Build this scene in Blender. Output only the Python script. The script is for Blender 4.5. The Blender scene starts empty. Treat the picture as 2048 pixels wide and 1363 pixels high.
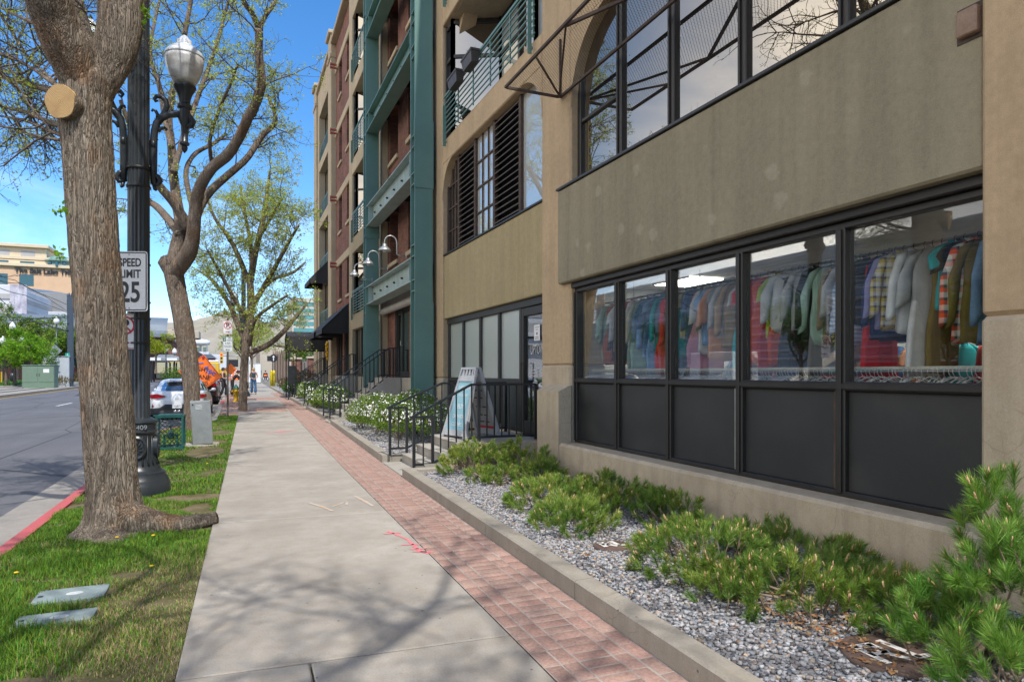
import bpy, bmesh, math, random
import numpy as np
from mathutils import Vector, Matrix, Euler, noise as MN
random.seed(7); RNG = np.random.default_rng(11)
PI = math.pi
scene = bpy.context.scene
COL = scene.collection
# the camera's own numbers (used to lay measured points out as world positions)
FL, CXP, HYP, CH = 1320., 1024., 745., 1.58
TH = math.atan(552/FL); SN, CS = math.sin(TH), math.cos(TH)
def D(px, py, z):
    xc = z*(px-CXP)/FL
    return (z*SN+xc*CS, z*CS-xc*SN, CH+(HYP-py)*z/FL)
def gz(y):                       # the street climbs gently to the north
    return 0.0 if y < 12 else 0.0065*(min(y, 110)-12)
# ------------------------------------------------------------------ mesh collecting
OFF = {}
class MB:
    def __init__(s): s.v = []; s.f = []; s.m = []; s.c = None; s.cur = 0
    def add(s, vs, fs):
        b = len(s.v); s.v += [tuple(p) for p in vs]
        for f in fs: s.f.append(tuple(i+b for i in f)); s.m.append(s.cur)
        return s
    def box(s, x0, x1, y0, y1, z0, z1):
        v = [(x0,y0,z0),(x1,y0,z0),(x1,y1,z0),(x0,y1,z0),(x0,y0,z1),(x1,y0,z1),(x1,y1,z1),(x0,y1,z1)]
        return s.add(v, [(0,3,2,1),(4,5,6,7),(0,1,5,4),(1,2,6,5),(2,3,7,6),(3,0,4,7)])
    def bbox(s, x0, x1, y0, y1, z0, z1, b=.01):     # box with chamfered edges
        x0,x1=min(x0,x1),max(x0,x1); y0,y1=min(y0,y1),max(y0,y1); z0,z1=min(z0,z1),max(z0,z1)
        b=min(b,(x1-x0)/3,(y1-y0)/3,(z1-z0)/3)
        X=(x0,x1);Y=(y0,y1);Z=(z0,z1); V=[];idx={}
        for i in(0,1):
            for j in(0,1):
                for k in(0,1):
                    sx=b if i==0 else -b; sy=b if j==0 else -b; sz=b if k==0 else -b
                    for a,p in enumerate(((X[i],Y[j]+sy,Z[k]+sz),(X[i]+sx,Y[j],Z[k]+sz),(X[i]+sx,Y[j]+sy,Z[k]))):
                        idx[i,j,k,a]=len(V);V.append(p)
        F=[]
        I=lambda i,j,k,a:idx[i,j,k,a]
        for i in(0,1):
            q=[I(i,0,0,0),I(i,1,0,0),I(i,1,1,0),I(i,0,1,0)];F.append(q if i else q[::-1])
            q=[I(0,i,0,1),I(1,i,0,1),I(1,i,1,1),I(0,i,1,1)];F.append(q[::-1] if i else q)
            q=[I(0,0,i,2),I(1,0,i,2),I(1,1,i,2),I(0,1,i,2)];F.append(q if i else q[::-1])
        for j in(0,1):
            for k in(0,1):
                F.append([I(0,j,k,1),I(1,j,k,1),I(1,j,k,2),I(0,j,k,2)]); F.append([I(j,0,k,0),I(j,1,k,0),I(j,1,k,2),I(j,0,k,2)]); F.append([I(j,k,0,0),I(j,k,1,0),I(j,k,1,1),I(j,k,0,1)])
        for i in(0,1):
            for j in(0,1):
                for k in(0,1): F.append([I(i,j,k,0),I(i,j,k,1),I(i,j,k,2)])
        return s.add(V,F)
    def bar(s, p, q, w, h=None, up=(0,0,1)):         # square bar from p to q
        h = h or w; p=Vector(p);q=Vector(q);d=(q-p).normalized();u=Vector(up)
        if abs(d.dot(u))>.95:u=Vector((1,0,0))
        r=d.cross(u).normalized();u=r.cross(d).normalized()
        V=[]
        for o in(p,q):
            for a,b in((-1,-1),(1,-1),(1,1),(-1,1)):V.append(o+r*a*w/2+u*b*h/2)
        return s.add(V,[(0,3,2,1),(4,5,6,7),(0,1,5,4),(1,2,6,5),(2,3,7,6),(3,0,4,7)])
    def tube(s, pts, rad, n=8, cap=True):
        pts=[Vector(p) for p in pts]; N=len(pts)
        if not hasattr(rad,'__len__'):rad=[rad]*N
        V=[];F=[];t=(pts[1]-pts[0]).normalized();u=Vector((0,0,1)) if abs(t.z)<.9 else Vector((1,0,0))
        u=(u-t*u.dot(t)).normalized()
        for i,p in enumerate(pts):
            if i==0:t=pts[1]-pts[0]
            elif i==N-1:t=pts[-1]-pts[-2]
            else:t=pts[i+1]-pts[i-1]
            if t.length<1e-9:t=Vector((0,0,1))
            t=t.normalized();u=u-t*u.dot(t)
            if u.length<1e-6:u=t.orthogonal()
            u=u.normalized();w=t.cross(u)
            for k in range(n):
                a=2*PI*k/n;V.append(p+(u*math.cos(a)+w*math.sin(a))*rad[i])
        for i in range(N-1):
            for k in range(n):
                F.append((i*n+k,i*n+(k+1)%n,(i+1)*n+(k+1)%n,(i+1)*n+k))
        if cap:F.append(tuple(range(n))[::-1]);F.append(tuple(range((N-1)*n,N*n)))
        return s.add(V,F)
    def lathe(s, prof, c=(0,0,0), n=24, sx=1, sy=1, axis='z', ph=0, flute=0, fl_n=12):
        V=[];F=[]
        for (r,z) in prof:
            for k in range(n):
                a=2*PI*k/n+ph;rr=r*(1-flute*(.5+.5*math.cos(a*fl_n)) )
                x,y=rr*math.cos(a)*sx,rr*math.sin(a)*sy
                if axis=='z':V.append((c[0]+x,c[1]+y,c[2]+z))
                elif axis=='x':V.append((c[0]+z,c[1]+x,c[2]+y))
                else:V.append((c[0]+y,c[1]+z,c[2]+x))
        for i in range(len(prof)-1):
            for k in range(n):F.append((i*n+k,i*n+(k+1)%n,(i+1)*n+(k+1)%n,(i+1)*n+k))
        F.append(tuple(range(n))[::-1]);F.append(tuple(range((len(prof)-1)*n,len(prof)*n)))
        return s.add(V,F)
    def prism(s, poly, a0, a1, axis='x'):            # polygon extruded along an axis
        n=len(poly)
        def P(a,p):
            return (a,p[0],p[1]) if axis=='x' else ((p[0],a,p[1]) if axis=='y' else (p[0],p[1],a))
        V=[P(a0,p) for p in poly]+[P(a1,p) for p in poly]
        F=[tuple(range(n))[::-1],tuple(range(n,2*n))]
        for i in range(n):F.append((i,(i+1)%n,n+(i+1)%n,n+i))
        return s.add(V,F)
    def quad(s,*p): return s.add(p,[tuple(range(len(p)))])
    def sphere(s,c,r,n=12,m=8,sc=(1,1,1)):
        V=[];F=[]
        for i in range(m+1):
            a=PI*i/m
            for k in range(n):
                b=2*PI*k/n;V.append((c[0]+r*sc[0]*math.sin(a)*math.cos(b),c[1]+r*sc[1]*math.sin(a)*math.sin(b),c[2]+r*sc[2]*math.cos(a)))
        for i in range(m):
            for k in range(n):F.append((i*n+k,(i+1)*n+k,(i+1)*n+(k+1)%n,i*n+(k+1)%n))
        return s.add(V,F)
    def loft(s, rings, closed=True, cap=True):
        n=len(rings[0]);V=[p for r in rings for p in r];F=[]
        for i in range(len(rings)-1):
            for k in range(n if closed else n-1):F.append((i*n+k,i*n+(k+1)%n,(i+1)*n+(k+1)%n,(i+1)*n+k))
        if cap:F.append(tuple(range(n))[::-1]);F.append(tuple(range((len(rings)-1)*n,len(rings)*n)))
        return s.add(V,F)
    def xf(s, M, start=0):
        for i in range(start,len(s.v)): s.v[i]=tuple(M@Vector(s.v[i]))
        return s
    def build(s, name, mats, parent=None, smooth=False, local=False, recalc=True):
        me=bpy.data.meshes.new(name)
        off=Vector((0,0,0)) if (local or parent is None) else OFF.get(parent.name,Vector((0,0,0)))
        me.from_pydata([(v[0]-off.x,v[1]-off.y,v[2]-off.z) for v in s.v],[],s.f)
        if not isinstance(mats,(list,tuple)):mats=[mats]
        for m in mats:me.materials.append(m)
        if len(mats)>1:me.polygons.foreach_set('material_index',s.m)
        if recalc:
            bm=bmesh.new();bm.from_mesh(me);bmesh.ops.recalc_face_normals(bm,faces=bm.faces);bm.to_mesh(me);bm.free()
        if smooth:me.polygons.foreach_set('use_smooth',[True]*len(me.polygons))
        if smooth and smooth is not True: me.set_sharp_from_angle(angle=smooth)
        me.update()
        return link(name,me,parent)
def link(name, me, parent=None):
    o=bpy.data.objects.new(name,me);COL.objects.link(o)
    if parent is not None:
        o.parent=parent;OFF[o.name]=OFF.get(parent.name,Vector((0,0,0)))
    return o
def npmesh(name, V, F, mat, parent=None, col=None, smooth=False):   # big meshes straight from arrays
    V=np.asarray(V,np.float32);F=np.asarray(F,np.int32);k=F.shape[1]
    off=OFF.get(parent.name,Vector((0,0,0))) if parent is not None else Vector((0,0,0))
    V=V-np.array([off.x,off.y,off.z],np.float32)
    me=bpy.data.meshes.new(name);me.vertices.add(len(V));me.vertices.foreach_set('co',V.ravel())
    me.loops.add(F.size);me.loops.foreach_set('vertex_index',F.ravel())
    me.polygons.add(len(F));me.polygons.foreach_set('loop_start',np.arange(0,F.size,k,dtype=np.int32))
    try: me.polygons.foreach_set('loop_total',np.full(len(F),k,np.int32))
    except Exception: pass
    if smooth: me.polygons.foreach_set('use_smooth',np.ones(len(F),bool))
    if col is not None:
        a=me.attributes.new('col','FLOAT_COLOR','POINT');c=np.ones((len(V),4),np.float32);c[:,:3]=col;a.data.foreach_set('color',c.ravel())
    me.materials.append(mat);me.update(calc_edges=True);me.validate()
    return link(name,me,parent)
def tag(o,label=None,cat=None,group=None,kind=None):
    if label:o['label']=label
    if cat:o['category']=cat
    if group:o['group']=group
    if kind:o['kind']=kind
    return o
def thing(name,label,cat,loc=(0,0,0),rz=0,group=None):
    o=bpy.data.objects.new(name,None);COL.objects.link(o);o.empty_display_size=.1
    o.location=loc;o.rotation_euler=(0,0,rz);OFF[o.name]=Vector(loc)
    return tag(o,label,cat,group)
def copy_tree(o,parent=None,loc=None,rz=None,label=None):
    c=o.copy();COL.objects.link(c)
    if parent is not None:c.parent=parent
    for ch in list(o.children):copy_tree(ch,c)
    if loc is not None:c.location=loc
    if rz is not None:c.rotation_euler=(0,0,rz)
    if label:c['label']=label
    return c
def text(body,size,org,right,up,mat,parent,name='lettering',ext=.002,align='CENTER',sx=1,bold=0):
    cu=bpy.data.curves.new('t','FONT');cu.body=body;cu.size=size;cu.align_x=align;cu.align_y='CENTER';cu.extrude=ext;cu.offset=bold
    ob=bpy.data.objects.new('t',cu);COL.objects.link(ob)
    dg=bpy.context.evaluated_depsgraph_get();dg.update()
    me=bpy.data.meshes.new_from_object(ob.evaluated_get(dg));bpy.data.objects.remove(ob);bpy.data.curves.remove(cu)
    r=Vector(right).normalized();u=Vector(up).normalized();n=r.cross(u)
    off=OFF.get(parent.name,Vector()) if parent is not None else Vector()
    M=Matrix(((r.x*sx,u.x,n.x,org[0]-off.x),(r.y*sx,u.y,n.y,org[1]-off.y),(r.z*sx,u.z,n.z,org[2]-off.z),(0,0,0,1)))
    me.transform(M);me.name=name;me.materials.clear();me.materials.append(mat)
    return link(name,me,parent)
# ------------------------------------------------------------------ materials
def nodes(name):
    m=bpy.data.materials.new(name);m.use_nodes=True;nt=m.node_tree;nt.nodes.clear()
    out=nt.nodes.new('ShaderNodeOutputMaterial')
    return m,nt,out
def N(nt,t,**k):
    n=nt.nodes.new('ShaderNode'+t)
    for a,b in k.items():
        if a.startswith('i_'):
            n.inputs[a[2:].replace('_',' ')].default_value=b
        else:setattr(n,a,b)
    return n
def L(nt,a,b):nt.links.new(a,b)
def coords(nt,scale=(1,1,1),rot=(0,0,0),kind='Object'):
    tc=N(nt,'TexCoord');mp=N(nt,'Mapping');mp.inputs['Scale'].default_value=scale;mp.inputs['Rotation'].default_value=rot
    L(nt,tc.outputs[kind],mp.inputs[0]);return mp.outputs[0]
def ramp(nt,fac,stops):
    r=N(nt,'ValToRGB');e=r.color_ramp.elements
    while len(e)<len(stops):e.new(.5)
    for q,(p,c) in zip(e,stops):
        q.position=p;q.color=(c[0],c[1],c[2],1) if hasattr(c,'__len__') else (c,c,c,1)
    L(nt,fac,r.inputs[0]);return r.outputs[0]
def mixc(nt,fac,a,b,mode='MIX'):
    m=N(nt,'Mix',data_type='RGBA',blend_type=mode)
    for s,v in((0,fac),(6,a),(7,b)):
        if hasattr(v,'is_linked') or hasattr(v,'links'):L(nt,v,m.inputs[s])
        elif s==0:m.inputs[0].default_value=v
        else:m.inputs[s].default_value=(v[0],v[1],v[2],1)
    return m.outputs[2]
def noise(nt,v,scale,detail=6,rough=.6,dist=0):
    n=N(nt,'TexNoise');n.inputs['Scale'].default_value=scale;n.inputs['Detail'].default_value=detail;n.inputs['Roughness'].default_value=rough;n.inputs['Distortion'].default_value=dist
    L(nt,v,n.inputs['Vector']);return n.outputs['Fac']
def bump(nt,h,strength=.3,dist=.01,normal=None):
    b=N(nt,'Bump');b.inputs['Strength'].default_value=strength;b.inputs['Distance'].default_value=dist;L(nt,h,b.inputs['Height'])
    if normal is not None:L(nt,normal,b.inputs['Normal'])
    return b.outputs[0]
def bsdf(nt,out,color=None,rough=.7,metal=0,normal=None,spec=.5,**k):
    p=N(nt,'BsdfPrincipled')
    if color is not None:
        if hasattr(color,'links'):L(nt,color,p.inputs['Base Color'])
        else:p.inputs['Base Color'].default_value=(*color,1)
    if hasattr(rough,'links'):L(nt,rough,p.inputs['Roughness'])
    else:p.inputs['Roughness'].default_value=rough
    p.inputs['Metallic'].default_value=metal;p.inputs['Specular IOR Level'].default_value=spec
    if normal is not None:L(nt,normal,p.inputs['Normal'])
    if out is not None:L(nt,p.outputs[0],out.inputs[0])
    return p
def mat(name,c,c2=None,scale=3,rough=.7,metal=0,bs=0,bscale=60,spec=.5,stretch=(1,1,1),contrast=(.35,.65),streak=0):
    """plain surface with mottling, fine grain and optional bump"""
    m,nt,out=nodes(name);v=coords(nt)
    c2=c2 or tuple(x*.78 for x in c)
    vs=coords(nt,stretch)
    f=noise(nt,vs,scale,8,.65)
    col=mixc(nt,ramp(nt,f,[(contrast[0],0),(contrast[1],1)]),c,c2)
    g=noise(nt,v,bscale,4,.6)
    col=mixc(nt,.35,col,ramp(nt,g,[(.25,.45),(.75,1.25)]),'MULTIPLY')
    if streak:
        st=noise(nt,coords(nt,(6,6,.25)),1.5,5,.6)
        col=mixc(nt,ramp(nt,st,[(.45,0),(.75,streak)]),col,tuple(x*.45 for x in c))
    nrm=bump(nt,g,bs,.01) if bs else None
    rr=ramp(nt,f,[(.2,max(rough-.1,.02)),(.8,min(rough+.1,1))])
    bsdf(nt,out,col,rr,metal,nrm,spec);return m
def attrmat(name,rough=.8,trans=0,spec=.3,mul=(1,1,1),nscale=0):
    m,nt,out=nodes(name);a=N(nt,'Attribute',attribute_name='col');c=a.outputs['Color']
    if nscale:
        f=noise(nt,coords(nt),nscale,5,.65);c=mixc(nt,.8,c,ramp(nt,f,[(.3,.6),(.7,1.25)]),'MULTIPLY')
    p=bsdf(nt,out,c,rough,0,None,spec)
    if trans:
        t=N(nt,'BsdfTranslucent');L(nt,c,t.inputs[0]);mx=N(nt,'MixShader');mx.inputs[0].default_value=trans
        L(nt,p.outputs[0],mx.inputs[1]);L(nt,t.outputs[0],mx.inputs[2]);L(nt,mx.outputs[0],out.inputs[0])
    return m
def emit(name,c,s):
    m,nt,out=nodes(name);e=N(nt,'Emission');e.inputs[0].default_value=(*c,1);e.inputs[1].default_value=s;L(nt,e.outputs[0],out.inputs[0]);return m
def glass(name,tint=(.8,.85,.85),refl=.18,rough=.004,body=None,gtint=(1,1,1),top=None):
    """a pane: seen through (or onto a dark body) with a mirror coat that grows at grazing angles"""
    m,nt,out=nodes(name)
    lw=N(nt,'LayerWeight');lw.inputs['Blend'].default_value=.35
    fac=N(nt,'MapRange');fac.inputs['To Min'].default_value=refl;fac.inputs['To Max'].default_value=top or min(1,refl+.6);L(nt,lw.outputs['Fresnel'],fac.inputs[0])
    wob=noise(nt,coords(nt),.9,2,.4);nb=bump(nt,wob,.02,.05)
    g=N(nt,'BsdfGlossy');g.inputs['Roughness'].default_value=rough;g.inputs['Color'].default_value=(*gtint,1);L(nt,nb,g.inputs['Normal'])
    if body is None:
        t=N(nt,'BsdfTransparent');t.inputs[0].default_value=(*tint,1)
    else:
        t=N(nt,'BsdfDiffuse');t.inputs[0].default_value=(*body,1)
    mx=N(nt,'MixShader');L(nt,fac.outputs[0],mx.inputs[0]);L(nt,t.outputs[0],mx.inputs[1]);L(nt,g.outputs[0],mx.inputs[2]);L(nt,mx.outputs[0],out.inputs[0]);return m
def brickmat(name,c1,c2,mortar,bw=.21,bh=.075,ms=.012,vec='wall',rough=.85,bs=.6,dark=.5):
    m,nt,out=nodes(name);tc=N(nt,'TexCoord');sp=N(nt,'SeparateXYZ');L(nt,tc.outputs['Object'],sp.inputs[0])
    cb=N(nt,'CombineXYZ')
    ad=N(nt,'Math',operation='ADD');L(nt,sp.outputs[0],ad.inputs[0]);L(nt,sp.outputs[1],ad.inputs[1]);L(nt,ad.outputs[0],cb.inputs[0]);L(nt,sp.outputs[2],cb.inputs[1])
    b=N(nt,'TexBrick');b.inputs['Scale'].default_value=1;b.inputs['Brick Width'].default_value=bw;b.inputs['Row Height'].default_value=bh;b.inputs['Mortar Size'].default_value=ms;b.inputs['Mortar Smooth'].default_value=.3;b.inputs['Bias'].default_value=-.1
    b.inputs['Color1'].default_value=(*c1,1);b.inputs['Color2'].default_value=(*c2,1);b.inputs['Mortar'].default_value=(*mortar,1)
    L(nt,cb.outputs[0],b.inputs['Vector'])
    f=noise(nt,coords(nt),2.2,7,.65);col=mixc(nt,.8,b.outputs['Color'],ramp(nt,f,[(.3,dark),(.7,1.15)]),'MULTIPLY')
    g=noise(nt,coords(nt),45,4,.6);col=mixc(nt,.5,col,ramp(nt,g,[(.3,.6),(.7,1.2)]),'MULTIPLY')
    inv=N(nt,'Math',operation='SUBTRACT');inv.inputs[0].default_value=1;L(nt,b.outputs['Fac'],inv.inputs[1])
    bsdf(nt,out,col,rough,0,bump(nt,inv.outputs[0],bs,.01),.2);return m
def meshmat(name,c,cell=.06,wire=.22,rough=.5,plane='xy'):
    """expanded-metal mesh: diamonds of strand with real openings between"""
    m,nt,out=nodes(name);tc=N(nt,'TexCoord');sp=N(nt,'SeparateXYZ');L(nt,tc.outputs['Object'],sp.inputs[0])
    if plane=='xy':a,b=sp.outputs[0],sp.outputs[1]
    else:
        ad=N(nt,'Math',operation='ADD');L(nt,sp.outputs[0],ad.inputs[0]);L(nt,sp.outputs[1],ad.inputs[1]);a,b=ad.outputs[0],sp.outputs[2]
    res=[]
    for op in('ADD','SUBTRACT'):
        q=N(nt,'Math',operation=op);L(nt,a,q.inputs[0]);L(nt,b,q.inputs[1])
        w=N(nt,'Math',operation='PINGPONG');w.inputs[1].default_value=cell/2;L(nt,q.outputs[0],w.inputs[0])
        l=N(nt,'Math',operation='LESS_THAN');l.inputs[1].default_value=wire*cell/2;L(nt,w.outputs[0],l.inputs[0]);res.append(l.outputs[0])
    mx=N(nt,'Math',operation='MAXIMUM');L(nt,res[0],mx.inputs[0]);L(nt,res[1],mx.inputs[1])
    p=bsdf(nt,None,c,rough,.2);t=N(nt,'BsdfTransparent');ms=N(nt,'MixShader');L(nt,mx.outputs[0],ms.inputs[0]);L(nt,t.outputs[0],ms.inputs[1]);L(nt,p.outputs[0],ms.inputs[2]);L(nt,ms.outputs[0],out.inputs[0]);return m
SUN,SKY,EXPO,SAT,CLOUD=2.5,.132,1.0,1.28,.22
FILL_BANK=(10.6,9.9,8.9)
def bark_material(name,c1,c2,deep,orange,sc=1.0):
    m,nt,out=nodes(name);v=coords(nt,(1,1,.09));v2=coords(nt)
    a=N(nt,'TexVoronoi',feature='DISTANCE_TO_EDGE');a.inputs['Scale'].default_value=30*sc
    w=noise(nt,v,6*sc,6,.7)
    add=N(nt,'VectorMath',operation='ADD');sc_=N(nt,'VectorMath',operation='SCALE');sc_.inputs[3].default_value=.42/sc
    n3=N(nt,'TexNoise');n3.inputs['Scale'].default_value=7*sc;n3.inputs['Detail'].default_value=5;L(nt,v,n3.inputs['Vector'])
    L(nt,n3.outputs['Color'],sc_.inputs[0]);L(nt,v,add.inputs[0]);L(nt,sc_.outputs[0],add.inputs[1]);L(nt,add.outputs[0],a.inputs['Vector'])
    h=ramp(nt,a.outputs['Distance'],[(0,0),(.07,.55),(.3,1)])
    fine=noise(nt,coords(nt,(1,1,.3)),55*sc,6,.7)
    col=mixc(nt,ramp(nt,w,[(.35,0),(.65,1)]),c1,c2)
    big=noise(nt,coords(nt,(1,1,.5)),2.6,4,.6)
    col=mixc(nt,ramp(nt,big,[(.54,0),(.72,.55)]),col,orange)
    pm=noise(nt,v,11*sc,5,.7);mk_=N(nt,'Math',operation='MULTIPLY');L(nt,ramp(nt,h,[(.0,.9),(.5,0)]),mk_.inputs[0]);L(nt,ramp(nt,pm,[(.38,.15),(.6,1)]),mk_.inputs[1]);col=mixc(nt,mk_.outputs[0],col,deep);rg=noise(nt,coords(nt,(1,1,.05)),38*sc,6,.75);col=mixc(nt,.7,col,ramp(nt,rg,[(.3,.36),(.68,1.5)]),'MULTIPLY')
    col=mixc(nt,.6,col,ramp(nt,fine,[(.3,.5),(.7,1.3)]),'MULTIPLY')
    nb=bump(nt,fine,.5,.006);nb=bump(nt,h,.9,.018/sc,nb)
    bsdf(nt,out,col,.9,0,nb,.15);return m
def concrete_material(name,c,c2,grain=90,stain=(.5,.45,.38),sk=.35,streak=0,speck=True,rough=.85,bs=.15,crack=0):
    m,nt,out=nodes(name);v=coords(nt)
    a=noise(nt,v,1.1,8,.62);b=noise(nt,v,7,6,.6);g=noise(nt,v,grain,4,.7)
    col=mixc(nt,ramp(nt,a,[(.3,0),(.7,1)]),c,c2)
    col=mixc(nt,ramp(nt,b,[(.42,0),(.72,sk)]),col,tuple(c[i]*stain[i]*1.4 for i in range(3)))
    col=mixc(nt,.5,col,ramp(nt,g,[(.25,.62),(.75,1.25)]),'MULTIPLY')
    if speck:
        vo=N(nt,'TexVoronoi');vo.inputs['Scale'].default_value=5.5;L(nt,v,vo.inputs['Vector'])
        col=mixc(nt,ramp(nt,vo.outputs['Distance'],[(.035,.75),(.055,0)]),col,(.06,.055,.05))
        vo2=N(nt,'TexVoronoi');vo2.inputs['Scale'].default_value=38;L(nt,v,vo2.inputs['Vector'])
        sel=noise(nt,v,3,3,.5)
        mm=N(nt,'Math',operation='MULTIPLY');L(nt,ramp(nt,vo2.outputs['Distance'],[(.16,.8),(.3,0)]),mm.inputs[0]);L(nt,ramp(nt,sel,[(.5,0),(.7,.7)]),mm.inputs[1])
        col=mixc(nt,mm.outputs[0],col,(.22,.19,.16))
    h=g
    if streak:
        st=noise(nt,coords(nt,(5,5,.22)),1.6,6,.65)
        col=mixc(nt,ramp(nt,st,[(.45,0),(.72,streak)]),col,tuple(x*.35 for x in c))
    if crack:
        cv=N(nt,'TexVoronoi',feature='DISTANCE_TO_EDGE');cv.inputs['Scale'].default_value=3.2
        nn=N(nt,'TexNoise');nn.inputs['Scale'].default_value=4;L(nt,v,nn.inputs['Vector'])
        col2=N(nt,'VectorMath',operation='ADD');L(nt,v,col2.inputs[0]);s2=N(nt,'VectorMath',operation='SCALE');s2.inputs[3].default_value=.3;L(nt,nn.outputs['Color'],s2.inputs[0]);L(nt,s2.outputs[0],col2.inputs[1]);L(nt,col2.outputs[0],cv.inputs['Vector'])
        sel=noise(nt,v,1.3,3,.5);mm=N(nt,'Math',operation='MULTIPLY');L(nt,ramp(nt,cv.outputs['Distance'],[(.006,1),(.014,0)]),mm.inputs[0]);L(nt,ramp(nt,sel,[(.42,0),(.6,crack)]),mm.inputs[1])
        col=mixc(nt,mm.outputs[0],col,tuple(x*.4 for x in c))
    bsdf(nt,out,col,rough,0,bump(nt,h,bs,.006),.3);return m
def stucco_material(name,c,c2,patch,streak=.3,ps=1.9):
    """sand-float stucco with dark run-off streaks and paler repair dabs"""
    m,nt,out=nodes(name);v=coords(nt)
    a=noise(nt,v,.9,8,.6);g=noise(nt,v,130,3,.7);g2=noise(nt,v,14,6,.65)
    col=mixc(nt,ramp(nt,a,[(.3,0),(.7,1)]),c,c2)
    st=noise(nt,coords(nt,(3.2,3.2,.16)),1.5,6,.6)
    col=mixc(nt,ramp(nt,st,[(.4,0),(.75,streak)]),col,tuple(x*.52 for x in c))
    if patch:
        vo=N(nt,'TexVoronoi');vo.inputs['Scale'].default_value=ps
        n3=N(nt,'TexNoise');n3.inputs['Scale'].default_value=9;n3.inputs['Detail'].default_value=4;L(nt,v,n3.inputs['Vector'])
        s2=N(nt,'VectorMath',operation='SCALE');s2.inputs[3].default_value=.11;L(nt,n3.outputs['Color'],s2.inputs[0]);ad=N(nt,'VectorMath',operation='ADD');L(nt,v,ad.inputs[0]);L(nt,s2.outputs[0],ad.inputs[1]);L(nt,ad.outputs[0],vo.inputs['Vector'])
        col=mixc(nt,ramp(nt,vo.outputs['Distance'],[(.13,.42),(.20,0)]),col,patch)
    col=mixc(nt,.45,col,ramp(nt,g2,[(.3,.75),(.7,1.15)]),'MULTIPLY')
    col=mixc(nt,.5,col,ramp(nt,g,[(.25,.62),(.75,1.25)]),'MULTIPLY')
    bsdf(nt,out,col,.9,0,bump(nt,g,.5,.006,bump(nt,g2,.25,.012)),.2);return m
def asphalt_material():
    m,nt,out=nodes('asphalt');v=coords(nt);a=noise(nt,v,.35,6,.6);b=noise(nt,coords(nt,(1,.12,1)),1.6,6,.6);g=noise(nt,v,140,3,.7)
    col=mixc(nt,ramp(nt,a,[(.3,0),(.7,1)]),(.105,.105,.115),(.145,.145,.15))
    col=mixc(nt,ramp(nt,b,[(.4,0),(.7,.5)]),col,(.085,.085,.09))
    col=mixc(nt,.75,col,ramp(nt,g,[(.2,.4),(.8,1.5)]),'MULTIPLY')
    cv=N(nt,'TexVoronoi',feature='DISTANCE_TO_EDGE');cv.inputs['Scale'].default_value=.35;L(nt,coords(nt,(1,.35,1)),cv.inputs['Vector'])
    col=mixc(nt,ramp(nt,cv.outputs['Distance'],[(.004,.8),(.008,0)]),col,(.03,.03,.03))
    bsdf(nt,out,col,.8,0,bump(nt,g,.4,.006),.3);return m
def soil_material():
    m,nt,out=nodes('verge_soil');v=coords(nt);a=noise(nt,v,2.5,8,.7);g=noise(nt,v,70,4,.7)
    col=mixc(nt,ramp(nt,a,[(.4,0),(.6,1)]),(.20,.16,.10),(.10,.095,.04));col=mixc(nt,.7,col,ramp(nt,g,[(.25,.5),(.75,1.4)]),'MULTIPLY')
    bsdf(nt,out,col,.95,0,bump(nt,g,.7,.02),.1);return m
M={}
M['asphalt']=asphalt_material();M['soil']=soil_material()
M['walk']=concrete_material('sidewalk_concrete',(.40,.368,.32),(.27,.245,.21),sk=.5)
M['gutter']=concrete_material('gutter_concrete',(.31,.29,.26),(.25,.235,.21),sk=.4)
M['curb']=concrete_material('curb_concrete',(.36,.325,.27),(.27,.245,.20),sk=.35,streak=.25,crack=.5)
M['step']=concrete_material('step_concrete',(.40,.375,.33),(.31,.29,.25),sk=.35,speck=False)
M['base']=concrete_material('plinth_concrete',(.55,.46,.33),(.42,.35,.255),sk=.4,streak=.3,speck=False,crack=.35)
M['plinth']=concrete_material('board_concrete',(.44,.39,.31),(.32,.285,.23),sk=.4,streak=.6,speck=False)
M['redkerb']=mat('red_kerb_paint',(.50,.085,.085),(.42,.10,.095),3,.7,bs=.2)
M['kerb']=concrete_material('kerb_concrete',(.40,.38,.34),(.32,.30,.27))
M['spandrel']=stucco_material('olive_stucco',(.335,.295,.205),(.275,.245,.17),(.43,.39,.29),.5,2.1)
M['spandrel2']=stucco_material('sand_stucco',(.44,.36,.205),(.365,.30,.17),None,.3)
M['tan']=stucco_material('tan_stucco',(.58,.425,.26),(.46,.34,.215),None,.4)
M['frame_c']=stucco_material('cream_frame_stucco',(.51,.41,.275),(.42,.34,.225),None,.3)
M['brick']=brickmat('dark_red_brick',(.30,.105,.065),(.18,.07,.048),(.17,.14,.115))
M['brick2']=brickmat('reveal_brick',(.42,.135,.07),(.21,.08,.05),(.12,.10,.085))
M['green']=mat('green_steel_paint',(.135,.255,.22),(.115,.22,.19),1.2,.42,bs=.05,bscale=90)
M['palegreen']=mat('faded_green_steel',(.36,.45,.42),(.28,.36,.33),2.5,.5,bs=.05,streak=.4)
M['black']=mat('black_metal',(.012,.015,.017),(.02,.022,.024),4,.4)
M['frame']=mat('bronze_frame',(.018,.017,.016),(.03,.027,.024),3,.45)
M['panel']=mat('black_panel',(.022,.024,.025),(.048,.047,.045),1.6,.42,bs=.3,bscale=220,contrast=(.45,.85))
M['rust']=mat('rusty_frame',(.05,.03,.02),(.10,.07,.055),6,.8)
M['louver']=mat('louver_blade',(.10,.085,.075),(.07,.06,.052),5,.7)
M['dark']=mat('dark_void',(.012,.012,.012),(.01,.01,.01),3,.9)
M['shopglass']=glass('shop_glass',(.96,.98,.98),.032,top=.34)
M['mirror']=glass('upper_glass',refl=.30,body=(.02,.02,.02),gtint=(1,.92,.80))
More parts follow.
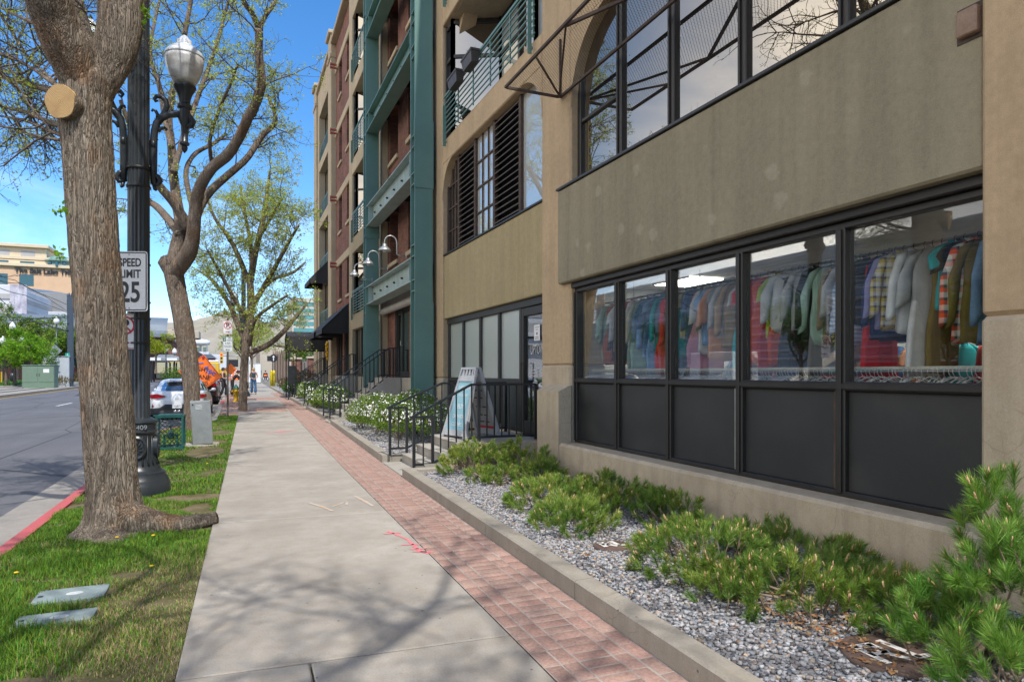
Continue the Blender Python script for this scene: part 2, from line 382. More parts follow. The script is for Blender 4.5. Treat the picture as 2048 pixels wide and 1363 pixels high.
M['paleglass']=glass('curtained_glass',refl=.3,body=(.50,.52,.50),gtint=(1,.94,.85))
M['frosted']=glass('frosted_glass',refl=.18,rough=.22,body=(.36,.40,.37))
M['carglass']=glass('car_glass',refl=.2,body=(.02,.025,.027))
M['white']=mat('white_paint',(.78,.78,.77),(.72,.72,.71),2,.35)
M['signwhite']=mat('sign_white',(.80,.80,.80),(.76,.76,.76),3,.4)
M['ink']=mat('sign_black',(.02,.02,.022),None,3,.5)
M['red']=mat('sign_red',(.52,.02,.03),None,3,.45)
M['signgreen']=mat('sign_green',(.01,.16,.11),None,3,.45)
M['galv']=mat('galvanised_steel',(.42,.43,.42),(.34,.35,.34),6,.42,.6)
M['pole']=mat('dark_slate_paint',(.02,.026,.031),(.03,.036,.042),5,.32,bs=.1,bscale=120)
M['teal']=mat('teal_paint',(.012,.10,.085),(.01,.08,.07),5,.4)
M['bark']=bark_material('old_bark',(.215,.165,.12),(.33,.28,.22),(.03,.022,.016),(.33,.15,.055))
M['bark2']=bark_material('street_tree_bark',(.22,.165,.12),(.31,.25,.195),(.03,.02,.015),(.26,.13,.06),.9)
M['twig']=mat('twig_bark',(.10,.075,.055),(.14,.11,.085),8,.85)
M['leaf']=attrmat('spring_leaf',.6,.55)
M['needle']=attrmat('pine_needle',.5,.2,.4)
M['grass']=attrmat('grass_blade',.6,.35)
M['stone']=attrmat('gravel_stone',.8,0,.3,nscale=60)
M['paver']=attrmat('clay_paver',.85,0,.2,nscale=45)
M['grout']=mat('pale_grout',(.40,.35,.31),(.28,.23,.20),5,.9)
M['yellow']=mat('yellow_paint',(.70,.42,.02),(.62,.36,.015),3,.5)
M['linewhite']=mat('road_line_white',(.62,.62,.60),(.45,.45,.44),6,.7,contrast=(.45,.7))
M['orange']=mat('safety_orange',(.98,.20,.02),(.92,.17,.015),2,.5)
M['tyre']=mat('tyre_rubber',(.015,.015,.015),(.022,.022,.022),5,.8)
M['alu']=mat('alloy',(.45,.45,.46),(.35,.35,.36),4,.3,.8)
M['awning']=mat('black_awning_cloth',(.016,.016,.018),(.026,.025,.026),2,.75,bs=.15,bscale=120)
M['mesh']=meshmat('expanded_metal',(.03,.026,.022),.05,.11)
M['cagemesh']=meshmat('cage_mesh',(.02,.035,.03),.085,.15,plane='xz')
def walkL(y): return -.36+.017*min(y,40)
def walkR(y): return 1.47+.017*min(y,40)
def curbX(y): return 2.08+.026*min(y,22)
def kerbX(y):                                   # street face of the kerb, with the parking bay past the verge
    if y<19:return -2.0
    if y<23.5:
        t=(y-19)/4.5;t=t*t*(3-2*t);return -2.0+1.3*t
    return -.70
def ys(y0,y1,st=1.0):
    n=max(1,int(math.ceil((y1-y0)/st)));return [y0+(y1-y0)*i/n for i in range(n+1)]
def strip(name,xl,xr,y0,y1,dz,m,st=1.0,kind='structure',mb=None):
    b=mb or MB();Y=ys(y0,y1,st)
    for a,c in zip(Y[:-1],Y[1:]):
        b.quad((xl(a),a,gz(a)+dz),(xr(a),a,gz(a)+dz),(xr(c),c,gz(c)+dz),(xl(c),c,gz(c)+dz))
    if mb:return
    return tag(b.build(name,m),kind=kind)
K=lambda v:(lambda y:v)
mg=mat('far_ground',(.20,.185,.15),(.15,.145,.12),.05,.95)
b=MB();Y=[-60,12,110,700,9000]
for a,c in zip(Y[:-1],Y[1:]): b.quad((-9000,a,gz(a)-.24),(9000,a,gz(a)-.24),(9000,c,gz(c)-.24),(-9000,c,gz(c)-.24))
b.quad((-9000,-3000,-.24),(9000,-3000,-.24),(9000,-60,-.24),(-9000,-60,-.24))
tag(b.build('ground',mg),kind='structure')
strip('road',K(-12.75),kerbX,-25,420,-.135,M['asphalt'])
strip('far_road',K(-34),K(-22.5),-25,420,-.135,M['asphalt'],6)
strip('gutter',lambda y:kerbX(y)-.58,kerbX,-25,110,-.13,M['gutter'],.5)
# kerb: a real step, red near the crossing, plain past the verge
def ribbon(name,prof,y0,y1,m,xf,st=.5):
    rings=[[(xf(y)+p[0],y,gz(y)+p[1]) for p in prof] for y in ys(y0,y1,st)]
    return tag(MB().loft(rings).build(name,m),kind='structure')
kp=[(0,-.2),(0,-.02),(.025,.005),(.15,.008),(.15,-.2)]
ribbon('kerb',kp,-25,21.5,M['redkerb'],kerbX);ribbon('kerb',kp,21.51,33,M['kerb'],kerbX);ribbon('kerb',kp,33.01,37,M['redkerb'],kerbX);ribbon('kerb',kp,37.01,110,M['kerb'],kerbX)
# verge under the grass
strip('verge_soil',lambda y:kerbX(y)+.15,walkL,-25,25,-.02,M['soil'],.5)
# sidewalk slabs with open joints
strip('joint_bed',walkL,lambda y:curbX(y)+.9,-12,60,-.03,M['soil'],2)
sw=MB();J=[-11.6,-7.8,-4,-.15,3.73,7.55,11.4,15.2,19.0,22.9,26.75]
def slab(b,x0,x1,ya0,ya1,yb0,yb1,t=.0):
    """slab between two joints; y at left/right ends of each joint"""
    zt=lambda y:gz(y)+t
    g=.006
    P=[(x0(ya0)+g,ya0+g),(x1(ya1)-g,ya1+g),(x1(yb1)-g,yb1-g),(x0(yb0)+g,yb0-g)]
    e=.008
    Q=[(P[0][0]+e,P[0][1]+e),(P[1][0]-e,P[1][1]+e),(P[2][0]-e,P[2][1]-e),(P[3][0]+e,P[3][1]-e)]
    V=[(x,y,gz(y)-.06) for x,y in P]+[(x,y,zt(y)-.006) for x,y in P]+[(x,y,zt(y)) for x,y in Q]
    F=[(8,9,10,11)]
    for o in(0,4):
        for k in range(4):F.append((o+k,o+(k+1)%4,o+4+(k+1)%4,o+4+k))
    b.add(V,F)
for a,c in zip(J[:-1],J[1:]):
    if c<4:                                      # the nearest bays are split lengthwise
        mid=lambda y:.31+.017*y
        slab(sw,walkL,mid,a+.07,a+.02,c+.07,c+.02);slab(sw,mid,walkR,a+.02,a-.05,c+.02,c-.05)
    else: slab(sw,walkL,walkR,a+.07,a-.05,c+.07,c-.05)
for a,c in((30,33.4),(33.4,36.8),(40,43.4),(43.4,47)):slab(sw,walkL,walkR,a,a,c,c)
tag(sw.build('sidewalk',M['walk']),kind='structure')
strip('far_sidewalk',K(-.55),lambda y:curbX(y),47,110,0,M['walk'],4)
# clay pavers: the strip beside the planters and the bands that cross the walk
PV=[];PF=[];PC=[]
def paver(x0,x1,y0,y1,xs=0,t=0.0):
    g=.005;b=len(PV);zt=gz(y0)+t+random.uniform(-.002,.002);e=.004
    P=[(x0+g,y0+g),(x1-g,y0+g),(x1-g,y1-g),(x0+g,y1-g)];c=((x0+x1)/2,(y0+y1)/2)
    for x,y in P:PV.append((x,y,zt-.03))
    for x,y in P:PV.append((x,y,zt-.004))
    for x,y in P:PV.append((x+(e if x<c[0] else -e),y+(e if y<c[1] else -e),zt))
    PF.append((b+8,b+9,b+10,b+11))
    for o in(0,4):
        for k in range(4):PF.append((b+o+k,b+o+(k+1)%4,b+o+4+(k+1)%4,b+o+4+k))
    s=random.uniform(.9,1.1);r=random.uniform(.95,1.06)
    col=(.345*s,.222*s*r,.18*s*r)
    PC.extend([col]*12)
y=-3.0
rowk=0
while y<47:
    L_=walkR(y)+.004
    # two long courses, then pairs laid across, then long courses again out to the kerb
    w=[.105,.105]
    x=L_
    off=.1*(rowk%2)
    for k,ww in enumerate(w):
        if (rowk+k)%2==0:paver(x,x+ww,y,y+.2)
        x+=ww
    nacross=1 if rowk%3 else 1
    for k in range(2):paver(x,x+.21,y+.1*k,y+.1*k+.1)
    x+=.21
    xr=curbX(y)-.004
    k=0
    while x<xr-.03:
        w2=min(.105,xr-x)
        if xr-(x+w2)<.03:w2=xr-x
        if (rowk+k)%2==0:
            if k%2==0:paver(x,x+w2,y-.0,y+.2)
            else:paver(x,x+w2,y-.1 if rowk else y,y+.1)
            if k%2: pass
        x+=w2;k+=1
    rowk+=1;y+=.2
# fill the half-bond cells left open above
y=-3.0;rowk=0
while y<47:
    x=walkR(y)+.004
    for k in range(2):
        if (rowk+k)%2:paver(x,x+.105,y,y+.2)
        x+=.105
    x+=.21;xr=curbX(y)-.004;k=0
    while x<xr-.03:
        w2=min(.105,xr-x)
        if xr-(x+w2)<.03:w2=xr-x
        if (rowk+k)%2:
            if k%2==0:paver(x,x+w2,y,y+.2)
            else:paver(x,x+w2,y-.1,y+.1)
        x+=w2;k+=1
    rowk+=1;y+=.2
for (ya,yb) in((26.75,30),(36.8,40)):
    y=ya
    while y<yb-.01:
        x=-.54+(.1 if int(y*10)%2 else 0)
        while x<walkR(y)-.2:
            paver(x,x+.2,y,y+.1);x+=.2
        y+=.1
for yy in np.arange(24.9,47,.1):
    if (26.75<=yy<30) or (36.8<=yy<40):continue
    x=-.54+(.1 if int(round(yy*10))%2 else 0)
    while x<walkL(yy)-.2:paver(x,x+.2,yy,yy+.1);x+=.2
n12=len(PV)//12
npmesh('paver_strip',PV,PF,M['paver'],col=np.array(PC,np.float32))['kind']='structure'
strip('paver_bed',walkR,curbX,-4,47,-.0035,M['grout'],1)
strip('paver_bed',K(-.56),lambda y:walkR(y),26.75,30,-.010,M['grout'],1);strip('paver_bed',K(-.56),lambda y:walkR(y),36.8,40,-.010,M['grout'],1)
strip('paver_bed',K(-.56),walkL,24.9,47,-.011,M['grout'],1)
# spray-paint marks left by surveyors
mp=mat('pink_spray_paint',(.80,.16,.20),(.60,.25,.25),9,.8,contrast=(.4,.6));mo=mat('faded_orange_spray',(.62,.38,.22),(.46,.42,.37),9,.85,contrast=(.4,.55))
def spray(pts,w,m,name):
    b=MB()
    for ln in pts:
        P=[]
        for (a,c) in zip(ln[:-1],ln[1:]):
            for t in np.linspace(0,1,6,endpoint=False):P.append((a[0]+(c[0]-a[0])*t,a[1]+(c[1]-a[1])*t))
        P.append(ln[-1]);Lf=[];Rt=[]
        for i,p in enumerate(P):
            q=P[min(i+1,len(P)-1)];o=P[max(i-1,0)];d=Vector((q[0]-o[0],q[1]-o[1]));d=d.normalized() if d.length else Vector((1,0));n=Vector((-d.y,d.x));ww=w*random.uniform(.5,1.2)
            Lf.append((p[0]+n.x*ww,p[1]+n.y*ww,gz(p[1])+.004));Rt.append((p[0]-n.x*ww,p[1]-n.y*ww,gz(p[1])+.004))
        for i in range(len(P)-1):b.quad(Lf[i],Rt[i],Rt[i+1],Lf[i+1])
    return b.build(name,m)
def gpt(px,py):
    z=FL*CH/(py-HYP);p=D(px,py,z);return (p[0],p[1])
mk=spray([[(1.40,6.55),(1.50,6.15),(1.50,5.75),(1.55,5.60)],[(1.33,6.46),(1.50,6.42)],[(1.40,5.98),(1.56,5.94)],[(1.44,5.80),(1.58,5.78)],[(1.44,5.72),(1.60,5.63)]],.018,mp,'spray_mark')
tag(mk,'pink sprayed survey squiggle on the concrete beside the red pavers','paint mark')
mk=spray([[(.75,18.1),(1.1,18.35),(1.45,18.3)],[(1.0,18.2),(1.2,18.0)]],.05,mp,'spray_mark')
tag(mk,'pink sprayed arrow across the walk beside the flowering bush','paint mark')
mk=spray([[(.82,8.35),(.95,8.0),(1.02,7.75)]],.02,mo,'spray_mark');tag(mk,'faded orange sprayed stroke past the joint, farthest from the pavers','paint mark')
mk=spray([[(1.05,8.0),(1.25,8.25),(1.22,8.05)]],.02,mo,'spray_mark');tag(mk,'faded orange sprayed hook between the two straight orange strokes','paint mark')
mk=spray([[(1.40,8.6),(1.46,8.2),(1.5,7.85)]],.02,mo,'spray_mark');tag(mk,'faded orange sprayed stroke past the joint, beside the pavers','paint mark')
# painted road lines
def roadline(x0,x1,y0,y1,m,name='road_marking'):
    b=MB();strip('',K(x0),K(x1),y0,y1,-.131,m,2,mb=b);return tag(b.build(name,m),kind='structure')
for y0 in(24.4,36.6,48.8,61,73):roadline(-7.78,-7.66,y0,y0+3.1,M['linewhite'])
roadline(-12.6,-12.45,-20,110,M['yellow'])
# track bed and platforms beyond the yellow line
ribbon('median_kerb',[(0,-.2),(0,.02),(.03,.04),(.32,.04),(.32,-.2)],-20,110,M['kerb'],K(-12.99))
strip('track_bed',K(-22.6),K(-12.98),-20,400,.02,M['gutter'],4)
for x in(-14.2,-15.64,-18.2,-19.64):
    ribbon('rail',[(0,0),(0,.05),(.07,.05),(.07,0)],-20,200,M['louver'],K(x),6)
# planter kerbs and gravel
PL=[(-3.0,9.93),(11.62,20.35),(22.05,28.3),(30.2,37.0),(39.2,60)]
gm=concrete_material('gravel_bed',(.30,.30,.30),(.21,.21,.22),60,bs=1.0)
for i,(a,c) in enumerate(PL):
    w=.165
    rings=[]
    prof=[(0,-.1),(0,.118),(.014,.13),(w-.014,.13),(w,.118),(w,-.1)]
    b=MB();cuts=[a]+[q for q in np.arange(a+1.3,c-.5,1.93)]+[c]
    for p,q in zip(cuts[:-1],cuts[1:]):
        b.loft([[(curbX(y)+o[0],y,gz(y)+o[1]) for o in prof] for y in(p+.004,(p+q)/2,q-.004)])
    # returns at the stairs
    for y0 in(a,c-.165):
        xr=3.0 if i<1 else 2.95
        b.bbox(curbX(y0)+.166,curbX(y0)+.62,y0,y0+.165,gz(y0)-.1,gz(y0)+.126,.012)
    o=b.build('planter_curb',M['curb'],smooth=False);o['kind']='structure'
    strip('gravel_bed',lambda y:curbX(y)+.1,K(4.62),a,c,.055,gm,.8)
strip('entry_pad',curbX,K(2.72),9.94,11.61,.005,M['step'],.8)
strip('entry_pad',curbX,K(2.76),20.36,22.04,.005,M['step'],.8)
strip('entry_pad',curbX,K(2.9),28.31,30.19,.005,M['step'],.8)
strip('entry_pad',curbX,K(2.9),37.01,39.19,.005,M['step'],.8)
# loose crushed stone
def stones(n,x0f,x1f,y0,y1,smin,smax,z0,seed):
    r=np.random.default_rng(seed)
    yy=r.uniform(y0,y1,n);u=r.uniform(0,1,n);x0=np.array([x0f(t) for t in yy]);x1=np.array([x1f(t) for t in yy]);xx=x0+(x1-x0)*u
    zz=np.array([gz(t) for t in yy])+z0
    s=r.uniform(smin,smax,n)
    base=np.array([(-1,-1,-1),(1,-1,-1),(1,1,-1),(-1,1,-1),(-1,-1,1),(1,-1,1),(1,1,1),(-1,1,1)],float)*.5
    P=base[None]*(s[:,None,None])*r.uniform(.55,1.15,(n,8,3))*np.array([1.1,1,.75])
    a=r.uniform(0,2*PI,n);t=r.uniform(-.6,.6,n)
    ca,sa=np.cos(a),np.sin(a);ct,st=np.cos(t),np.sin(t)
    x=P[:,:,0];y=P[:,:,1]*ct[:,None]-P[:,:,2]*st[:,None];z=P[:,:,1]*st[:,None]+P[:,:,2]*ct[:,None]
    X=x*ca[:,None]-y*sa[:,None]+xx[:,None];Y=x*sa[:,None]+y*ca[:,None]+yy[:,None];Z=z+zz[:,None]+(s*.2)[:,None]
    V=np.stack([X,Y,Z],-1).reshape(-1,3)
    f=np.array([(0,3,2,1),(4,5,6,7),(0,1,5,4),(1,2,6,5),(2,3,7,6),(3,0,4,7)])
    F=(f[None]+(np.arange(n)*8)[:,None,None]).reshape(-1,4)
    v=r.uniform(.10,.46,n);w=r.uniform(-.02,.03,n)
    C=np.stack([v+w,v,v-w*.6+.008],-1);tan=r.random(n)<.10;C[tan]=C[tan]*np.array([1.25,1.0,.75])
    return V,F,np.repeat(C,8,0)
gx0=lambda y:curbX(y)+.18;gx1=lambda y:4.56
V,F,C=stones(38000,gx0,gx1,1.0,9.8,.011,.028,.06,3)
o=npmesh('crushed_gravel',V,F,M['stone'],col=C);tag(o,'grey crushed gravel spread in the planter under the shop window','gravel',kind='stuff')
V,F,C=stones(12000,gx0,gx1,11.75,20.2,.018,.042,.06,4)
o=npmesh('crushed_gravel',V,F,M['stone'],col=C);tag(o,'grey crushed gravel round the flowering bush past the steps','gravel',kind='stuff')
# dead needles and leaves lying on the gravel
def litter(n,x0,x1,y0,y1,z,seed,cols,smin=.012,smax=.045):
    r=np.random.default_rng(seed);c=np.stack([r.uniform(x0,x1,n),r.uniform(y0,y1,n)],-1)
    a=r.uniform(0,2*PI,n);s=r.uniform(smin,smax,n);w=s*r.uniform(.25,.6,n)
    d=np.stack([np.cos(a),np.sin(a)],-1);e=np.stack([-np.sin(a),np.cos(a)],-1)
    zz=np.array([gz(t) for t in c[:,1]])+z
    P=[]
    for (i,j) in((-1,-1),(1,-1),(1,1),(-1,1)):
        q=c+d*(i*s/2)[:,None]+e*(j*w/2)[:,None];P.append(np.concatenate([q,(zz+r.uniform(0,.012,n))[:,None]],1))
    V=np.stack(P,1).reshape(-1,3);F=np.arange(n*4).reshape(-1,4)
    k=r.integers(0,len(cols),n);C=np.repeat(np.array(cols)[k]*r.uniform(.7,1.3,n)[:,None],4,0);return V,F,C
br=[(.24,.11,.045),(.32,.17,.07),(.17,.09,.05),(.30,.22,.13)]
parts=[litter(500,3.0,3.5,2.3,3.6,.085,5,br),litter(350,3.1,4.0,3.6,5.0,.085,6,br),litter(250,3.2,3.9,8.7,9.8,.085,7,br),litter(160,2.35,4.3,1.2,9.5,.088,8,br)]
V=np.concatenate([p[0] for p in parts]);C=np.concatenate([p[2] for p in parts]);F=np.arange(len(V)).reshape(-1,4)
o=npmesh('dry_leaf_litter',V,F,M['stone'],col=C);tag(o,'brown dead needles and leaf scraps lying under the pine shrubs','leaf litter',kind='stuff')
# grass
def grass(n,y0,y1,hmin,hmax,w,seed,name,label):
    r=np.random.default_rng(seed);yy=r.uniform(y0,y1,n);xl=np.array([kerbX(t)+.13 for t in yy]);xr=np.array([walkL(t) for t in yy]);xx=xl+(xr-xl)*r.uniform(0,1,n)
    dens=np.empty(n);dry=np.empty(n)
    for i in range(n):
        p=Vector((xx[i]*1.1,yy[i]*1.1,seed*0+3.1));dens[i]=MN.noise(p*1.3)+.35*MN.noise(p*4);dry[i]=MN.noise(p*.9+Vector((9,4,0)))+.4*MN.noise(p*3.3)
    edge=np.minimum(xx-xl,xr-xx)
    dpatch=np.clip((1.3-np.hypot((xx+.45)/.55,(yy-4.9)/1.5))*1.4,0,1)       # worn patch by the walk
    bare=np.zeros(n,bool)
    for (cx,cy,rx,ry) in((-.55,9.35,.5,.26),(-1.12,7.64,.42,.36),(-.55,14.4,.35,1.0),(-.6,16.2,.45,.6),(-.35,18.6,.25,.8),(-1.08,5.55,.27,.19),(-1.07,5.06,.27,.12),(-.45,7.45,.42,.12)):
        bare|=(((xx-cx)/rx)**2+((yy-cy)/ry)**2)<1
    for (xa,xb,ya,yb) in((-1.28,-.89,5.44,5.70),(-1.27,-.88,4.98,5.16)):
        bare|=(xx>xa)&(xx<xb)&(yy>ya)&(yy<yb)
    keep=(~bare)&(dens>-.42+.35*dpatch*r.random(n))
    xx,yy,dens,dry,dp=xx[keep],yy[keep],dens[keep],dry[keep],dpatch[keep];n=len(xx)
    h=(hmin+(hmax-hmin)*np.clip(.5+dens,0,1))*r.uniform(.6,1.25,n)*(1-.5*dp);a=r.uniform(0,2*PI,n);ln=r.uniform(.15,.9,n)
    z0=np.array([gz(t) for t in yy])-.022
    d=np.stack([np.cos(a),np.sin(a)],-1);e=np.stack([-np.sin(a),np.cos(a)],-1);ww=w*r.uniform(.7,1.4,n)
    def pt(t,side):
        q=np.stack([xx,yy],-1)+d*(h*ln*t*t)[:,None]+e*(side*ww/2)[:,None];return np.concatenate([q,(z0+h*t*(1-.25*ln*t))[:,None]],1)
    V=np.stack([pt(0,-1),pt(0,1),pt(.55,.8),pt(.55,-.8),pt(1,.12),pt(1,-.12)],1).reshape(-1,3)
    f=np.array([(0,1,2,3),(3,2,4,5)]);F=(f[None]+(np.arange(n)*6)[:,None,None]).reshape(-1,4)
    g=np.array([.11,.255,.025])[None]*r.uniform(.4,1.7,n)[:,None]*np.stack([r.uniform(.6,1.8,n),np.ones(n),r.uniform(.6,1.3,n)],-1)
    k=np.clip(dry*1.3-.05,0,1)*.55+.75*dp;k=np.clip(k*r.uniform(.3,1.5,n),0,1)
    ds=np.array([.46,.37,.18])[None]*r.uniform(.6,1.2,n)[:,None]
    isd=(r.random(n)<k*.75)[:,None];C=np.where(isd,ds,g)
    o=npmesh(name,V,F,M['grass'],col=np.repeat(C,6,0));tag(o,label,'grass',kind='stuff')
grass(100000,3.0,9.8,.03,.085,.0042,1,'verge_grass','green grass with straw coloured patches round the nearest tree')
grass(42000,9.8,25,.03,.08,.0075,2,'verge_grass','grass strip behind the lamp post as far as the brick paving')
# dandelions
fy=mat('dandelion_yellow',(.75,.52,.01),None,3,.7)
for (x,y) in((-1.02,7.05),(-.72,7.0),(-.62,5.9),(-1.25,13.5),(-1.6,14.2),(-1.55,6.1),(-.45,12.2)):
    t=thing('dandelion','yellow dandelion flower in the verge grass','flower',(x,y,gz(y)),0,'dandelions in the verge')
    MB().tube([(x,y,gz(y)-.02),(x+.005,y,gz(y)+.055)],[.002,.002],5).build('stem',M['signgreen'],t)
    MB().lathe([(.002,-.004),(.012,0),(.017,.006),(.012,.011),(.003,.013)],(x+.005,y,gz(y)+.055),10).build('flower_head',fy,t)
# utility covers in the verge
def tread(name,c):
    m,nt,out=nodes(name);v=coords(nt,(1,1,1),(0,0,.785));ck=N(nt,'TexBrick');ck.inputs['Scale'].default_value=1;ck.inputs['Brick Width'].default_value=.05;ck.inputs['Row Height'].default_value=.022;ck.inputs['Mortar Size'].default_value=.007;L(nt,v,ck.inputs['Vector'])
    f=noise(nt,coords(nt),6,6,.6);col=mixc(nt,ramp(nt,f,[(.35,0),(.7,1)]),c,tuple(x*.7 for x in c))
    bsdf(nt,out,col,.75,0,bump(nt,ck.outputs['Fac'],.6,.004),.3);return m
tm=tread('tread_plate',(.24,.30,.30))
for (cx,cy,w,d,a,lab) in((-1.085,5.57,.44,.31,.03,'grey tread plate utility cover, the farther of two in the grass'),(-1.075,5.07,.44,.22,.0,'grey tread plate utility cover nearest the camera in the grass')):
    t=thing('utility_cover',lab,'utility cover',(cx,cy,0),a)
    MB().bbox(-w/2,w/2,-d/2,d/2,-.03,.004,.004).build('cover_plate',tm,t,local=True)
    MB().lathe([(.045,.0045),(.043,.006),(.001,.0065)],(.02,0,0),20,1.2,.8).build('worn_emblem',mat('worn_emblem',(.6,.62,.62),(.45,.48,.48),30,.7),t,local=True)
    MB().bbox(-w/2+.02,-w/2+.05,-.015,.015,.0045,.008,.001).build('lift_slot',M['ink'],t,local=True)
vm=mat('brown_cover',(.085,.05,.038),(.13,.085,.065),7,.7,bs=.5,bscale=50);wp=mat('flaking_white_paint',(.72,.70,.66),(.5,.46,.42),14,.8)
def valve(cx,cy,r,lab,marks):
    t=thing('valve_cover',lab,'valve cover',(cx,cy,gz(cy)+.075))
    MB().lathe([(r,-.04),(r,.005),(r-.01,.012),(r-.02,.006),(r-.035,.006),(r-.04,.012),(.001,.013)],n=40).build('lid',vm,t,True,local=True)
    b=MB()
    for ln in marks:
        for (p,q) in zip(ln[:-1],ln[1:]):
            p=Vector((p[0]*r,p[1]*r,.0155));q=Vector((q[0]*r,q[1]*r,.0155));d=(q-p).normalized();n=Vector((-d.y,d.x,0))*.022
            b.quad(p-n-d*.012,p+n-d*.012,q+n+d*.012,q-n+d*.012)
    b.build('painted_mark',wp,t,local=True)
R1=[[(-.55,-.3),(-.5,.5)],[(-.5,.5),(-.1,.45),(-.1,.1),(-.5,.08)],[(-.2,.05),(.05,-.4)],[(.25,.5),(.28,-.35),(.6,-.4)]]
valve(3.02,4.97,.16,'brown round valve cover with white paint among the middle pines',R1)
valve(3.30,8.40,.15,'brown round valve cover half under the bushy pine by the steps',R1)
valve(3.24,2.47,.26,'large brown valve cover marked in white, nearest in the gravel',R1)
BL=thing('loft_building','five storey loft building of tan concrete and dark brick with green steel bracing','building',(4.75,0,0))
LV=[3.7,7.05,10.5,14.0,17.4]; TOP=19.0
A_=1.5
def bx(name,m,*b,parent=BL,bev=.012,**k):
    q=MB()
    for t in b:q.bbox(*t,bev)
    return q.build(name,m,parent,**k)
core=mat('inner_core',(.30,.29,.28),None,2,.9)
# hidden mass behind the rooms, roof and ends
b=MB();b.box(9.4,24,-14,44.2,0,TOP-.4);b.build('rear_mass',core,BL)
b=MB();b.box(4.95,24,-14,44.1,TOP-.39,TOP-.2);b.build('roof',M['dark'],BL)
b=MB();b.box(4.9,9.39,43.75,44.15,0,TOP-.4);b.build('end_wall',M['frame_c'],BL)
b=MB();b.box(4.9,9.39,-14,-13.7,0,TOP-.4);b.build('end_wall',M['frame_c'],BL)
b=MB()
for z in(4.0,7.1,10.6,14.1):b.box(5.0,9.39,-13.69,43.7,z,z+.25)
for y in(2.35,9.42,16.2,23.3,29.8,36.5):
    for z0,z1 in((-.1,3.99),(4.26,7.09),(7.36,10.59),(10.86,14.09),(14.36,TOP-.41)):b.box(5.25,9.38,y,y+.2,z0,z1)
b.build('inner_structure',core,BL)
# pilasters
PIL=[(1.75,2.84,4.55),(8.9,9.92,4.68),(15.65,17.0,4.68),(23.0,23.9,4.70),(29.5,30.3,4.70),(36.0,37.2,4.64),(43.0,44.3,4.64)]
for i,(a,c,x) in enumerate(PIL):
    q=MB();m=M['tan'] if i<3 else M['frame_c']
    zb=1.95 if i==0 else (1.70 if i==1 else 1.45)
    q.bbox(x,5.3,a,c,zb,TOP+(.0 if i<5 else .55),.03)
    o=q.build('pilaster',m,BL)
    q=MB();q.bbox(x-.004,5.3,a-.003,c+.003,-.1,zb,.03);q.build('pilaster_base',M['base'],o)
    if i>=5:
        q=MB();q.bbox(x-.14,5.2,a-.1,c+.1,TOP+.55,TOP+.75,.03);q.build('pilaster_cap',M['frame_c'],o);q=MB();q.bbox(x-.07,5.2,a-.05,c+.05,TOP-.7,TOP-.5,.03);q.build('pilaster_collar',M['frame_c'],o)
# wide battered foot of the pilaster by the door
q=MB();q.add([(4.46,8.86,-.1),(4.675,8.86,-.1),(4.675,9.62,-.1),(4.46,9.62,-.1),(4.46,8.86,1.30),(4.675,8.86,1.40),(4.675,9.62,1.40),(4.46,9.62,1.30)],[(0,1,2,3),(4,5,6,7),(0,1,5,4),(1,2,6,5),(2,3,7,6),(3,0,4,7)])
q.build('buttress',M['base'],BL)
# previous bay, just out of frame, closes the shade
bx('wall',M['spandrel2'],(4.7,5.2,-13.7,1.74,0,TOP))
# ------------------------------------------------- shop bay
YB=[2.84,4.12,5.35,6.55,7.71,8.9]
bx('sill_wall',M['base'],(4.47,4.9,2.82,9.04,-.1,.525),bev=.035)
o=bx('shop_spandrel',M['spandrel'],(4.60,4.95,2.842,9.17,2.945,4.385),bev=.02)
bx('flashing',M['black'],(4.575,4.95,2.845,9.19,4.387,4.425),parent=o,bev=.006)
q=MB()
for i,y in enumerate(YB[1:]):
    w=.05 if i<4 else .06
    q.bbox(4.755,4.875,y-w,y+w,.545,2.83,.008);q.bbox(4.735,4.755,y-.025,y+.025,.56,2.80,.004)
q.bbox(4.758,4.872,2.85,8.95,1.425,1.505,.008);q.bbox(4.74,4.758,2.85,8.95,1.44,1.49,.004)
q.bbox(4.757,4.873,2.85,8.95,.527,.575,.008)
q.bbox(4.757,4.873,2.85,8.95,2.80,2.86,.008)
q.bbox(4.70,4.90,2.85,8.96,2.862,2.943,.01)
q.bbox(4.75,4.87,8.96,9.03,.53,2.86,.01)
SW=q.build('shop_window',M['frame'],BL)
for i in range(5):
    a,c=YB[i]+.05,YB[i+1]-.05
    q=MB();q.bbox(4.815,4.823,a,c,1.506,2.799,.001);q.build('pane',M['shopglass'],SW)
    q=MB();q.bbox(4.80,4.83,a,c,.576,1.424,.004);q.build('lower_panel',M['panel'],SW)
    q=MB();q.bbox(4.77,4.80,a-.0,a+.028,.58,1.42,.004)
    if i in(2,):q.build('panel_trim',M['galv'],SW)
    else:q.build('panel_trim',M['rust'],SW)
# upper arched window of the shop bay
def arched(y0,y1,z0,z1,r,x0,x1,left=True,right=True,n=10):
    """the two corner fillets of an arched opening"""
    q=MB()
    if left:
        P=[(y1,z1),(y1,z1-r)]+[(y1-r+r*math.cos(t),z1-r+r*math.sin(t)) for t in np.linspace(0,PI/2,n)[1:]]
        q.prism(P,x0,x1)
    if right:
        P=[(y0,z1)]+[(y0+r-r*math.sin(t),z1-r+r*math.cos(t)) for t in np.linspace(0,PI/2,n)]
        q.prism(P,x0,x1)
    return q
arched(2.84,8.9,4.4,6.75,1.15,4.69,4.95,True,False).build('arch_corner',M['tan'],BL)
bx('wall',M['tan'],(4.69,4.95,2.842,8.898,6.752,TOP))
q=MB()
for y in YB[1:5]:q.bbox(4.80,4.89,y-.055,y+.055,4.43,6.75,.01);q.bbox(4.775,4.80,y+.01,y+.04,4.45,6.75,.005)
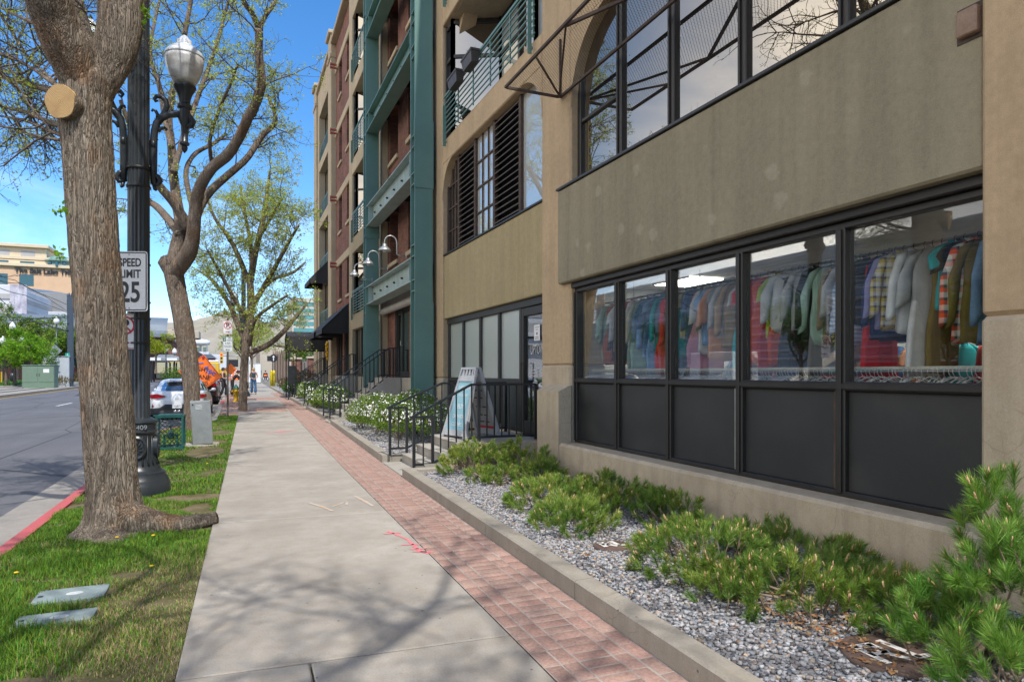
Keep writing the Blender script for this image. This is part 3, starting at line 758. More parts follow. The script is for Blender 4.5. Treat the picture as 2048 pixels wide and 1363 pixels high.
q.bbox(4.80,4.89,8.80,8.9,4.43,6.2,.01);q.bbox(4.802,4.888,2.85,8.80,4.428,4.47,.006);q.bbox(4.81,4.88,7.77,8.79,5.35,5.40,.006)
UW=q.build('upper_window',M['frame'],BL)
for i in range(5):
    q=MB();q.bbox(4.85,4.86,YB[i]+.05,YB[i+1]-.04,4.47,6.74,.002);q.build('pane',M['mirror'],UW)
# seed heads caught along the sill flashing
q=MB();rr=random.Random(4)
for k in range(70):
    y=rr.uniform(3.2,9.0);a=rr.uniform(-.05,.05);q.tube([(4.70,y,4.42),(4.70+a*.5,y+a,4.42+rr.uniform(.05,.14))],[.0016,.0008],3)
tag(q.build('dry_weeds',M['twig']),'dry weed stalks standing on the flashing under the upper shop window','weeds',kind='stuff')
# mesh canopy over it
t=thing('mesh_canopy','flat expanded metal canopy on a black angle frame jutting over the upper shop window','canopy',(4.68,6,5.87))
q=MB();z=5.87;X0=3.74
Yc=[9.2,7.28,5.4,3.5,1.9]
q.bar((X0,9.2,z),(X0,1.9,z),.036);q.bar((4.66,9.2,z),(4.66,1.9,z),.036)
for y in(9.2,1.9):q.bar((X0+.025,y,z),(4.635,y,z),.036)
q.bar((X0+.026,7.28,z),(4.63,9.17,z),.024,.03);q.bar((X0+.026,8.15,z-.003),(4.63,9.16,z-.003),.022,.026)
q.bar((X0+.026,7.26,z-.002),(4.63,5.4,z-.002),.035,.04);q.bar((X0+.026,3.5,z),(4.63,5.38,z),.035,.04)
q.bar((4.66,9.2,z+.03),(4.66,9.2,z+.9),.03)
fr=q.build('canopy_frame',M['rust'],t)
q=MB();q.quad((X0,9.2,z+.03),(4.66,9.2,z+.03),(4.66,1.9,z+.03),(X0,1.9,z+.03));q.build('mesh_panel',M['mesh'],t)
# conduit box on the pilaster edge
t=thing('junction_box','rusty tan junction box on the stucco beside the right hand pilaster','junction box',(4.6,2.92,3.95))
q=MB();q.bbox(4.545,4.60,2.86,3.0,3.86,4.04,.008);q.build('box_cover',mat('tan_metal',(.30,.20,.14),(.24,.15,.10),9,.6),t)
q=MB();q.bbox(4.592,4.599,2.845,3.02,3.83,4.07,.002);q.build('back_plate',M['rust'],t)
# ------------------------------------------------- entrance bay
bx('entrance_spandrel',M['spandrel2'],(4.73,5.0,9.93,15.64,2.90,4.44),bev=.015)
bx('flashing',M['black'],(4.70,5.0,9.93,15.64,4.442,4.478),bev=.006)
bx('beam',M['tan'],(4.685,5.3,9.93,15.64,6.68,7.22),bev=.02)
SY=[11.12,12.2,13.3,14.45,15.55]
q=MB()
q.bbox(4.80,4.92,9.93,15.62,2.76,2.898,.01)
for y in SY:q.bbox(4.81,4.91,y-.05,y+.05,.5,2.76,.008)
q.bbox(4.812,4.908,11.17,15.5,1.38,1.47,.008);q.bbox(4.812,4.908,11.17,15.5,.50,.58,.008)
SF=q.build('storefront',M['frame'],BL)
for i in range(4):
    a,c=SY[i]+.05,SY[i+1]-.05
    q=MB();q.bbox(4.86,4.868,a,c,1.47,2.76,.001);q.build('frosted_pane',M['frosted'],SF)
    q=MB();q.bbox(4.85,4.87,a,c,.58,1.38,.003);q.build('lower_panel',M['panel'],SF)
bx('storefront_sill',M['base'],(4.74,5.1,11.1,15.64,-.1,.495),bev=.02)
# glass door
q=MB()
q.bbox(4.815,4.90,9.95,10.03,.49,2.75,.008);q.bbox(4.815,4.90,10.98,11.065,.49,2.75,.008);q.bbox(4.817,4.898,10.03,10.98,2.60,2.75,.008);q.bbox(4.817,4.898,10.03,10.98,.49,.72,.008)
DR=q.build('glass_door',M['frame'],BL)
q=MB();q.bbox(4.86,4.866,10.03,10.98,.72,2.60,.001);q.build('pane',M['shopglass'],DR)
q=MB();q.tube([(4.80,10.93,1.25),(4.74,10.93,1.25),(4.74,10.93,1.75),(4.80,10.93,1.75)],.012,8);q.build('pull_handle',M['rust'],DR)
wm=mat('window_vinyl',(.62,.63,.63),None,3,.5)
text('UPTOWN',.24,(4.855,10.42,1.98),(0,-1,0),(0,0,1),wm,DR,sx=.62,ext=.0004)
text('DOWNTOWN',.13,(4.855,10.42,1.80),(0,-1,0),(0,0,1),wm,DR,sx=.5,ext=.0004) if False else None
q=MB()
for i,(z,h) in enumerate([(1.62,.014),(1.57,.014),(1.52,.014),(1.40,.014),(1.35,.014),(1.22,.012),(1.17,.012),(1.12,.012)]):
    q.box(4.853,4.856,10.45,10.45+.2,z,z+h);q.box(4.853,4.856,10.25,10.25+.1,z,z+h)
q.build('opening_hours',wm,DR)
t=thing('paper_notice','white paper notice taped high on the glass entrance door','notice',(4.85,10.45,2.28));q=MB();q.bbox(4.846,4.851,10.34,10.58,2.14,2.42,.001);pn=q.build('sheet',M['signwhite'],t)
q=MB()
for z,w in((2.37,.16),(2.33,.10),(2.20,.14),(2.17,.17)):q.box(4.8445,4.8455,10.46-w/2,10.46+w/2,z,z+.008)
q.sphere((4.8455,10.46,2.265),.025,8,6,(.02,1,1));q.build('print',M['ink'],t)
# louvred arched window
WY=[9.93,11.12,12.45,13.6,14.75,15.62];lz0,lz1=4.485,6.67
arched(9.93,15.64,lz0,6.68,.85,4.69,4.98).build('arch_corner',M['tan'],BL)
q=MB()
for i,y in enumerate(WY):
    w=.045 if i in(0,5) else .05
    q.bbox(4.80,4.91,max(9.93,y-w),min(15.63,y+w),lz0,lz1,.008)
q.bbox(4.805,4.905,9.98,15.58,lz0-.002,lz0+.04,.006)
LW=q.build('louvred_window',M['rust'],BL)
for k,i in enumerate((1,3)):
    a,c=WY[i]+.05,WY[i+1]-.05;q=MB();z=lz0+.08
    while z<lz1-.06:
        q.add([(4.80,a,z),(4.80,c,z),(4.80,c,z+.02),(4.80,a,z+.02),(4.90,a,z+.075),(4.90,c,z+.075),(4.90,c,z+.095),(4.90,a,z+.095)],[(0,1,2,3),(4,5,6,7),(0,1,5,4),(2,3,7,6),(1,2,6,5),(0,3,7,4)]);z+=.125
    q.build('louver_blades',M['louver'],LW)
    q=MB();q.box(4.93,4.94,a,c,lz0,lz1);q.build('louver_backing',M['dark'],LW)
q=MB();q.bbox(4.86,4.87,WY[0],WY[1]-.05,lz0+.04,lz1,.002);q.build('curtained_pane',M['paleglass'],LW)
for i in(2,4):
    a,c=WY[i]+.05,WY[i+1]-.045
    q=MB();q.bbox(4.86,4.87,a,c,lz0+.04,lz1,.002);pn=q.build('mullioned_pane',M['paleglass'] if i==2 else M['mirror'],LW)
    q=MB();n=3
    for k in range(1,n):q.bar((4.85,a+(c-a)*k/n,lz0+.04),(4.85,a+(c-a)*k/n,lz1),.035)
    for k in range(1,4):
        z=lz0+(lz1-lz0)*k/4;q.bar((4.846,a,z),(4.846,c,z),.032)
    q.build('glazing_bars',M['rust'],pn)
# ------------------------------------------------- balconies
def rail(y0,y1,z,h=.95,x=4.64,n=8,name='balcony_railing',posts=None):
    q=MB()
    q.bar((x,y0,z+h),(x,y1,z+h),.055,.045)
    for k in range(n):
        zz=z+.06+(h-.12)*k/(n-1) if n>1 else z
        q.bar((x,y0,zz),(x,y1,zz),.022)
    for y in (posts or np.linspace(y0+.05,y1-.05,6)):q.bar((x,y,z),(x,y,z+h),.025)
    for y in(y0+.12,y1-.12):
        q.bar((x-.04,y,z-.25),(x-.04,y,z+h*.75),.02,.075)
        q.bar((x-.04,y,z-.15),(x+.02,y,z-.15),.04)
    return q.build(name,M['green'],BL)
def balcony(y0,y1,z0,z1,x=4.70,depth=1.15,blind=True,full=True):
    xb=x+depth
    q=MB();q.box(x+.01,xb+1,y0,y1,z0-.03,z0+.02);q.box(x+.1,xb+1,y0,y1,z1-.02,z1+.03);q.build('balcony_slab',M['frame_c'],BL)
    ym=y0+(y1-y0)*.62
    # slanting glazed ends and the glazed back wall
    q=MB()
    for (p,r) in(((x+.12,y1-.04),(x+.12,y1-.45)),((x+.12,y1-.45),(xb,y1-1.0)),((xb,y1-1.0),(xb,y0+.9)),((xb,y0+.9),(x+.12,y0+.45)),((x+.12,y0+.45),(x+.12,y0+.04))):
        for pt in(p,r):q.bar((pt[0],pt[1],z0+.02),(pt[0],pt[1],z1-.02),.09)
        for zz in(z0+.07,z1-.1,z0+(z1-z0)*.68):q.bar((p[0],p[1],zz),(r[0],r[1],zz),.07,.08)
    q.bar((xb,ym,z0),(xb,ym,z1),.1);fr=q.build('balcony_glazing',M['frame'],BL)
    seq=[((x+.13,y1-.05),(x+.13,y1-.45),'mirror'),((x+.13,y1-.45),(xb+.01,y1-1.0),'mirror'),((xb+.01,y1-1.0),(xb+.01,ym),'paleglass'),((xb+.01,ym),(xb+.01,y0+.9),'mirror'),((xb+.01,y0+.9),(x+.13,y0+.45),'mirror'),((x+.13,y0+.45),(x+.13,y0+.05),'paleglass')]
    for p,r,mm in seq:
        q=MB();q.bar((p[0],p[1],(z0+z1)/2),(r[0],r[1],(z0+z1)/2),.01,z1-z0-.1);q.build('pane',M[mm],fr)
balcony(9.93,15.64,7.22,10.08,4.69);rail(10.1,15.3,7.24,.95,4.635)
bx('beam',M['tan'],(4.685,5.3,9.93,15.64,10.08,10.55),bev=.02)
for y,s in((15.64,-1),(9.93,1)):
    q=MB();q.prism([(y,10.08),(y,9.3),(y+s*.12,9.3),(y+s*.9,10.08)],4.95,5.3);q.build('haunch',M['tan'],BL)
balcony(9.93,15.64,10.55,13.6,4.69);rail(10.1,15.3,10.57,.95,4.635);bx('beam',M['tan'],(4.685,5.3,9.93,15.64,13.6,TOP),bev=.02)
# square timber column seen inside the first balcony
bx('balcony_column',M['white'],(5.15,5.45,11.25,11.6,7.25,10.05))
# planter boxes hung on the first balcony rail
dr=mat('dry_soil',(.16,.10,.06),(.25,.15,.08),20,.9)
for i,(y,lab) in enumerate(((14.05,'brown plastic planter box on the balcony rail, lower left of the pair'),(13.05,'brown plastic planter box on the balcony rail, upper right of the pair'))):
    t=thing('planter_box',lab,'planter',(4.52,y,8.0),0,'planters on the balcony rail')
    q=MB();q.loft([[(4.52+a*w,y+c*l,z) for a,c in((-1,-1),(1,-1),(1,1),(-1,1))] for z,w,l in((7.96,.075,.27),(8.16,.10,.32),(8.165,.115,.335),(8.21,.115,.335))]);q.build('trough',mat('brown_plastic',(.075,.06,.052),(.055,.045,.04),4,.5),t)
    q=MB()
    for k in range(40):
        yy=y+random.uniform(-.28,.28);q.tube([(4.52+random.uniform(-.06,.06),yy,8.19),(4.52+random.uniform(-.12,.1),yy+random.uniform(-.08,.08),8.19+random.uniform(.03,.1))],[.004,.002],3)
    q.build('dry_plants',dr,t)
# ------------------------------------------------- braced brick bay
def holes_wall(name,m,x0,x1,y0,y1,z0,z1,holes,parent=BL):
    """a wall with rectangular openings, as butted blocks"""
    Ys=sorted({y0,y1}|{h[0] for h in holes}|{h[1] for h in holes});Zs=sorted({z0,z1}|{h[2] for h in holes}|{h[3] for h in holes})
    V={};mb=MB();nx=len(Ys);nz=len(Zs)
    solid=np.ones((nx-1,nz-1),bool)
    for i in range(nx-1):
        for k in range(nz-1):
            yc=(Ys[i]+Ys[i+1])/2;zc=(Zs[k]+Zs[k+1])/2
            if any(h[0]<yc<h[1] and h[2]<zc<h[3] for h in holes):solid[i,k]=False
    def vid(x,i,k):
        key=(x,i,k)
        if key not in V:V[key]=len(mb.v);mb.v.append((x0 if x==0 else x1,Ys[i],Zs[k]))
        return V[key]
    def fadd(f):mb.f.append(f);mb.m.append(0)
    for i in range(nx-1):
        for k in range(nz-1):
            if not solid[i,k]:continue
            fadd((vid(0,i,k),vid(0,i,k+1),vid(0,i+1,k+1),vid(0,i+1,k)));fadd((vid(1,i,k),vid(1,i+1,k),vid(1,i+1,k+1),vid(1,i,k+1)))
            if i==0 or not solid[i-1,k]:fadd((vid(0,i,k),vid(1,i,k),vid(1,i,k+1),vid(0,i,k+1)))
            if i==nx-2 or not solid[i+1,k]:fadd((vid(0,i+1,k),vid(0,i+1,k+1),vid(1,i+1,k+1),vid(1,i+1,k)))
            if k==0 or not solid[i,k-1]:fadd((vid(0,i,k),vid(0,i+1,k),vid(1,i+1,k),vid(1,i,k)))
            if k==nz-2 or not solid[i,k+1]:fadd((vid(0,i,k+1),vid(1,i,k+1),vid(1,i+1,k+1),vid(0,i+1,k+1)))
    return mb.build(name,m,parent)
def window_in(y0,y1,z0,z1,x,sill=True,bars=True,mm='mirror'):
    q=MB();w=.05
    q.bbox(x,x+.06,y0,y0+w,z0,z1,.006);q.bbox(x,x+.06,y1-w,y1,z0,z1,.006);q.bbox(x+.001,x+.059,y0+w,y1-w,z0,z0+w,.006);q.bbox(x+.001,x+.059,y0+w,y1-w,z1-w,z1,.006)
    if bars:q.bbox(x+.002,x+.058,y0+w,y1-w,(z0+z1)/2-.025,(z0+z1)/2+.025,.006)
    fr=q.build('window',M['frame'],BL)
    q=MB();q.bbox(x+.03,x+.036,y0+w,y1-w,z0+w,z1-w,.001);q.build('pane',M[mm],fr)
    if sill:
        q=MB();q.bbox(x-.36,x-.02,y0-.08,y1+.08,z0-.14,z0-.002,.012);q.build('sill',M['frame_c'],fr)
def brickbay(y0,y1,wins,xw=4.9,zbase=1.43,ground=None):
    hs=[];zb=[]
    lev=[l for l in LV]
    for l in lev[1:]:
        for a,c in wins:hs.append((a,c,l-1.75,l-.02))
    gh=ground or []
    holes_wall('brick_wall',M['brick'],xw,xw+.35,y0,y1,zbase,TOP,hs+gh)
    for l in lev[1:]:
        for a,c in wins:
            window_in(a,c,l-1.75,l-.02,xw+.28)
            q=MB();q.bbox(xw-.002,xw+.279,c+.001,c+.012,l-1.75,l-.02,.002);q.build('brick_reveal',M['brick2'],BL)
    for l in lev:
        q=MB();q.bbox(xw-.06,xw+.1,y0,y1,l,l+.40,.03);q.build('floor_band',M['frame_c'],BL)
brickbay(17.0,23.0,[(21.4,22.6),(18.8,20.0)],ground=[(19.9,21.85,1.43,3.68)])
bx('plinth',M['plinth'],(4.78,5.3,17.0,19.9,-.1,1.429),bev=.02);bx('threshold',M['step'],(4.81,5.3,19.901,21.849,-.1,1.425),bev=.02);bx('plinth',M['plinth'],(4.78,5.3,21.85,23.0,-.1,1.429),bev=.02)
pp=mat('pale_pipe',(.50,.47,.42),(.40,.37,.33),3,.5,streak=.3)
for l in LV:
    q=MB();q.tube([(4.70,17.02,l-.02),(4.70,22.98,l-.02)],.115,14);q.build('round_pipe',pp,BL)
for l in LV[1:]:
    for y in(18.0,19.6,21.0,22.4):
        q=MB();q.bar((4.42,y,l-.02),(4.85,y,l-.02),.03);q.bbox(4.56,4.84,y-.05,y+.05,l-.32,l-.13,.01);q.build('pipe_hanger',M['black'],BL)
# ground floor door of the braced bay
q=MB()
for y in(19.95,20.95,21.8):q.bbox(4.92,5.02,y-.05,y+.05,1.44,3.66,.008)
q.bbox(4.922,5.018,20.0,21.75,3.56,3.66,.008);q.bbox(4.922,5.018,20.0,21.75,1.44,1.62,.008)
d=q.build('black_door',M['black'],BL)
q=MB();q.bbox(4.96,4.97,20.0,20.9,1.62,3.56,.002);q.build('pane',M['mirror'],d);q=MB();q.bbox(4.955,4.97,21.0,21.75,1.62,3.56,.002);q.build('pane',M['mirror'],d)
q=MB();q.tube([(4.92,20.86,2.45),(4.86,20.86,2.45),(4.86,20.86,2.6)],.015,8);q.build('handle',M['galv'],d)
# ------------------------------------------------- green steel brace
def steelcol(y0,x0=4.11,x1=4.57,d=.44,top=TOP+.6,name='steel_column'):
    q=MB();t=.035
    q.bbox(x0,x1,y0,y0+t,-.1,top,.004);q.bbox(x0,x1,y0+d-t,y0+d,-.1,top,.004);q.bbox((x0+x1)/2-.02,(x0+x1)/2+.02,y0+t,y0+d-t,-.1,top,.003)
    # splice pads and stiffeners
    for zb,zt in BEAMS:
        for z in(zb,zt-.03,zb-.28,zt+.25):q.bbox(x0+.012,x1-.012,y0+t+.001,y0+d-t-.001,z,z+.03,.004)
    c=q.build(name,M['green'],BL)
    for za,zb_ in((-.1,3.35),(6.2,7.9)):
        q=MB();q.bbox(x0-.02,x1+.02,y0-.018,y0-.001,za,zb_,.004);q.build('cover_plate',M['green'],c)
    q=MB()
    for zb,zt in BEAMS:
        for z in np.linspace(zb+.08,zt-.08,5):
            for yy in(y0+d-.09,):q.lathe([(.022,0),(.022,.014),(.012,.02)],((x0+x1)/2-.021,yy,z),6,axis='x') if False else q.sphere(((x0+x1)/2-.02,yy,z),.026,8,5)
    q.build('bolts',M['green'],c)
BEAMS=[(3.91,4.54),(6.60,7.30),(9.82,10.45),(13.1,13.75),(16.4,17.0)]
steelcol(16.11);steelcol(22.88,d=.45)
for i,(zb,zt) in enumerate(BEAMS):
    q=MB();a,c=16.56,22.87;x0,x1=4.13,4.53;t=.035
    q.bbox(x0,x1,a,c,zb,zb+t,.004);q.bbox(x0,x1,a,c,zt-t,zt,.004);q.bbox(4.31,4.35,a,c,zb+t,zt-t,.003)
    q.bbox(x0+.02,4.31,c-.3,c-.28,zb+t,zt-t,.003);q.bbox(x0+.02,4.31,a+.28,a+.3,zb+t,zt-t,.003)
    bm_=q.build('steel_beam',M['palegreen'] if i<2 else M['green'],BL)
    q=MB()
    for y in np.linspace(a+.7,c-.7,6):q.tube([(4.31,y,zb+(zt-zb)*.5),(4.25,y,zb+(zt-zb)*.5)],[.03,.025],6)
    q.build('bolts',M['black'],bm_)
# ------------------------------------------------- framed balcony bay
for i,l in enumerate(LV[:4]):
    z0,z1=l+.40,LV[i+1]
    balcony(23.9,29.5,z0,z1,4.72,1.0);rail(24.15,29.2,z0+.02,.95,4.67,8)
for l in LV:bx('floor_band',M['frame_c'],(4.71,5.4,23.9,29.5,l-.25,l+.36),bev=.02)
bx('wall',M['frame_c'],(4.712,5.4,23.9,29.5,17.761,TOP),bev=.02)
q=MB()
for y in(24.0,25.35,26.7,28.05,29.4):q.bbox(4.85,4.95,y-.06,y+.06,1.45,3.45,.008)
q.bbox(4.852,4.948,24.0,29.4,1.43,1.52,.008)
g=q.build('ground_window',M['frame'],BL)
for k in range(4):
    a=24.06+1.35*k;q=MB();q.bbox(4.90,4.91,a,a+1.23,1.52,3.45,.002);q.build('pane',M['mirror'],g)
bx('plinth',M['plinth'],(4.74,5.3,23.9,29.5,-.1,1.428))
# ------------------------------------------------- farther brick bay and corner bay
brickbay(30.3,36.0,[(31.2,32.2),(33.8,34.8)],ground=[(31.0,33.0,1.43,3.68),(33.6,35.6,1.43,3.68)])
q=MB();q.bbox(4.8,5.3,30.3,36,-.1,1.429,.02);q.build('plinth',M['plinth'],BL)
for (a,c) in((31.0,33.0),(33.6,35.6)):
    q=MB()
    for y in(a+.05,(a+c)/2,c-.05):q.bbox(4.95,5.05,y-.05,y+.05,1.43,3.67,.008)
    q.bbox(4.952,5.048,a+.1,c-.1,3.57,3.67,.008);g=q.build('ground_window',M['frame'],BL)
    q=MB();q.bbox(5.0,5.01,a+.1,c-.1,1.45,3.57,.002);q.build('pane',M['mirror'],g)
rm=mat('red_pipe_paint',(.38,.09,.06),(.30,.07,.05),5,.5)
for l in LV[1:]:
    for dz in(.05,.22):
        q=MB();q.tube([(4.86,35.3,l+dz),(4.55,35.3,l+dz)],.06,10);q.lathe([(.085,0),(.085,-.05)],(4.56,35.3,l+dz),10,axis='x');q.build('red_connection',rm,BL)
hs=[]
zl=[(4.35,7.0),(7.55,10.45),(11.0,13.95),(14.5,17.35)]
hs=[(37.9,42.3,a,c) for a,c in zl]+[(37.9,40.2,1.4,3.6),(40.6,42.4,1.4,3.6)]
holes_wall('corner_wall',M['frame_c'],4.75,5.25,37.2,43.0,1.2,TOP,hs)
bx('plinth',M['plinth'],(4.70,5.25,37.2,43.0,-.1,1.199))
for a,c in zl:
    window_in(38.0,40.1,a+.02,c-.02,5.1,False);window_in(40.2,42.28,a+.02,c-.02,5.1,False)
    rail(37.95,42.25,a,.9,4.85,8)
window_in(37.95,40.15,1.42,3.58,5.05,False);window_in(40.65,42.35,1.42,3.58,5.05,False)
for (a,c) in((17.0,23.0),(23.9,29.5),(30.3,36.0),(37.2,43.0)):bx('parapet_cap',M['frame_c'],(4.60,5.3,a,c,TOP+.001,TOP+.20),bev=.03)
bx('roof_hood',M['palegreen'],(5.2,6.6,31.5,33.6,TOP+.05,TOP+2.0))
# ------------------------------------------------- gooseneck lamps over the lowest beam
def goose(y,lab):
    t=thing('gooseneck_lamp',lab,'wall lamp',(4.1,y,4.6),0,'gooseneck lamps on the green beam')
    pts=[(4.12,y,4.62),(3.95,y,4.62),(3.86,y,4.66),(3.86,y,4.95)]
    for k in range(1,10):
        a=PI*k/9;pts.append((3.70+.16*math.cos(a)-.0,y,4.95+.30*math.sin(a)*.6))
    pts=pts[:-1]+[(3.54,y,4.95),(3.54,y,4.86)]
    q=MB();q.tube(pts,.016,8);q.lathe([(.05,0),(.05,-.02)],(4.12,y,4.62),12,axis='x');q.build('arm',M['galv'],t,True)
    q=MB();q.lathe([(.02,.14),(.045,.13),(.055,.07),(.07,.055),(.10,.04),(.155,-.03),(.16,-.06),(.15,-.06),(.09,.0),(.02,.02)],(3.54,y,4.78),20);sh=q.build('shade',M['galv'],t,True)
    q=MB();q.sphere((3.54,y,4.74),.055,12,8,(1,1,.9));q.build('globe',M['signwhite'],sh,True)
goose(17.0,'pale gooseneck lamp nearest the camera, beside the near green steel column')
goose(19.3,'pale gooseneck lamp in the middle of the green beam')
goose(21.7,'pale gooseneck lamp by the far green steel column')
# ------------------------------------------------- awnings
def awning(y0,y1,z0,z1,x1,lab,x0=4.74,drop=.22):
    t=thing('awning',lab,'awning',(x0,y0,z1))
    q=MB();q.prism([(x0,z1),(x1,z0+drop),(x1,z0),(x1+.03,z0),(x1+.03,z0+drop-.02),(x0,z1-.05)],y0,y1,axis='y')
    for y in(y0,y1-.02):q.prism([(x0,z1),(x1,z0+drop),(x1,z0),(x0,z0)],y,y+.02,axis='y')
    q.build('cover',M['awning'],t)
    q=MB();q.bar((x1+.05,y0+.03,z0+.03),(x1+.05,y1-.03,z0+.03),.025);q.bar((x0,y0+.05,z0+.05),(x1+.05,y0+.05,z0+.05),.025);q.build('awning_frame',M['black'],t)
awning(30.5,33.0,3.35,4.75,3.55,'small black sloping awning over the nearer ground floor window in brick')
awning(33.4,36.0,3.3,4.7,3.5,'small black sloping awning just before the long entrance canopy')
awning(37.6,40.4,6.5,7.8,3.7,'black awning one storey up on the corner bay')
t=thing('entrance_canopy','long black cloth canopy reaching over the far stairs to the curb','canopy',(4.7,38.5,3.4))
q=MB();q.prism([(37.3,2.8),(37.3,3.55),(38.4,3.85),(39.5,3.55),(39.5,2.8),(39.46,2.8),(39.46,3.5),(38.4,3.78),(37.34,3.5),(37.34,2.8)],2.55,4.72,axis='x')
q.build('cover',M['awning'],t)
for y in(37.4,39.4):
    for xx,w_ in((2.62,.06),(3.0,.05)):
        q=MB();q.bar((xx,y,.1),(xx,y,2.85),w_);q.build('post',M['black'],t)
    q=MB();q.bar((2.6,y,2.88),(4.7,y,2.88),.04);q.build('side_rail',M['black'],t)
t=thing('wall_sconce','pale round ended sconce above the ground floor window beside the far column','wall lamp',(4.7,24.1,3.6));q=MB();q.tube([(4.72,24.1,3.55),(4.45,24.1,3.55)],[.11,.11],14);q.build('drum',M['white'],t);q=MB();q.lathe([(.13,0),(.13,.03)],(4.70,24.1,3.55),14,axis='x');q.build('mount',M['galv'],t)
t=thing('flower_garland','yellow flower garland hung beside the far canopy door','garland',(4.6,37.0,2.8))
q=MB();rr=random.Random(3)
for k in range(60):
    z=2.3+rr.random()*1.0;q.sphere((4.58+rr.uniform(-.06,.03),37.0+rr.uniform(-.12,.12),z),rr.uniform(.03,.06),6,4)
q.build('blossoms',M['yellow'],t);q=MB();q.tube([(4.60,37,2.25),(4.61,37.02,3.35)],.012,5);q.build('cord',M['signgreen'],t)
# ------------------------------------------------- stairs and handrails
def stairs(lab,x0,x1,y0,y1,n,zt,landing):
    z0=gz((y0+y1)/2)
    t=thing('entrance_stairs',lab,'stairs',(x0,(y0+y1)/2,z0))
    q=MB();run=(x1-x0)/n;rise=(zt-z0)/n
    prof=[(x0,z0-.1)]
    for i in range(n):prof+=[(x0+run*i,z0+rise*(i+1)-.03),(x0+run*i-.015,z0+rise*(i+1)-.012),(x0+run*i-.01,z0+rise*(i+1)),(x0+run*(i+1) if i<n-1 else landing,z0+rise*(i+1))]
    prof.append((landing,z0-.1))
    q.prism(prof,y0,y1,axis='y');q.build('steps',M['step'],t)
    for ya,yb in(((y0-.14,y0-.002),(y1+.002,y1+.14)) if n<5 else ()):
        q=MB();q.prism([(x0+.35,z0-.1),(x0+.35,z0+.12),(x1+.05,zt-.02),(landing,zt-.02),(landing,z0-.1)],ya,yb,axis='y');q.build('cheek_wall',M['base'],t)
    return t
stairs('three step concrete stair and landing up to the glass shop door',2.72,3.5,10.02,11.55,3,.47,4.72)
stairs('concrete stair up to the black door between the green columns',2.75,4.45,20.5,21.95,8,1.43,4.78)
stairs('concrete stair under the small awnings in the far brick bay',2.9,4.5,28.5,30.0,8,1.45,4.7)
stairs('concrete stair beneath the long black canopy',2.9,4.5,37.3,39.0,8,1.5,4.7)
def handrail(lab,y,x0,xb,xe,zb,zt,h=.92,sp=.13,foot=None,loop=-1):
    """pipe rail: a short return at the foot, the slope, then level to the wall"""
    z0=gz(y);t=thing('handrail',lab,'handrail',(x0,y,z0))
    q=MB();s=.035
    f=(foot if foot is not None else z0+.03)
    zl=zb+h-.06
    xr=x0+.30
    q.bar((x0-.06,y,zl),(xr,y,zl),s);q.bar((x0+.0,y,f+.12),(xr,y,f+.12),s)
    q.bar((x0,y,f),(x0,y,zl),s+.008);q.bar((xr,y,f),(xr,y,zl),s+.008)
    top=[(x0-.02,y,zl+.01),(xb,y,zt+h),(xe,y,zt+h)]
    bot=[(xr,y,f+.12),(xb,y,zt+.07),(xe,y,zt+.07)]
    for P,w in((top,s+.012),(bot,s)):
        for a,c in zip(P[:-1],P[1:]):q.bar(a,c,w,s)
    x=xr+sp
    def lerp(P,x):
        for a,c in zip(P[:-1],P[1:]):
            if a[0]<=x<=c[0]:return a[2]+(c[2]-a[2])*(x-a[0])/(c[0]-a[0])
        return P[-1][2]
    while x<xe-.04:
        q.bar((x,y,lerp(bot,x)),(x,y,lerp(top,x)),.02);x+=sp
    q.bar((x0+.15,y,f+.12),(x0+.15,y,zl),.02)
    q.bar((xb+.13,y,zt-.02),(xb+.13,y,zt+h),s+.012);q.bar((xe,y,zt-.12),(xe,y,zt+h),s+.012)
    return q.build('rail_frame',M['black'],t)
handrail('black pipe handrail nearest the camera beside the shop door landing',10.05,2.55,3.49,4.63,.03,.47)
handrail('black pipe handrail on the far side of the shop door landing',11.55,2.50,3.45,4.70,.10,.47,foot=.126)
handrail('near black handrail of the stair between the green columns',20.55,2.62,4.42,4.74,.20,1.43,foot=.19)
handrail('far black handrail of the stair between the green columns',21.95,2.60,4.42,4.74,.20,1.43,foot=.19)
handrail('near black handrail of the stair in the far brick bay',28.55,2.75,4.5,4.7,.24,1.45,foot=.23)
handrail('far black handrail of the stair in the far brick bay',30.0,2.75,4.5,4.7,.24,1.45,foot=.23)
handrail('near black handrail under the long canopy',37.3,2.8,4.5,4.7,.3,1.5,foot=.28)
handrail('far black handrail under the long canopy',39.05,2.8,4.5,4.7,.3,1.5,foot=.28)
t=thing('menu_board','black notice board on posts at the foot of the canopy stair','notice board',(2.6,36.6,.2));
for xx in(2.55,2.85):
    q=MB();q.bar((xx,36.5,.15),(xx,36.5,1.9),.05);q.build('post',M['black'],t)
q=MB();q.bbox(2.5,2.9,36.44,36.48,1.0,1.95,.01);q.build('board',M['black'],t)
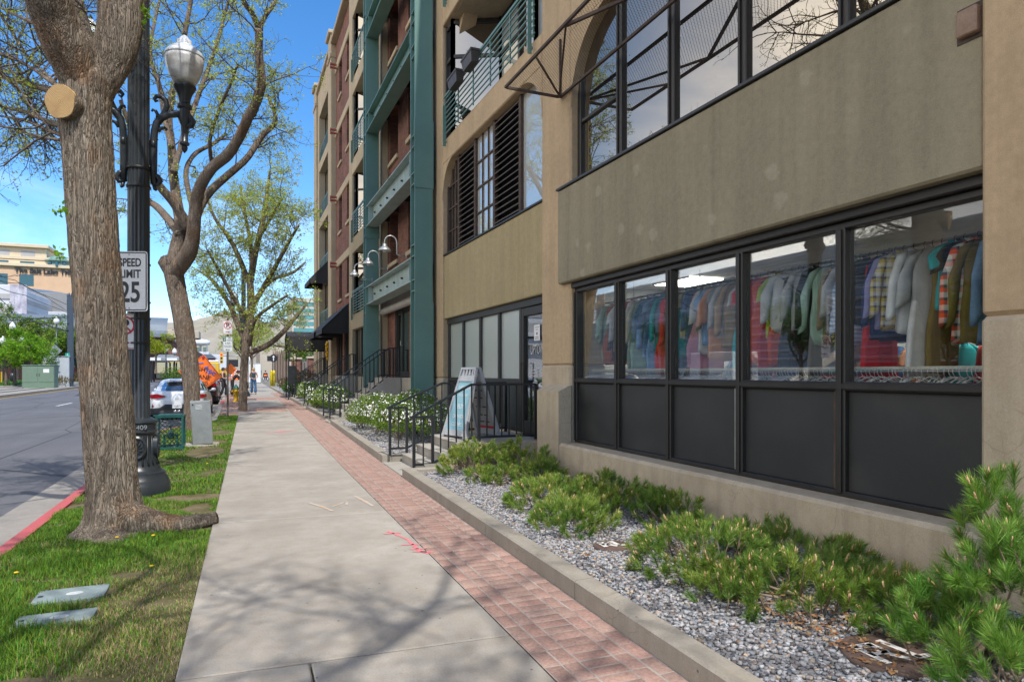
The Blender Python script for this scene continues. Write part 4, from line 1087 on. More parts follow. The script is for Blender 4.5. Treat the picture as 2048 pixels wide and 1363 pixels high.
# ------------------------------------------------- shop interior behind the window
wallm=mat('shop_wall_paint',(.55,.56,.56),(.48,.49,.49),1,.8);ceilm=mat('shop_ceiling',(.62,.62,.60),None,2,.9);floorm=mat('shop_floor',(.16,.15,.14),(.11,.1,.1),2,.5)
RM=thing('shop_interior','pale walled clothing shop room seen through the long window','shop room',(7,6,.5))
q=MB();q.box(4.90,9.36,2.56,9.40,.50,.548);q.build('floor',floorm,RM)
q=MB();q.box(4.92,9.36,2.56,9.40,2.97,3.0);q.build('ceiling',ceilm,RM)
q=MB();q.box(9.30,9.36,2.56,9.40,.549,2.969);q.box(4.93,9.29,2.56,2.60,.549,2.969);q.box(4.93,9.29,9.36,9.40,.549,2.969);q.build('room_walls',wallm,RM)
em=emit('shop_light_panel',(1,.93,.80),11)
for i,(x,y) in enumerate(((6.3,8.2),(7.9,7.6),(7.9,4.6))):
    lab=['front','rear','rear'][i]
    t=thing('ceiling_light','warm square ceiling light at the %s of the shop, %s end'%(lab,'far' if y>6 else 'near'),'ceiling light',(x,y,2.95),0,'ceiling lights in the clothes shop')
    q=MB();q.box(x-.3,x+.3,y-.45,y+.45,2.945,2.95);q.build('diffuser',em,t)
    q=MB()
    for a in(-.315,.3):q.box(x+a,x+a+.015,y-.45,y+.45,2.94,2.969)
    q.build('frame',M['white'],t)
# rails
RX,RZ=5.42,2.68
t=thing('clothes_rail','high chrome clothes rail running the length of the shop window','clothes rail',(RX,6,RZ))
q=MB();q.tube([(RX,2.75,RZ),(RX,9.2,RZ)],.014,8);q.build('tube',M['alu'],t)
q=MB()
for y in(2.8,4.75,6.8,8.3,9.15):q.tube([(RX,y,RZ),(RX,y,2.965)],.01,6)
q.build('drop_rods',M['alu'],t)
t=thing('display_shelf','low cream display shelf just above the inner window ledge','shelf',(5.15,6,1.6))
q=MB();q.bbox(5.05,5.30,2.75,9.2,1.603,1.632,.004);q.build('shelf_board',mat('cream_shelf',(.62,.60,.52),None,3,.6),t)
q=MB()
for y in(2.9,5.0,7.0,9.0):q.bar((5.2,y,.55),(5.2,y,1.603),.04)
q.build('legs',M['black'],t)
t=thing('low_clothes_rail','low chrome rail for empty hangers under the cream shelf','clothes rail',(5.0,6,1.55));q=MB();q.tube([(5.0,2.8,1.592),(5.0,9.1,1.592)],.008,8);q.build('tube',M['alu'],t)
q=MB()
for y in(2.85,5.05,7.05,9.05):q.bar((5.0,y,1.592),(5.07,y,1.61),.015)
q.build('brackets',M['alu'],t)
def hang_mb():
    q=MB();pts=[]
    for k in range(9):
        a=-.6+k/8*(PI+.6);pts.append((.016*math.cos(a),0,.0+.016*math.sin(a)))
    pts.append((-.016,0,-.02));pts.append((0,0,-.05));q.tube(pts,.0026,5)
    q.tube([(0,0,-.05),(.19,0,-.13)],.005,5);q.tube([(0,0,-.05),(-.19,0,-.13)],.005,5);q.tube([(-.19,0,-.13),(.19,0,-.13)],.004,5);return q
hg=tag(hang_mb().build('empty_hanger',M['white'],smooth=True),'empty wire hanger on the low rail behind the shop window','hanger','empty hangers on the low rail')
hg.location=(5.0,2.95,1.60)
rr=random.Random(9)
for k in range(140):
    y=3.0+k*.0425+rr.uniform(-.012,.012)
    c=hg.copy();COL.objects.link(c);c.location=(5.0,y,1.60);c.rotation_euler=(0,0,rr.uniform(-.5,.5))
# garments
def garment(kind,seed):
    r=random.Random(seed);q=MB()
    Lg={'shirt':.72,'tee':.62,'dress':1.02,'blouse':.8,'trousers':.9}[kind];n=26
    rings=[]
    ph=[r.uniform(0,6.3) for _ in range(6)];fr_=r.choice([3,4,5])
    m=14
    for i in range(m+1):
        t=i/m;z=-.05-t*Lg
        if t<.12:w=.075+(.205-.075)*(t/.12)**.7
        elif kind=='dress':w=.185+.02*math.cos(t*9)+.12*max(0,t-.35)
        else:w=.20+.03*t
        dp=.028+.02*min(1,t*3)+.014*t
        sway=.012*math.sin(3*t+ph[0])
        ring=[]
        for k in range(n):
            a=2*PI*k/n;f=1+.28*t*math.sin(fr_*2*a+ph[1]+2*t)+.12*t*math.sin(7*a+ph[2])
            zz=z-(.02*math.sin(2*a+ph[3])+.012*math.sin(5*a+ph[4]))*t
            ring.append((w*math.cos(a)*(1+.03*math.sin(4*t*3+ph[5])),dp*math.sin(a)*f+sway,zz))
        rings.append(ring)
    q.loft(rings)
    if kind in('shirt','tee','blouse'):
        sl={'shirt':.56,'tee':.22,'blouse':.40}[kind]
        for s in(-1,1):
            R=[];ln=8;dx=r.uniform(.03,.09);dy=r.uniform(-.05,.05)
            for i in range(ln+1):
                t=i/ln;c=(s*(.175+.075*min(1,t*2.5)+dx*t*.5),dy*t,-.085-sl*t)
                rw=.062*(1-.35*t) if kind=='shirt' else .075;rd=.03+.004*math.sin(9*t)
                R.append([(c[0]+rw*math.cos(2*PI*k/10)*(1+.1*math.sin(8*t+k)),c[1]+rd*math.sin(2*PI*k/10),c[2]-.035*s*math.cos(2*PI*k/10)) for k in range(10)])
            q.loft(R)
        for s in(-1,1):q.tube([(s*.02,.03,-.07),(s*.07,0,-.035),(s*.03,-.035,-.055)],[.012,.016,.012],6)   # collar
    me=q.build('garment',M['white'],smooth=True);d=me.data;bpy.data.objects.remove(me);return d
GM={k:[garment(k,i*7+len(k)) for i in range(3)] for k in('shirt','tee','dress','blouse')}
hme=hang_mb().build('h',M['ink'],smooth=True);hd=hme.data;bpy.data.objects.remove(hme)
CM={}
def cloth(name,c,pat=None):
    if name in CM:return CM[name]
    m,nt,out=nodes(name.replace(' ','_')+'_cloth');f=noise(nt,coords(nt),7,5,.6);g=noise(nt,coords(nt),220,2,.5)
    col=mixc(nt,ramp(nt,f,[(.3,0),(.7,1)]),c,tuple(x*.75 for x in c))
    if pat=='plaid':
        sp=N(nt,'SeparateXYZ');L(nt,coords(nt),sp.inputs[0])
        cs=[]
        for ax,sc in((0,11),(2,11)):
            mu=N(nt,'Math',operation='MULTIPLY');mu.inputs[1].default_value=sc;L(nt,sp.outputs[ax],mu.inputs[0]);fr=N(nt,'Math',operation='FRACT');L(nt,mu.outputs[0],fr.inputs[0]);cs.append(fr.outputs[0])
        st=((0,(.75,.72,.66)),(.28,c),(.62,(.06,.07,.09)),(.85,(.7,.68,.62)))
        a=N(nt,'ValToRGB');b=N(nt,'ValToRGB')
        for rp,src in((a,cs[0]),(b,cs[1])):
            rp.color_ramp.interpolation='CONSTANT';e=rp.color_ramp.elements
            while len(e)<4:e.new(.5)
            for q_,(p_,c_) in zip(e,st):q_.position=p_;q_.color=(*c_,1)
            L(nt,src,rp.inputs[0])
        col=mixc(nt,.5,a.outputs[0],b.outputs[0])
    elif pat=='dots':
        vo=N(nt,'TexVoronoi');vo.inputs['Scale'].default_value=28;L(nt,coords(nt),vo.inputs['Vector']);col=mixc(nt,ramp(nt,vo.outputs['Distance'],[(.35,1),(.42,0)]),col,(.65,.42,.05))
    elif pat=='stripe':
        w=N(nt,'TexWave',bands_direction='Z');w.inputs['Scale'].default_value=9;L(nt,coords(nt),w.inputs['Vector']);col=mixc(nt,ramp(nt,w.outputs['Fac'],[(.45,0),(.5,1)]),col,(.55,.62,.75))
    bsdf(nt,out,col,.85,0,bump(nt,f,.3,.01),.2);CM[name]=m;return m
C_={'pale mint':(.42,.62,.52),'rust':(.46,.11,.03),'dark brown':(.06,.03,.02),'white':(.74,.75,.76),'sage':(.26,.36,.22),'charcoal':(.04,.04,.045),'coral':(.72,.10,.08),'cream':(.64,.57,.36),'slate blue':(.14,.24,.38),'sky blue':(.24,.44,.78),'denim':(.06,.14,.32),'teal':(.01,.36,.40),'red':(.62,.015,.02),'pink':(.70,.30,.42),'grey':(.27,.27,.28),'light grey':(.46,.47,.49),'tan':(.40,.26,.15),'aqua':(.04,.52,.58),'royal blue':(.02,.08,.58),'orange red':(.78,.09,.02),'lime':(.50,.66,.05),'black':(.015,.015,.017),'lavender':(.36,.34,.64),'olive':(.18,.13,.03),'navy':(.02,.035,.12),'yellow':(.68,.50,.08),'peach':(.70,.34,.20),'khaki':(.30,.25,.15)}
seq=[('pale mint','blouse'),('sage','shirt'),('rust','dress'),('dark brown','shirt'),('white','tee'),('light grey','shirt'),('charcoal','dress'),('coral','tee'),('white','shirt'),
 ('sage','dress'),('cream','shirt'),('pale mint','dress'),('slate blue','shirt'),('sky blue','shirt'),('denim','blouse'),('sky blue','dress'),('teal','shirt'),('slate blue','tee'),('red','dress'),('coral','dress'),('red','shirt'),('slate blue','dress'),('teal','blouse'),('cream','tee'),('denim','shirt'),('light grey','dress'),
 ('pink','dress'),('white','blouse'),('grey','shirt'),('sky blue','tee'),('peach','blouse'),('grey','tee'),('light grey','shirt'),('tan','shirt'),('aqua','dress'),('light grey','tee'),('royal blue','dress'),
 ('red','tee'),('orange red','dress'),('red','dress'),('lime','tee'),('orange red','dress'),('white','shirt'),('charcoal','dress'),('black','dress'),('light grey','shirt'),('black','shirt'),('grey','dress'),('pale mint','shirt'),('khaki','shirt'),('dark brown','blouse:dots'),
 ('light grey','blouse'),('sky blue','shirt:stripe'),('charcoal','tee'),('red','dress'),('navy','shirt'),('lavender','shirt'),('yellow','shirt:plaid'),('white','shirt'),('white','dress'),('light grey','blouse'),('olive','dress'),('teal','tee'),('black','tee'),('orange red','shirt:plaid'),('olive','shirt'),('slate blue','shirt'),('white','dress'),('light grey','shirt'),('white','blouse')]
n=len(seq);y=8.88;labels=set();rr=random.Random(21)
panes=['farthest','second','middle','fourth','nearest'];KN={'shirt':'long sleeved shirt','tee':'short sleeved top','dress':'long dress','blouse':'loose blouse'}
step=(8.88-2.98)/(n-1)
for i,(cn,kk) in enumerate(seq):
    kd,_,pt=kk.partition(':')
    yy=8.88-step*i+rr.uniform(-.02,.02)
    pi=sum(1 for q_ in YB[1:5] if yy<q_);pane=panes[4-sum(1 for q_ in YB[1:5] if yy<=q_)] if False else ['farthest','second farthest','middle','second nearest','nearest'][sum(1 for q_ in YB[1:5] if yy<=q_)]
    pv=seq[i-1][0] if i else None;nx=seq[i+1][0] if i<n-1 else None
    desc=(('plaid ' if pt=='plaid' else 'dotted ' if pt=='dots' else 'striped ' if pt=='stripe' else '')+KN[kd])
    lab='%s %s between %s and %s, %s pane'%(cn,desc,pv or 'the far wall',nx or 'the pilaster',pane)
    lab=lab[0].lower()+lab[1:]
    while lab in labels:lab=lab.replace('between','hung between')
    labels.add(lab)
    t=thing('garment',lab,'clothing',(RX,yy,RZ),rr.uniform(-.35,.35),'clothes on the shop window rail')
    o=link('cloth',rr.choice(GM[kd]),t);o.data.materials[0]=M['white'];o.material_slots[0].link='OBJECT';o.material_slots[0].material=cloth(cn+pt,C_[cn],pt);o.location=(0,0,0)
    s=rr.uniform(.92,1.12);o.scale=(s,s*1.05,rr.uniform(.85,1.15))
    h=link('hanger',hd,t)
# second rail deeper in the shop
t=thing('rear_clothes_rail','second clothes rail standing deep in the shop','clothes rail',(7.4,6,1.9));q=MB();q.tube([(7.4,3.4,1.95),(7.4,8.6,1.95)],.015,8);q.build('tube',M['alu'],t)
q=MB()
for yy in(3.4,8.6):q.tube([(7.4,yy,.55),(7.4,yy,1.95)],.018,8)
q.build('uprights',M['alu'],t)
rc=['light grey','slate blue','tan','white','charcoal','pink','cream','sky blue','sage','lavender','grey','denim','peach','khaki','aqua','coral','navy','pale mint','yellow','rust']
for i in range(20):
    yy=8.45-i*.26
    t=thing('garment','%s garment on the second rail deep in the shop'%rc[i],'clothing',(7.4,yy,1.95),rr.uniform(-.4,.4),'clothes on the rear shop rail')
    o=link('cloth',rr.choice(GM[rr.choice(['shirt','tee','dress','blouse'])]),t);o.material_slots[0].link='OBJECT';o.material_slots[0].material=cloth(rc[i],C_[rc[i]]);link('hanger',hd,t)
# ------------------------------------------------- branching
def batch_tubes(P,R,n=3):
    """many polylines of the same point count -> verts, quads"""
    P=np.asarray(P,float);R=np.asarray(R,float);m,k,_=P.shape
    T=np.gradient(P,axis=1);T/=np.linalg.norm(T,axis=2,keepdims=True)+1e-9
    ref=np.tile(np.array([.31,.22,.92]),(m,k,1));U=np.cross(T,ref);U/=np.linalg.norm(U,axis=2,keepdims=True)+1e-9;W=np.cross(T,U)
    a=2*PI*np.arange(n)/n
    V=P[:,:,None,:]+R[:,:,None,None]*(U[:,:,None,:]*np.cos(a)[None,None,:,None]+W[:,:,None,:]*np.sin(a)[None,None,:,None])
    base=(np.arange(m)*k*n)[:,None,None]
    i=np.arange(k-1)[:,None]*n;j=np.arange(n)[None,:];j2=(j+1)%n
    q=np.stack([i+j,i+j2,i+n+j2,i+n+j],-1).reshape(1,-1,4)
    return V.reshape(-1,3),(q+base).reshape(-1,4)
def polyline(p,d,L_,k,r,wander,lift):
    pts=[p];d=Vector(d).normalized()
    for i in range(k-1):
        d=(d+Vector((r.gauss(0,wander),r.gauss(0,wander),r.gauss(0,wander)+lift))).normalized();p=p+d*(L_/(k-1));pts.append(p)
    return pts
def at_poly(pts,t):
    f=t*(len(pts)-1);i=min(int(f),len(pts)-2);u=f-i
    return pts[i].lerp(pts[i+1],u),(pts[i+1]-pts[i]).normalized()
def side_dir(d,r,spread):
    o=d.orthogonal().normalized();o=Matrix.Rotation(r.uniform(0,2*PI),3,d)@o
    return (d*(1-spread)+o*spread).normalized()
def branch_set(limbs,r,n1,n2,n3,l1,l2,l3,r1=.022,start=.25,lift=.06,k=6,clip=None):
    """limbs: list of (points, base radius). returns levels of (points,radii) and twig tips"""
    A=[];B=[];C=[]
    for pts,rad in limbs:
        Lb=sum((a-b).length for a,b in zip(pts[:-1],pts[1:]))
        for _ in range(max(2,int(n1*Lb))):
            t=r.uniform(start,1)**.85;p,d=at_poly(pts,t)
            q=polyline(p,side_dir(d,r,r.uniform(.45,.85))+Vector((0,0,.1)),l1*r.uniform(.5,1.25),k,r,.22,lift)
            if clip and clip(q[-1]):continue
            A.append((q,[max(.004,min(r1,rad*.5)*(1-.78*i/(k-1))) for i in range(k)]))
    for pts,rr_ in A:
        for _ in range(n2):
            t=r.uniform(.15,1);p,d=at_poly(pts,t);q=polyline(p,side_dir(d,r,r.uniform(.35,.75)),l2*r.uniform(.45,1.3),k,r,.25,lift*.6)
            if clip and clip(q[-1]):continue
            B.append((q,[max(.0022,rr_[0]*.38*(1-.7*i/(k-1))) for i in range(k)]))
    for pts,rr_ in B:
        for _ in range(n3):
            t=r.uniform(.1,1);p,d=at_poly(pts,t);q=polyline(p,side_dir(d,r,r.uniform(.3,.75)),l3*r.uniform(.4,1.3),k,r,.25,.03)
            C.append((q,[max(.0016,rr_[0]*.5*(1-.6*i/(k-1))) for i in range(k)]))
    return A,B,C
def leaf_cloud(tw,r,per,size,cols,name,parent,spread=.03,m='leaf'):
    g=np.random.default_rng(r.randint(0,10**6));P=[]
    for pts,_ in tw:
        for _ in range(per):
            t=r.uniform(.25,1);p,d=at_poly(pts,t);P.append(p)
    P=np.array([tuple(p) for p in P])
    if len(P)==0:return
    n=len(P);P=P+g.normal(0,spread,(n,3));s=size*g.uniform(.55,1.3,n)
    d=g.normal(0,1,(n,3));d[:,2]*=.6;d/=np.linalg.norm(d,axis=1,keepdims=True);e=np.cross(d,g.normal(0,1,(n,3)));e/=np.linalg.norm(e,axis=1,keepdims=True)+1e-9
    a=P;b=P+d*(s*.5)[:,None]+e*(s*.26)[:,None];c=P+d*s[:,None];f=P+d*(s*.5)[:,None]-e*(s*.26)[:,None]
    V=np.stack([a,b,c,f],1).reshape(-1,3);F=np.arange(4*n).reshape(-1,4)
    k=g.integers(0,len(cols),n);C=np.repeat(np.array(cols)[k]*g.uniform(.7,1.3,n)[:,None],4,0)
    return npmesh(name,V,F,M[m],parent,col=C)
SPR=[(.40,.50,.06),(.47,.53,.09),(.32,.45,.05),(.50,.53,.16)]
GRN=[(.10,.20,.025),(.14,.25,.03),(.07,.15,.02),(.19,.30,.04)]
LIM=[(.22,.42,.02),(.27,.47,.03),(.15,.33,.02)]
DKG=[(.06,.12,.03),(.09,.16,.03),(.045,.09,.025),(.13,.19,.05)]
def bark_rings(q,pts,rad,n,seg,amp,seed,flare=None,fs=(9,9,2.2)):
    """trunk or limb with real fissured relief"""
    P=[];Rr=[];pts=[Vector(p) for p in pts]
    # catmull-rom through the measured points
    m=len(pts)
    for i in range(m-1):
        p0=pts[max(i-1,0)];p1=pts[i];p2=pts[i+1];p3=pts[min(i+2,m-1)]
        ln=(p2-p1).length;k=max(2,int(ln/seg))
        for j in range(k+(1 if i==m-2 else 0)):
            t=j/k;t2=t*t;t3=t2*t
            P.append(.5*((2*p1)+(p2-p0)*t+(2*p0-5*p1+4*p2-p3)*t2+(3*p1-p0-3*p2+p3)*t3));Rr.append(rad[i]+(rad[i+1]-rad[i])*t)
    V=[];N_=len(P);t=(P[1]-P[0]).normalized();u=t.orthogonal().normalized();acc=0
    for i,p in enumerate(P):
        tt=(P[min(i+1,N_-1)]-P[max(i-1,0)]).normalized();u=(u-tt*u.dot(tt)).normalized();w=tt.cross(u)
        if i:acc+=(P[i]-P[i-1]).length
        for k in range(n):
            a=2*PI*k/n;dr=u*math.cos(a)+w*math.sin(a)
            s=Vector((math.cos(a)*Rr[i]*fs[0]*2,math.sin(a)*Rr[i]*fs[1]*2,acc*fs[2]+seed))
            h=1-abs(MN.noise(s))*2.2;h2=1-abs(MN.noise(s*2.3+Vector((3,1,7))))*2;lump=MN.noise(Vector((math.cos(a)*.9,math.sin(a)*.9,acc*1.3+seed)))
            r_=Rr[i]+amp*(h*.0-.9*max(0,h-.55)*2+.35*h2)+Rr[i]*.055*lump
            if flare:r_+=flare(p,a,dr)
            V.append(p+dr*r_)
    F=[]
    for i in range(N_-1):
        for k in range(n):F.append((i*n+k,i*n+(k+1)%n,(i+1)*n+(k+1)%n,(i+1)*n+k))
    F.append(tuple(range(n))[::-1]);F.append(tuple(range((N_-1)*n,N_*n)))
    q.add(V,F);return P
def finish_tree(t,A,B,C,r,per,size,cols,spread=.03,bark=None,leafname='foliage'):
    v=0;V=[];F=[]
    for lev,n in((A,5),(B,4),(C,3)):
        if not lev:continue
        x,f=batch_tubes([[tuple(p) for p in q] for q,_ in lev],[rr_ for _,rr_ in lev],n);V.append(x);F.append(f+v);v+=len(x)
    npmesh('branches',np.concatenate(V),np.concatenate(F),bark or M['twig'],t,smooth=True)
    leaf_cloud(C,r,per,size,cols,leafname,t,spread)
px=lambda L_:[Vector(D(*p)) for p in L_]
# ---- the nearest tree
r=random.Random(5)
T1=thing('street_tree','large old street tree with rough bark and a pale sawn stump, nearest the camera','tree',(-1.12,7.64,0))
q=MB();k1=6.62/1320
trunk=[Vector(D(x,y,6.62)) for x,y in((232,1075),(228,1000),(224,950),(217,850),(211,760),(199,620),(190,500),(182,400),(176,300),(171,250),(170,205),(176,160),(178,120))]
rad=[.88*x*k1 for x in(56,54,52,51,50,50,49,50,50,52,54,52,30)]
def flare1(p,a,dr):
    h=max(0,(.55-p.z)/.55);h2=max(0,(.16-p.z)/.16)
    return h*h*(.05+.05*math.cos(3*a+.6)+.03*math.cos(5*a))+h2*h2*.10
trunk[0].z=-.05
bark_rings(q,trunk,rad,96,.022,.016,3.3,flare1)
limbL=[Vector(D(*p)) for p in((178,215,6.62),(160,160,6.55),(135,95,6.42),(112,40,6.3),(98,0,6.2),(70,-90,6.0),(20,-190,5.8),(-60,-300,5.7),(-150,-420,5.7))]
bark_rings(q,limbL,[24*k1,36*k1,42*k1,40*k1,38.5*k1,34*k1,26*k1,18*k1,8*k1],64,.025,.012,8.1)
limbR=[Vector(D(*p)) for p in((185,220,6.62),(205,160,6.68),(228,105,6.75),(240,50,6.8),(243,0,6.85),(262,-100,7.0),(300,-220,7.2),(380,-360,7.4),(470,-470,7.6))]
bark_rings(q,limbR,[22*k1,32*k1,39*k1,41*k1,42*k1,34*k1,25*k1,16*k1,8*k1],64,.025,.012,15.7)
limbM=[Vector(D(*p)) for p in((175,190,6.75),(165,110,6.95),(150,50,7.1),(140,0,7.25),(120,-90,7.6),(90,-200,8.1),(100,-330,8.7))]
bark_rings(q,limbM,[28*k1,30*k1,28*k1,26*k1,22*k1,15*k1,7*k1],48,.03,.010,22.2)
stub=[Vector(D(*p)) for p in((172,235,6.66),(150,218,6.52),(132,207,6.38),(121,203,6.30))]
bark_rings(q,stub,[26*k1,31*k1,32*k1,30.5*k1],48,.025,.006,31)
root=[Vector((-1.08,7.56,.12)),Vector((-.86,7.50,.075)),Vector((-.62,7.50,.035)),Vector((-.40,7.54,.03)),Vector((-.20,7.62,.05))]
bark_rings(q,root,[.26,.17,.115,.09,.062],40,.03,.008,40)
q.build('trunk',M['bark'],T1,True)
# sawn face
mw,nt,out=nodes('sawn_wood');w=N(nt,'TexWave',wave_type='RINGS',rings_direction='SPHERICAL');w.inputs['Scale'].default_value=26;w.inputs['Distortion'].default_value=2.5;w.inputs['Detail'].default_value=3;L(nt,coords(nt),w.inputs['Vector'])
f=noise(nt,coords(nt),9,5,.6);col=mixc(nt,ramp(nt,w.outputs['Fac'],[(.15,0),(.9,.8)]),(.60,.41,.20),(.34,.20,.085));col=mixc(nt,ramp(nt,f,[(.5,0),(.75,.6)]),col,(.34,.20,.09));bsdf(nt,out,col,.8,0,bump(nt,f,.2,.005),.2)
fc=stub[-1];nr=(stub[-1]-stub[-2]).normalized();u=nr.orthogonal().normalized();w_=nr.cross(u);q=MB();R0=30.5*k1;ring=[(u*math.cos(2*PI*k/36)*1.0+w_*math.sin(2*PI*k/36)*.92)*R0*(1+.05*math.sin(2*2*PI*k/36)+.03*math.sin(5*2*PI*k/36)) for k in range(36)]
q.add([tuple(v+nr*.012) for v in ring]+[tuple(v*1.02-nr*.02) for v in ring],[tuple(range(36))]+[(k,(k+1)%36,36+(k+1)%36,36+k) for k in range(36)])
o=q.build('sawn_face',mw,T1,local=True);o.location=fc-Vector((-1.12,7.64,0))
fc=root[-1];nr=(root[-1]-root[-2]).normalized();u=nr.orthogonal().normalized();w_=nr.cross(u);q=MB();ring=[(u*math.cos(2*PI*k/24)+w_*math.sin(2*PI*k/24))*.062 for k in range(24)];q.add([tuple(v+nr*.012) for v in ring],[tuple(range(24))]);o=q.build('cut_root_end',mat('weathered_cut',(.20,.13,.085),(.12,.08,.055),30,.9),T1,local=True);o.location=fc-Vector((-1.12,7.64,0))
extra=[]
for P_,rd in(([(150,200,6.9),(110,182,7.3),(60,170,7.9),(10,155,8.5),(-50,150,9.2)],.05),([(150,180,6.9),(110,170,7.2),(70,140,7.6),(30,118,8.0),(-30,95,8.6)],.028),([(140,255,6.9),(100,245,7.3),(55,225,7.8),(0,212,8.4),(-60,180,9)],.034),([(140,275,6.9),(100,262,7.3),(50,240,7.9),(0,232,8.4)],.028),([(140,195,6.9),(115,170,7.2),(60,120,7.8),(20,60,8.3),(-20,0,8.8)],.022),([(120,95,6.6),(75,50,7.0),(35,32,7.5),(0,15,8.0),(-40,-10,8.5)],.022),([(110,70,6.5),(80,40,6.8),(55,0,7.2),(45,-60,7.6)],.016),([(120,280,7.0),(85,275,7.3),(40,262,7.8),(-10,300,8.3)],.018)):
    pl=px(P_);extra.append((pl,rd))
    x=MB();x.tube(pl,[rd*(1-.6*i/(len(pl)-1)) for i in range(len(pl))],8);x.build('lower_bough',M['bark2'],T1,True)
A,B,C=branch_set(extra,r,3.2,6,5,.95,.5,.22,.014,.2,.03)
A2,B2,C2=branch_set([(limbL[3:],.12),(limbR[3:],.12),(limbM[2:],.08)],r,3.4,8,5,1.7,.85,.32,.03,.25,.03,clip=lambda p:p.y<3.2 and p.z<5.5)
finish_tree(T1,A+A2,B+B2,C+C2,r,4,.034,SPR,.02)
# fresh sprouts on the trunk and lamp side
spr=[]
for (x,y,z) in((126,430,6.35),(122,518,6.35),(280,60,6.9),(290,35,6.9),(338,170,18.0)):
    p=Vector(D(x,y,z))
    for k in range(4):spr.append((polyline(p,(r.uniform(-1,.3),r.uniform(-.6,0),r.uniform(-.2,.8)),.10,6,r,.2,.05),[.002]*6))
leaf_cloud(spr,r,9,.05,LIM,'sprouts',T1,.012)
# ---- second tree
r=random.Random(8)
T2=thing('street_tree','leaning street tree with twisted forked limbs behind the lamp post','tree',D(378,858,17.75)[:2]+(gz(19.5),))
z2=17.75;k2=z2/1320
def Z(L_,zf=0,z=None):
    z=z or z2;n=len(L_);return [Vector(D(x,y,z+zf*i/(n-1))) for i,(x,y) in enumerate(L_)]
q=MB()
tr=Z([(380,868),(384,800),(379,730),(368,655),(356,590),(345,535),(338,512)]);tr[0].z=0
def flare2(p,a,dr):
    h=max(0,(.5-p.z)/.5);return h*h*.06*(1+.5*math.cos(3*a))
bark_rings(q,tr,[14*k2,15*k2,16.5*k2,17.5*k2,17*k2,18*k2,12.5*k2],60,.04,.020,2.2,flare2)
bark_rings(q,Z([(348,548),(335,528),(324,520)]),[16*k2,15*k2,11*k2],30,.05,.02,5.2)
limbs2=[(Z([(347,548),(362,528),(376,508),(385,480),(388,450),(393,402),(402,370),(425,335),(455,310),(478,275),(494,240),(515,197),(523,160),(518,110),(518,58)],-2.0),[17,16,15,13,12,11,10.5,10,10,9,9,8.5,7.5,7,7]),
 (Z([(518,60),(505,28),(488,5),(470,-40),(440,-90)],-.8,16.3),[6,5,4.5,4,2]),(Z([(518,58),(532,30),(548,8),(560,-30),(575,-80)],.6,16.3),[4.5,4,3.5,3,1.5]),
 (Z([(390,440),(400,412),(425,378),(462,345),(495,315),(524,272),(549,247),(548,222),(535,190)],1.6),[10,9,8,7.5,6.5,6,5,4,3]),
 (Z([(345,535),(354,492),(362,452),(354,405),(347,352),(343,295),(338,240),(345,185),(358,120),(372,55),(382,0),(395,-60)],1.0),[15,13,12,10,9,8,7,6,5.5,5,4,2]),
 (Z([(378,455),(352,412),(326,380),(305,352),(283,300),(262,255),(240,200)],-1.5),[10,9,8,7,6,5,3]),
 (Z([(360,470),(338,440),(312,412),(290,400),(270,390)],1.8),[9,8,7,6,4]),
 (Z([(346,345),(366,280),(388,215),(412,150),(436,80),(452,20),(470,-40)],2.2),[6,5.5,5,4.5,4,3,2]),
 (Z([(388,425),(372,350),(388,310),(430,285),(452,268)],2.5),[6,5,4.5,4,3]),
 (Z([(343,295),(330,240),(318,170),(300,110),(310,40),(325,-20)],1.5),[5.5,5,4.5,4,3,2]),
 (Z([(425,335),(420,280),(440,215),(460,170),(475,130)],-2.0),[4,3.5,3,2.5,2])]
for pl,w in limbs2:bark_rings(q,pl,[x*k2 for x in w],18,.09,.008,r.random()*40)
q.build('trunk',M['bark2'],T2,True)
A,B,C=branch_set([(pl[max(0,len(pl)//3):],w[-2]*k2) for pl,w in limbs2],r,2.6,7,5,1.5,.75,.34,.022,.0,.03,clip=lambda p:p.x>4.3 or p.z<4.3)
finish_tree(T2,A,B,C,r,7,.062,SPR,.03)
